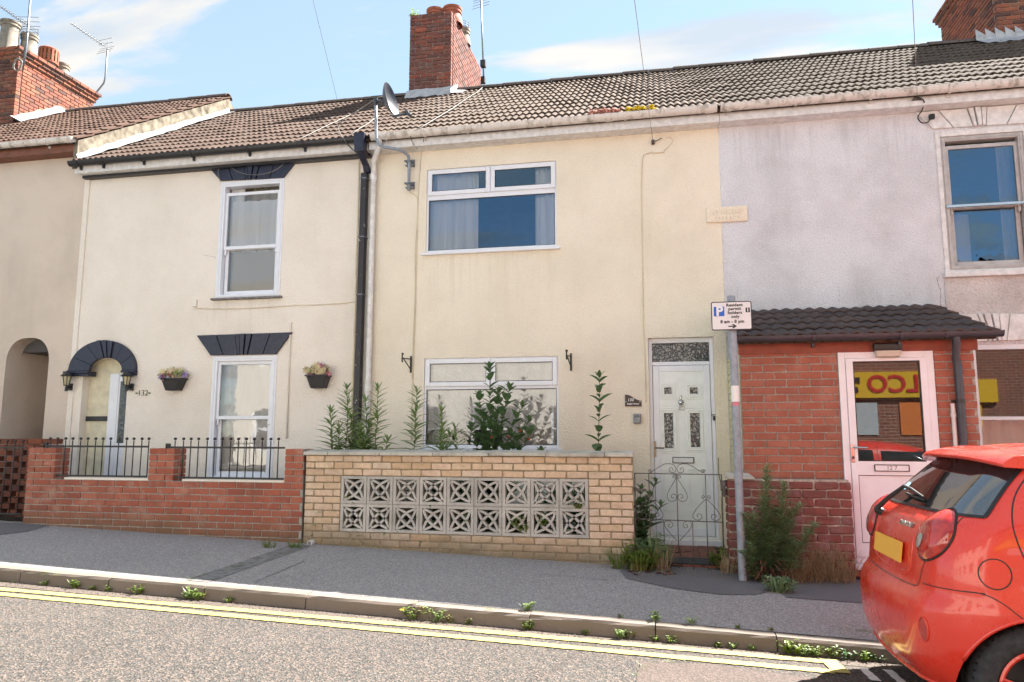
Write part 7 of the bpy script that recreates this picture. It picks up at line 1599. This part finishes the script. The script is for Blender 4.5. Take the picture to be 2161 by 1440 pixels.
# roof spoiler
V, F = [], []; NS = 24
for i in range(NS+1):
    t = 2*i/NS-1; v = t*.585; b = .05*t*t; z0 = 1.412-.035*t*t*abs(t); ue = .355+.09*t*t+.02*abs(t)**6
    sec = [(.56+b, z0+.045), (.48+b*.8, z0+.030), (ue+.02, z0+.006), (ue, z0-.012), (ue+.008, z0-.028), (.50+b, z0-.030), (.60+b, z0-.03)]
    V += [cw(u, v, w_) for u, w_ in sec]
k = 7; F = [(i*k+j, (i+1)*k+j, (i+1)*k+(j+1) % k, i*k+(j+1) % k) for i in range(NS) for j in range(k)]+[tuple(range(k)), tuple(NS*k+j for j in range(k-1, -1, -1))]
m = MB(); m.add(V, F); m.build('spoiler', 'carred', car, smooth=45, bevel=.004)
# bumper reflector recess and lower lip
for s in (-1, 1):
    c, nn = corner(radians(25), .52, s); t1 = Vector((0, 0, 1)); t1 = (t1-nn*t1.dot(nn)).normalized(); t2 = nn.cross(t1); m = MB(); m.tube([c+t1*.060*cos(2*pi*k/24)+t2*.030*sin(2*pi*k/24)+nn*.001 for k in range(25)], .004, 6, cap=False); o = m.build('reflector_rim', 'carred', car, smooth=True)
    m = MB(); m.add([c+nn*.003]+[c+t1*.054*cos(2*pi*k/24)+t2*.026*sin(2*pi*k/24)+nn*.002 for k in range(24)], [(0, 1+k, 1+(k+1) % 24) for k in range(24)]); m.build('rear_reflector', 'taillens', car)
lip = [corner(radians(a), .255, -1) for a in range(88, 0, -6)]+[rear(v, .255) for v in (-.3, -.15, 0, .15, .3)]+[corner(radians(a), .255, 1) for a in range(4, 90, 6)]; m = MB(); m.tube([p-Vector((0, 0, .004)) for p, q in lip], .010, 6); m.build('bumper_lip', 'carred', body, smooth=True)
# flared arch edge
for c in (WB0, WB1):
    for s in (-1, 1):
        P = []
        for k in range(4, 33):
            q = pi*k/36; r_ = side(c+(AR+.004)*cos(q), .29+(AR+.004)*sin(q), s)
            if r_[0] is not None: P.append(r_[0]+r_[1]*-.004)
        m = MB(); m.tube(P, .011, 6); m.build('arch_edge', 'carred', body, smooth=True)
# wheels
def wheel(c, s):
    R_ = .30; ce = cw(c, s*(.655 if s < 0 else .625), R_); ax = (cw(c, s*1.0, R_)-ce).normalized(); w_ = thing('x', 'x', 'x') if False else None
    m = MB(); k = CS*R_/.284; m.lathe([(.185*k, -.075), (.235*k, -.082), (.268*k, -.070), (.282*k, -.045), (.284*k, 0), (.282*k, .045), (.268*k, .070), (.245*k, .082), (.200*k, .076), (.182*k, .062), (.180*k, -.06)], ce, 48, ax, cap=False); ty = m.build('wheel', 'tyre', car, smooth=35)
    a = ax.orthogonal().normalized(); b = ax.cross(a); m = MB()
    for i in range(54):
        q = 2*pi*i/54; d = a*cos(q)+b*sin(q); e = -a*sin(q)+b*cos(q)
        for r0 in (-.05, .02): m.hexa([ce+d*(.2815*k)+ax*(r0+z)+e*(t-.2*z) for t in (-.0045, .0045) for z in (0, .035)] + [ce+d*(.2875*k)+ax*(r0+z)+e*(t-.2*z) for t in (-.0045, .0045) for z in (0, .035)])
    tr = m.build('tread', 'tyre', ty); tr['kind'] = 'stuff'
    m = MB(); m.lathe([(.183*k, .058), (.186*k, .075), (.176*k, .080), (.166*k, .074), (.164*k, .05)], ce, 48, ax, cap=False)
    for i in range(5):
        q = 2*pi*i/5+.35
        for dq in (-.10, .10):
            d = a*cos(q+dq*.2)+b*sin(q+dq*.2); d2 = a*cos(q+dq*1.9)+b*sin(q+dq*1.9); m.tube([ce+d*.03+ax*.072, ce+d2*.172*k+ax*.070], [.009, .008], 6)
    m.build('rim', 'carred', ty, smooth=40)
    m = MB(); m.lathe([(.001, .028), (.10, .030), (.165*k, .04), (.176*k, .055)], ce, 32, ax, cap=False)
    for i in range(5):
        q = 2*pi*i/5+.35; d = a*cos(q)+b*sin(q); e = -a*sin(q)+b*cos(q); m.hexa([ce+d*r_+e*t*(.018+.10*r_)+ax*z for z in (.045, .066) for r_, t in ((.02, -1), (.165*k, -1), (.165*k, 1), (.02, 1))])
    m.lathe([(.034, .04), (.036, .078), (.02, .084), (.001, .085)], ce, 20, ax, cap=False); m.build('hub', 'carblack', ty, smooth=40)
for c in (WB0, WB1):
    for s in (-1, 1): wheel(c, s)
m = MB(); m.hexa([cw(u, v, w_) for w_ in (.17, .34) for u, v in ((.25, -.55), (3.2, -.55), (3.2, .55), (.25, .55))]); m.build('underbody', 'carblack', car)
m = MB(); m.tube([cw(.10, .38, .24), cw(.5, .38, .24)], .026, 12); m.build('exhaust', 'galv', car, smooth=40)
for s in (-1, 1):
    m = MB(); q, nn = side(2.50, .99, s); m.ball(q+nn*.09, .075, 12); m.tube([q-nn*.01, q+nn*.05-Vector((0, 0, .02))], .025, 8); m.build('door_mirror', 'carred', car, smooth=True)
    for u in (.72, 1.62):
        q, nn = side(u, .93, s); m = MB(); m.tube([q+nn*.004, q+nn*.028+Vector((.03, 0, 0)), q+nn*.028+Vector((.13, 0, 0)), q+nn*.004+Vector((.16, 0, 0))], .011, 8); m.build('door_handle', 'carred', car, smooth=True)
# ------------------------------------------------------------------ the other side of the street (shows in the glass; unseen terraces raised and paled to bounce sun onto the fronts)
YO = -12.1
M['oppbrick'] = None
def oppmat():
    k = NT('brown_shop_brick'); b = k.n('ShaderNodeTexBrick'); s2 = k.n('ShaderNodeSeparateXYZ'); k.l(k.pos(), s2.inputs[0]); c2 = k.n('ShaderNodeCombineXYZ'); k.l(s2.outputs[0], c2.inputs[0]); k.l(s2.outputs[2], c2.inputs[1]); k.l(c2.outputs[0], b.inputs['Vector'])
    b.inputs['Color1'].default_value = (.27, .085, .05, 1); b.inputs['Color2'].default_value = (.20, .06, .04, 1); b.inputs['Mortar'].default_value = (.33, .28, .23, 1); b.inputs['Scale'].default_value = 1; b.inputs['Brick Width'].default_value = .225; b.inputs['Row Height'].default_value = .075; b.inputs['Mortar Size'].default_value = .008
    k.set('Base Color', b.outputs[0]); k.set('Roughness', .9); return k.m
M['oppbrick'] = oppmat(); M['shopyellow'] = plain('yellow_shop_sign', (.80, .50, .03), .45, var=.03); M['shopred'] = plain('red_sign_letter', (.62, .03, .03), .4, var=.03)
M['opprender'] = plain('white_render_opposite', (.82, .77, .68), .9, var=.05); M['slate'] = plain('grey_slate_roof', (.10, .10, .115), .7, var=.2); M['postergrey'] = plain('grey_poster', (.50, .56, .60), .5); M['posterorange'] = plain('orange_poster', (.75, .22, .05), .5)
def shop(label, x0, x1, mat, ztop, shopfront):
    t = thing('shop' if shopfront else 'terraced_house', label, 'shop' if shopfront else 'house', ((x0+x1)/2, YO, 0)); wins = [(x0+w_*1.0+.9, x0+w_+2.0, 3.7, 5.0) for w_ in [i*2.4 for i in range(int((x1-x0)/2.4))]]
    low = [(x0+w_*1.0+.7, x0+w_+2.1, 1.0, 2.35) for w_ in [i*2.4 for i in range(int((x1-x0)/2.4))]] if not shopfront else []
    m = MB(); wall_holes(m, x0, x1, -.6, ztop, YO-.25, YO, wins+low); m.build('wall', mat, t)
    for h_ in wins+low:
        m = MB(); frame(m, *h_, YO-.12, YO-.05, .06); m.box(h_[0]+.06, h_[1]-.06, YO-.11, YO-.06, (h_[2]+h_[3])/2-.03, (h_[2]+h_[3])/2+.03); f_ = m.build('window', 'upvc', t); m = MB(); m.box(h_[0]+.02, h_[1]-.02, YO-.10, YO-.09, h_[2]+.02, h_[3]-.02); m.build('pane', 'carglass', f_)
    m = MB(); m.add([(x0, YO+.25, ztop-.1), (x1, YO+.25, ztop-.1), (x1, YO-3.4, ztop+1.7), (x0, YO-3.4, ztop+1.7), (x0, YO-7, ztop-.1), (x1, YO-7, ztop-.1)], [(0, 1, 2, 3), (3, 2, 5, 4)]); m.build('roof', 'slate', t)
    m = MB(); m.box(x0, x1, YO-7, YO-6.8, -.6, ztop); m.box(x0, x0+.2, YO-6.8, YO-.26, -.6, ztop); m.box(x1-.2, x1, YO-6.8, YO-.26, -.6, ztop); m.build('rear_wall', mat, t)
    return t
shop('white rendered terrace across the street, left of the shop', -13.5, 1.2, 'opprender', 5.4, False)
sh = shop('brown brick corner shop across the street with a long yellow sign', 1.2, 9.8, 'oppbrick', 5.3, True); shop('white rendered terrace across the street, right of the shop', 9.8, 24.0, 'opprender', 5.4, False)
m = MB(); m.box(2.6, 8.6, YO+.001, YO+.09, 2.36, 2.96); fs = m.build('fascia_sign', 'shopyellow', sh)
FB = (pi/2, 0, pi)
for s, x, z, sz_, mt_ in (('WILCO', 5.62, 2.66, .56, 'shopred'), ('FA', 4.45, 2.76, .17, 'textblack'), ('&', 4.45, 2.54, .17, 'textblack')):
    o = letter(s, sz_, (x, YO+.095, z), mt_, fs, face=FB, offset=.012, extrude=.01)
for x, mt_, lab in ((4.55, 'postergrey', 'grey poster'), (5.75, 'posterorange', 'orange poster')):
    m = MB(); m.box(x-.36, x+.36, YO+.001, YO+.02, 1.50, 2.26); m.build('poster', mt_, sh)
m = MB(); m.box(7.2, 8.2, YO+.001, YO+.06, 1.75, 2.3); wsn = m.build('wall_sign', 'shopyellow', sh)
m = MB(); m.box(10.6, 12.2, YO+.001, YO+.06, 2.45, 3.0); sg_ = m.build('wall_sign', 'shopyellow'); tag(sg_, 'yellow sign board on the white house across the street', 'sign'); letter('ANCE', .36, (11.6, YO+.065, 2.72), 'textblack', sg_, face=FB, offset=.006, extrude=.004)
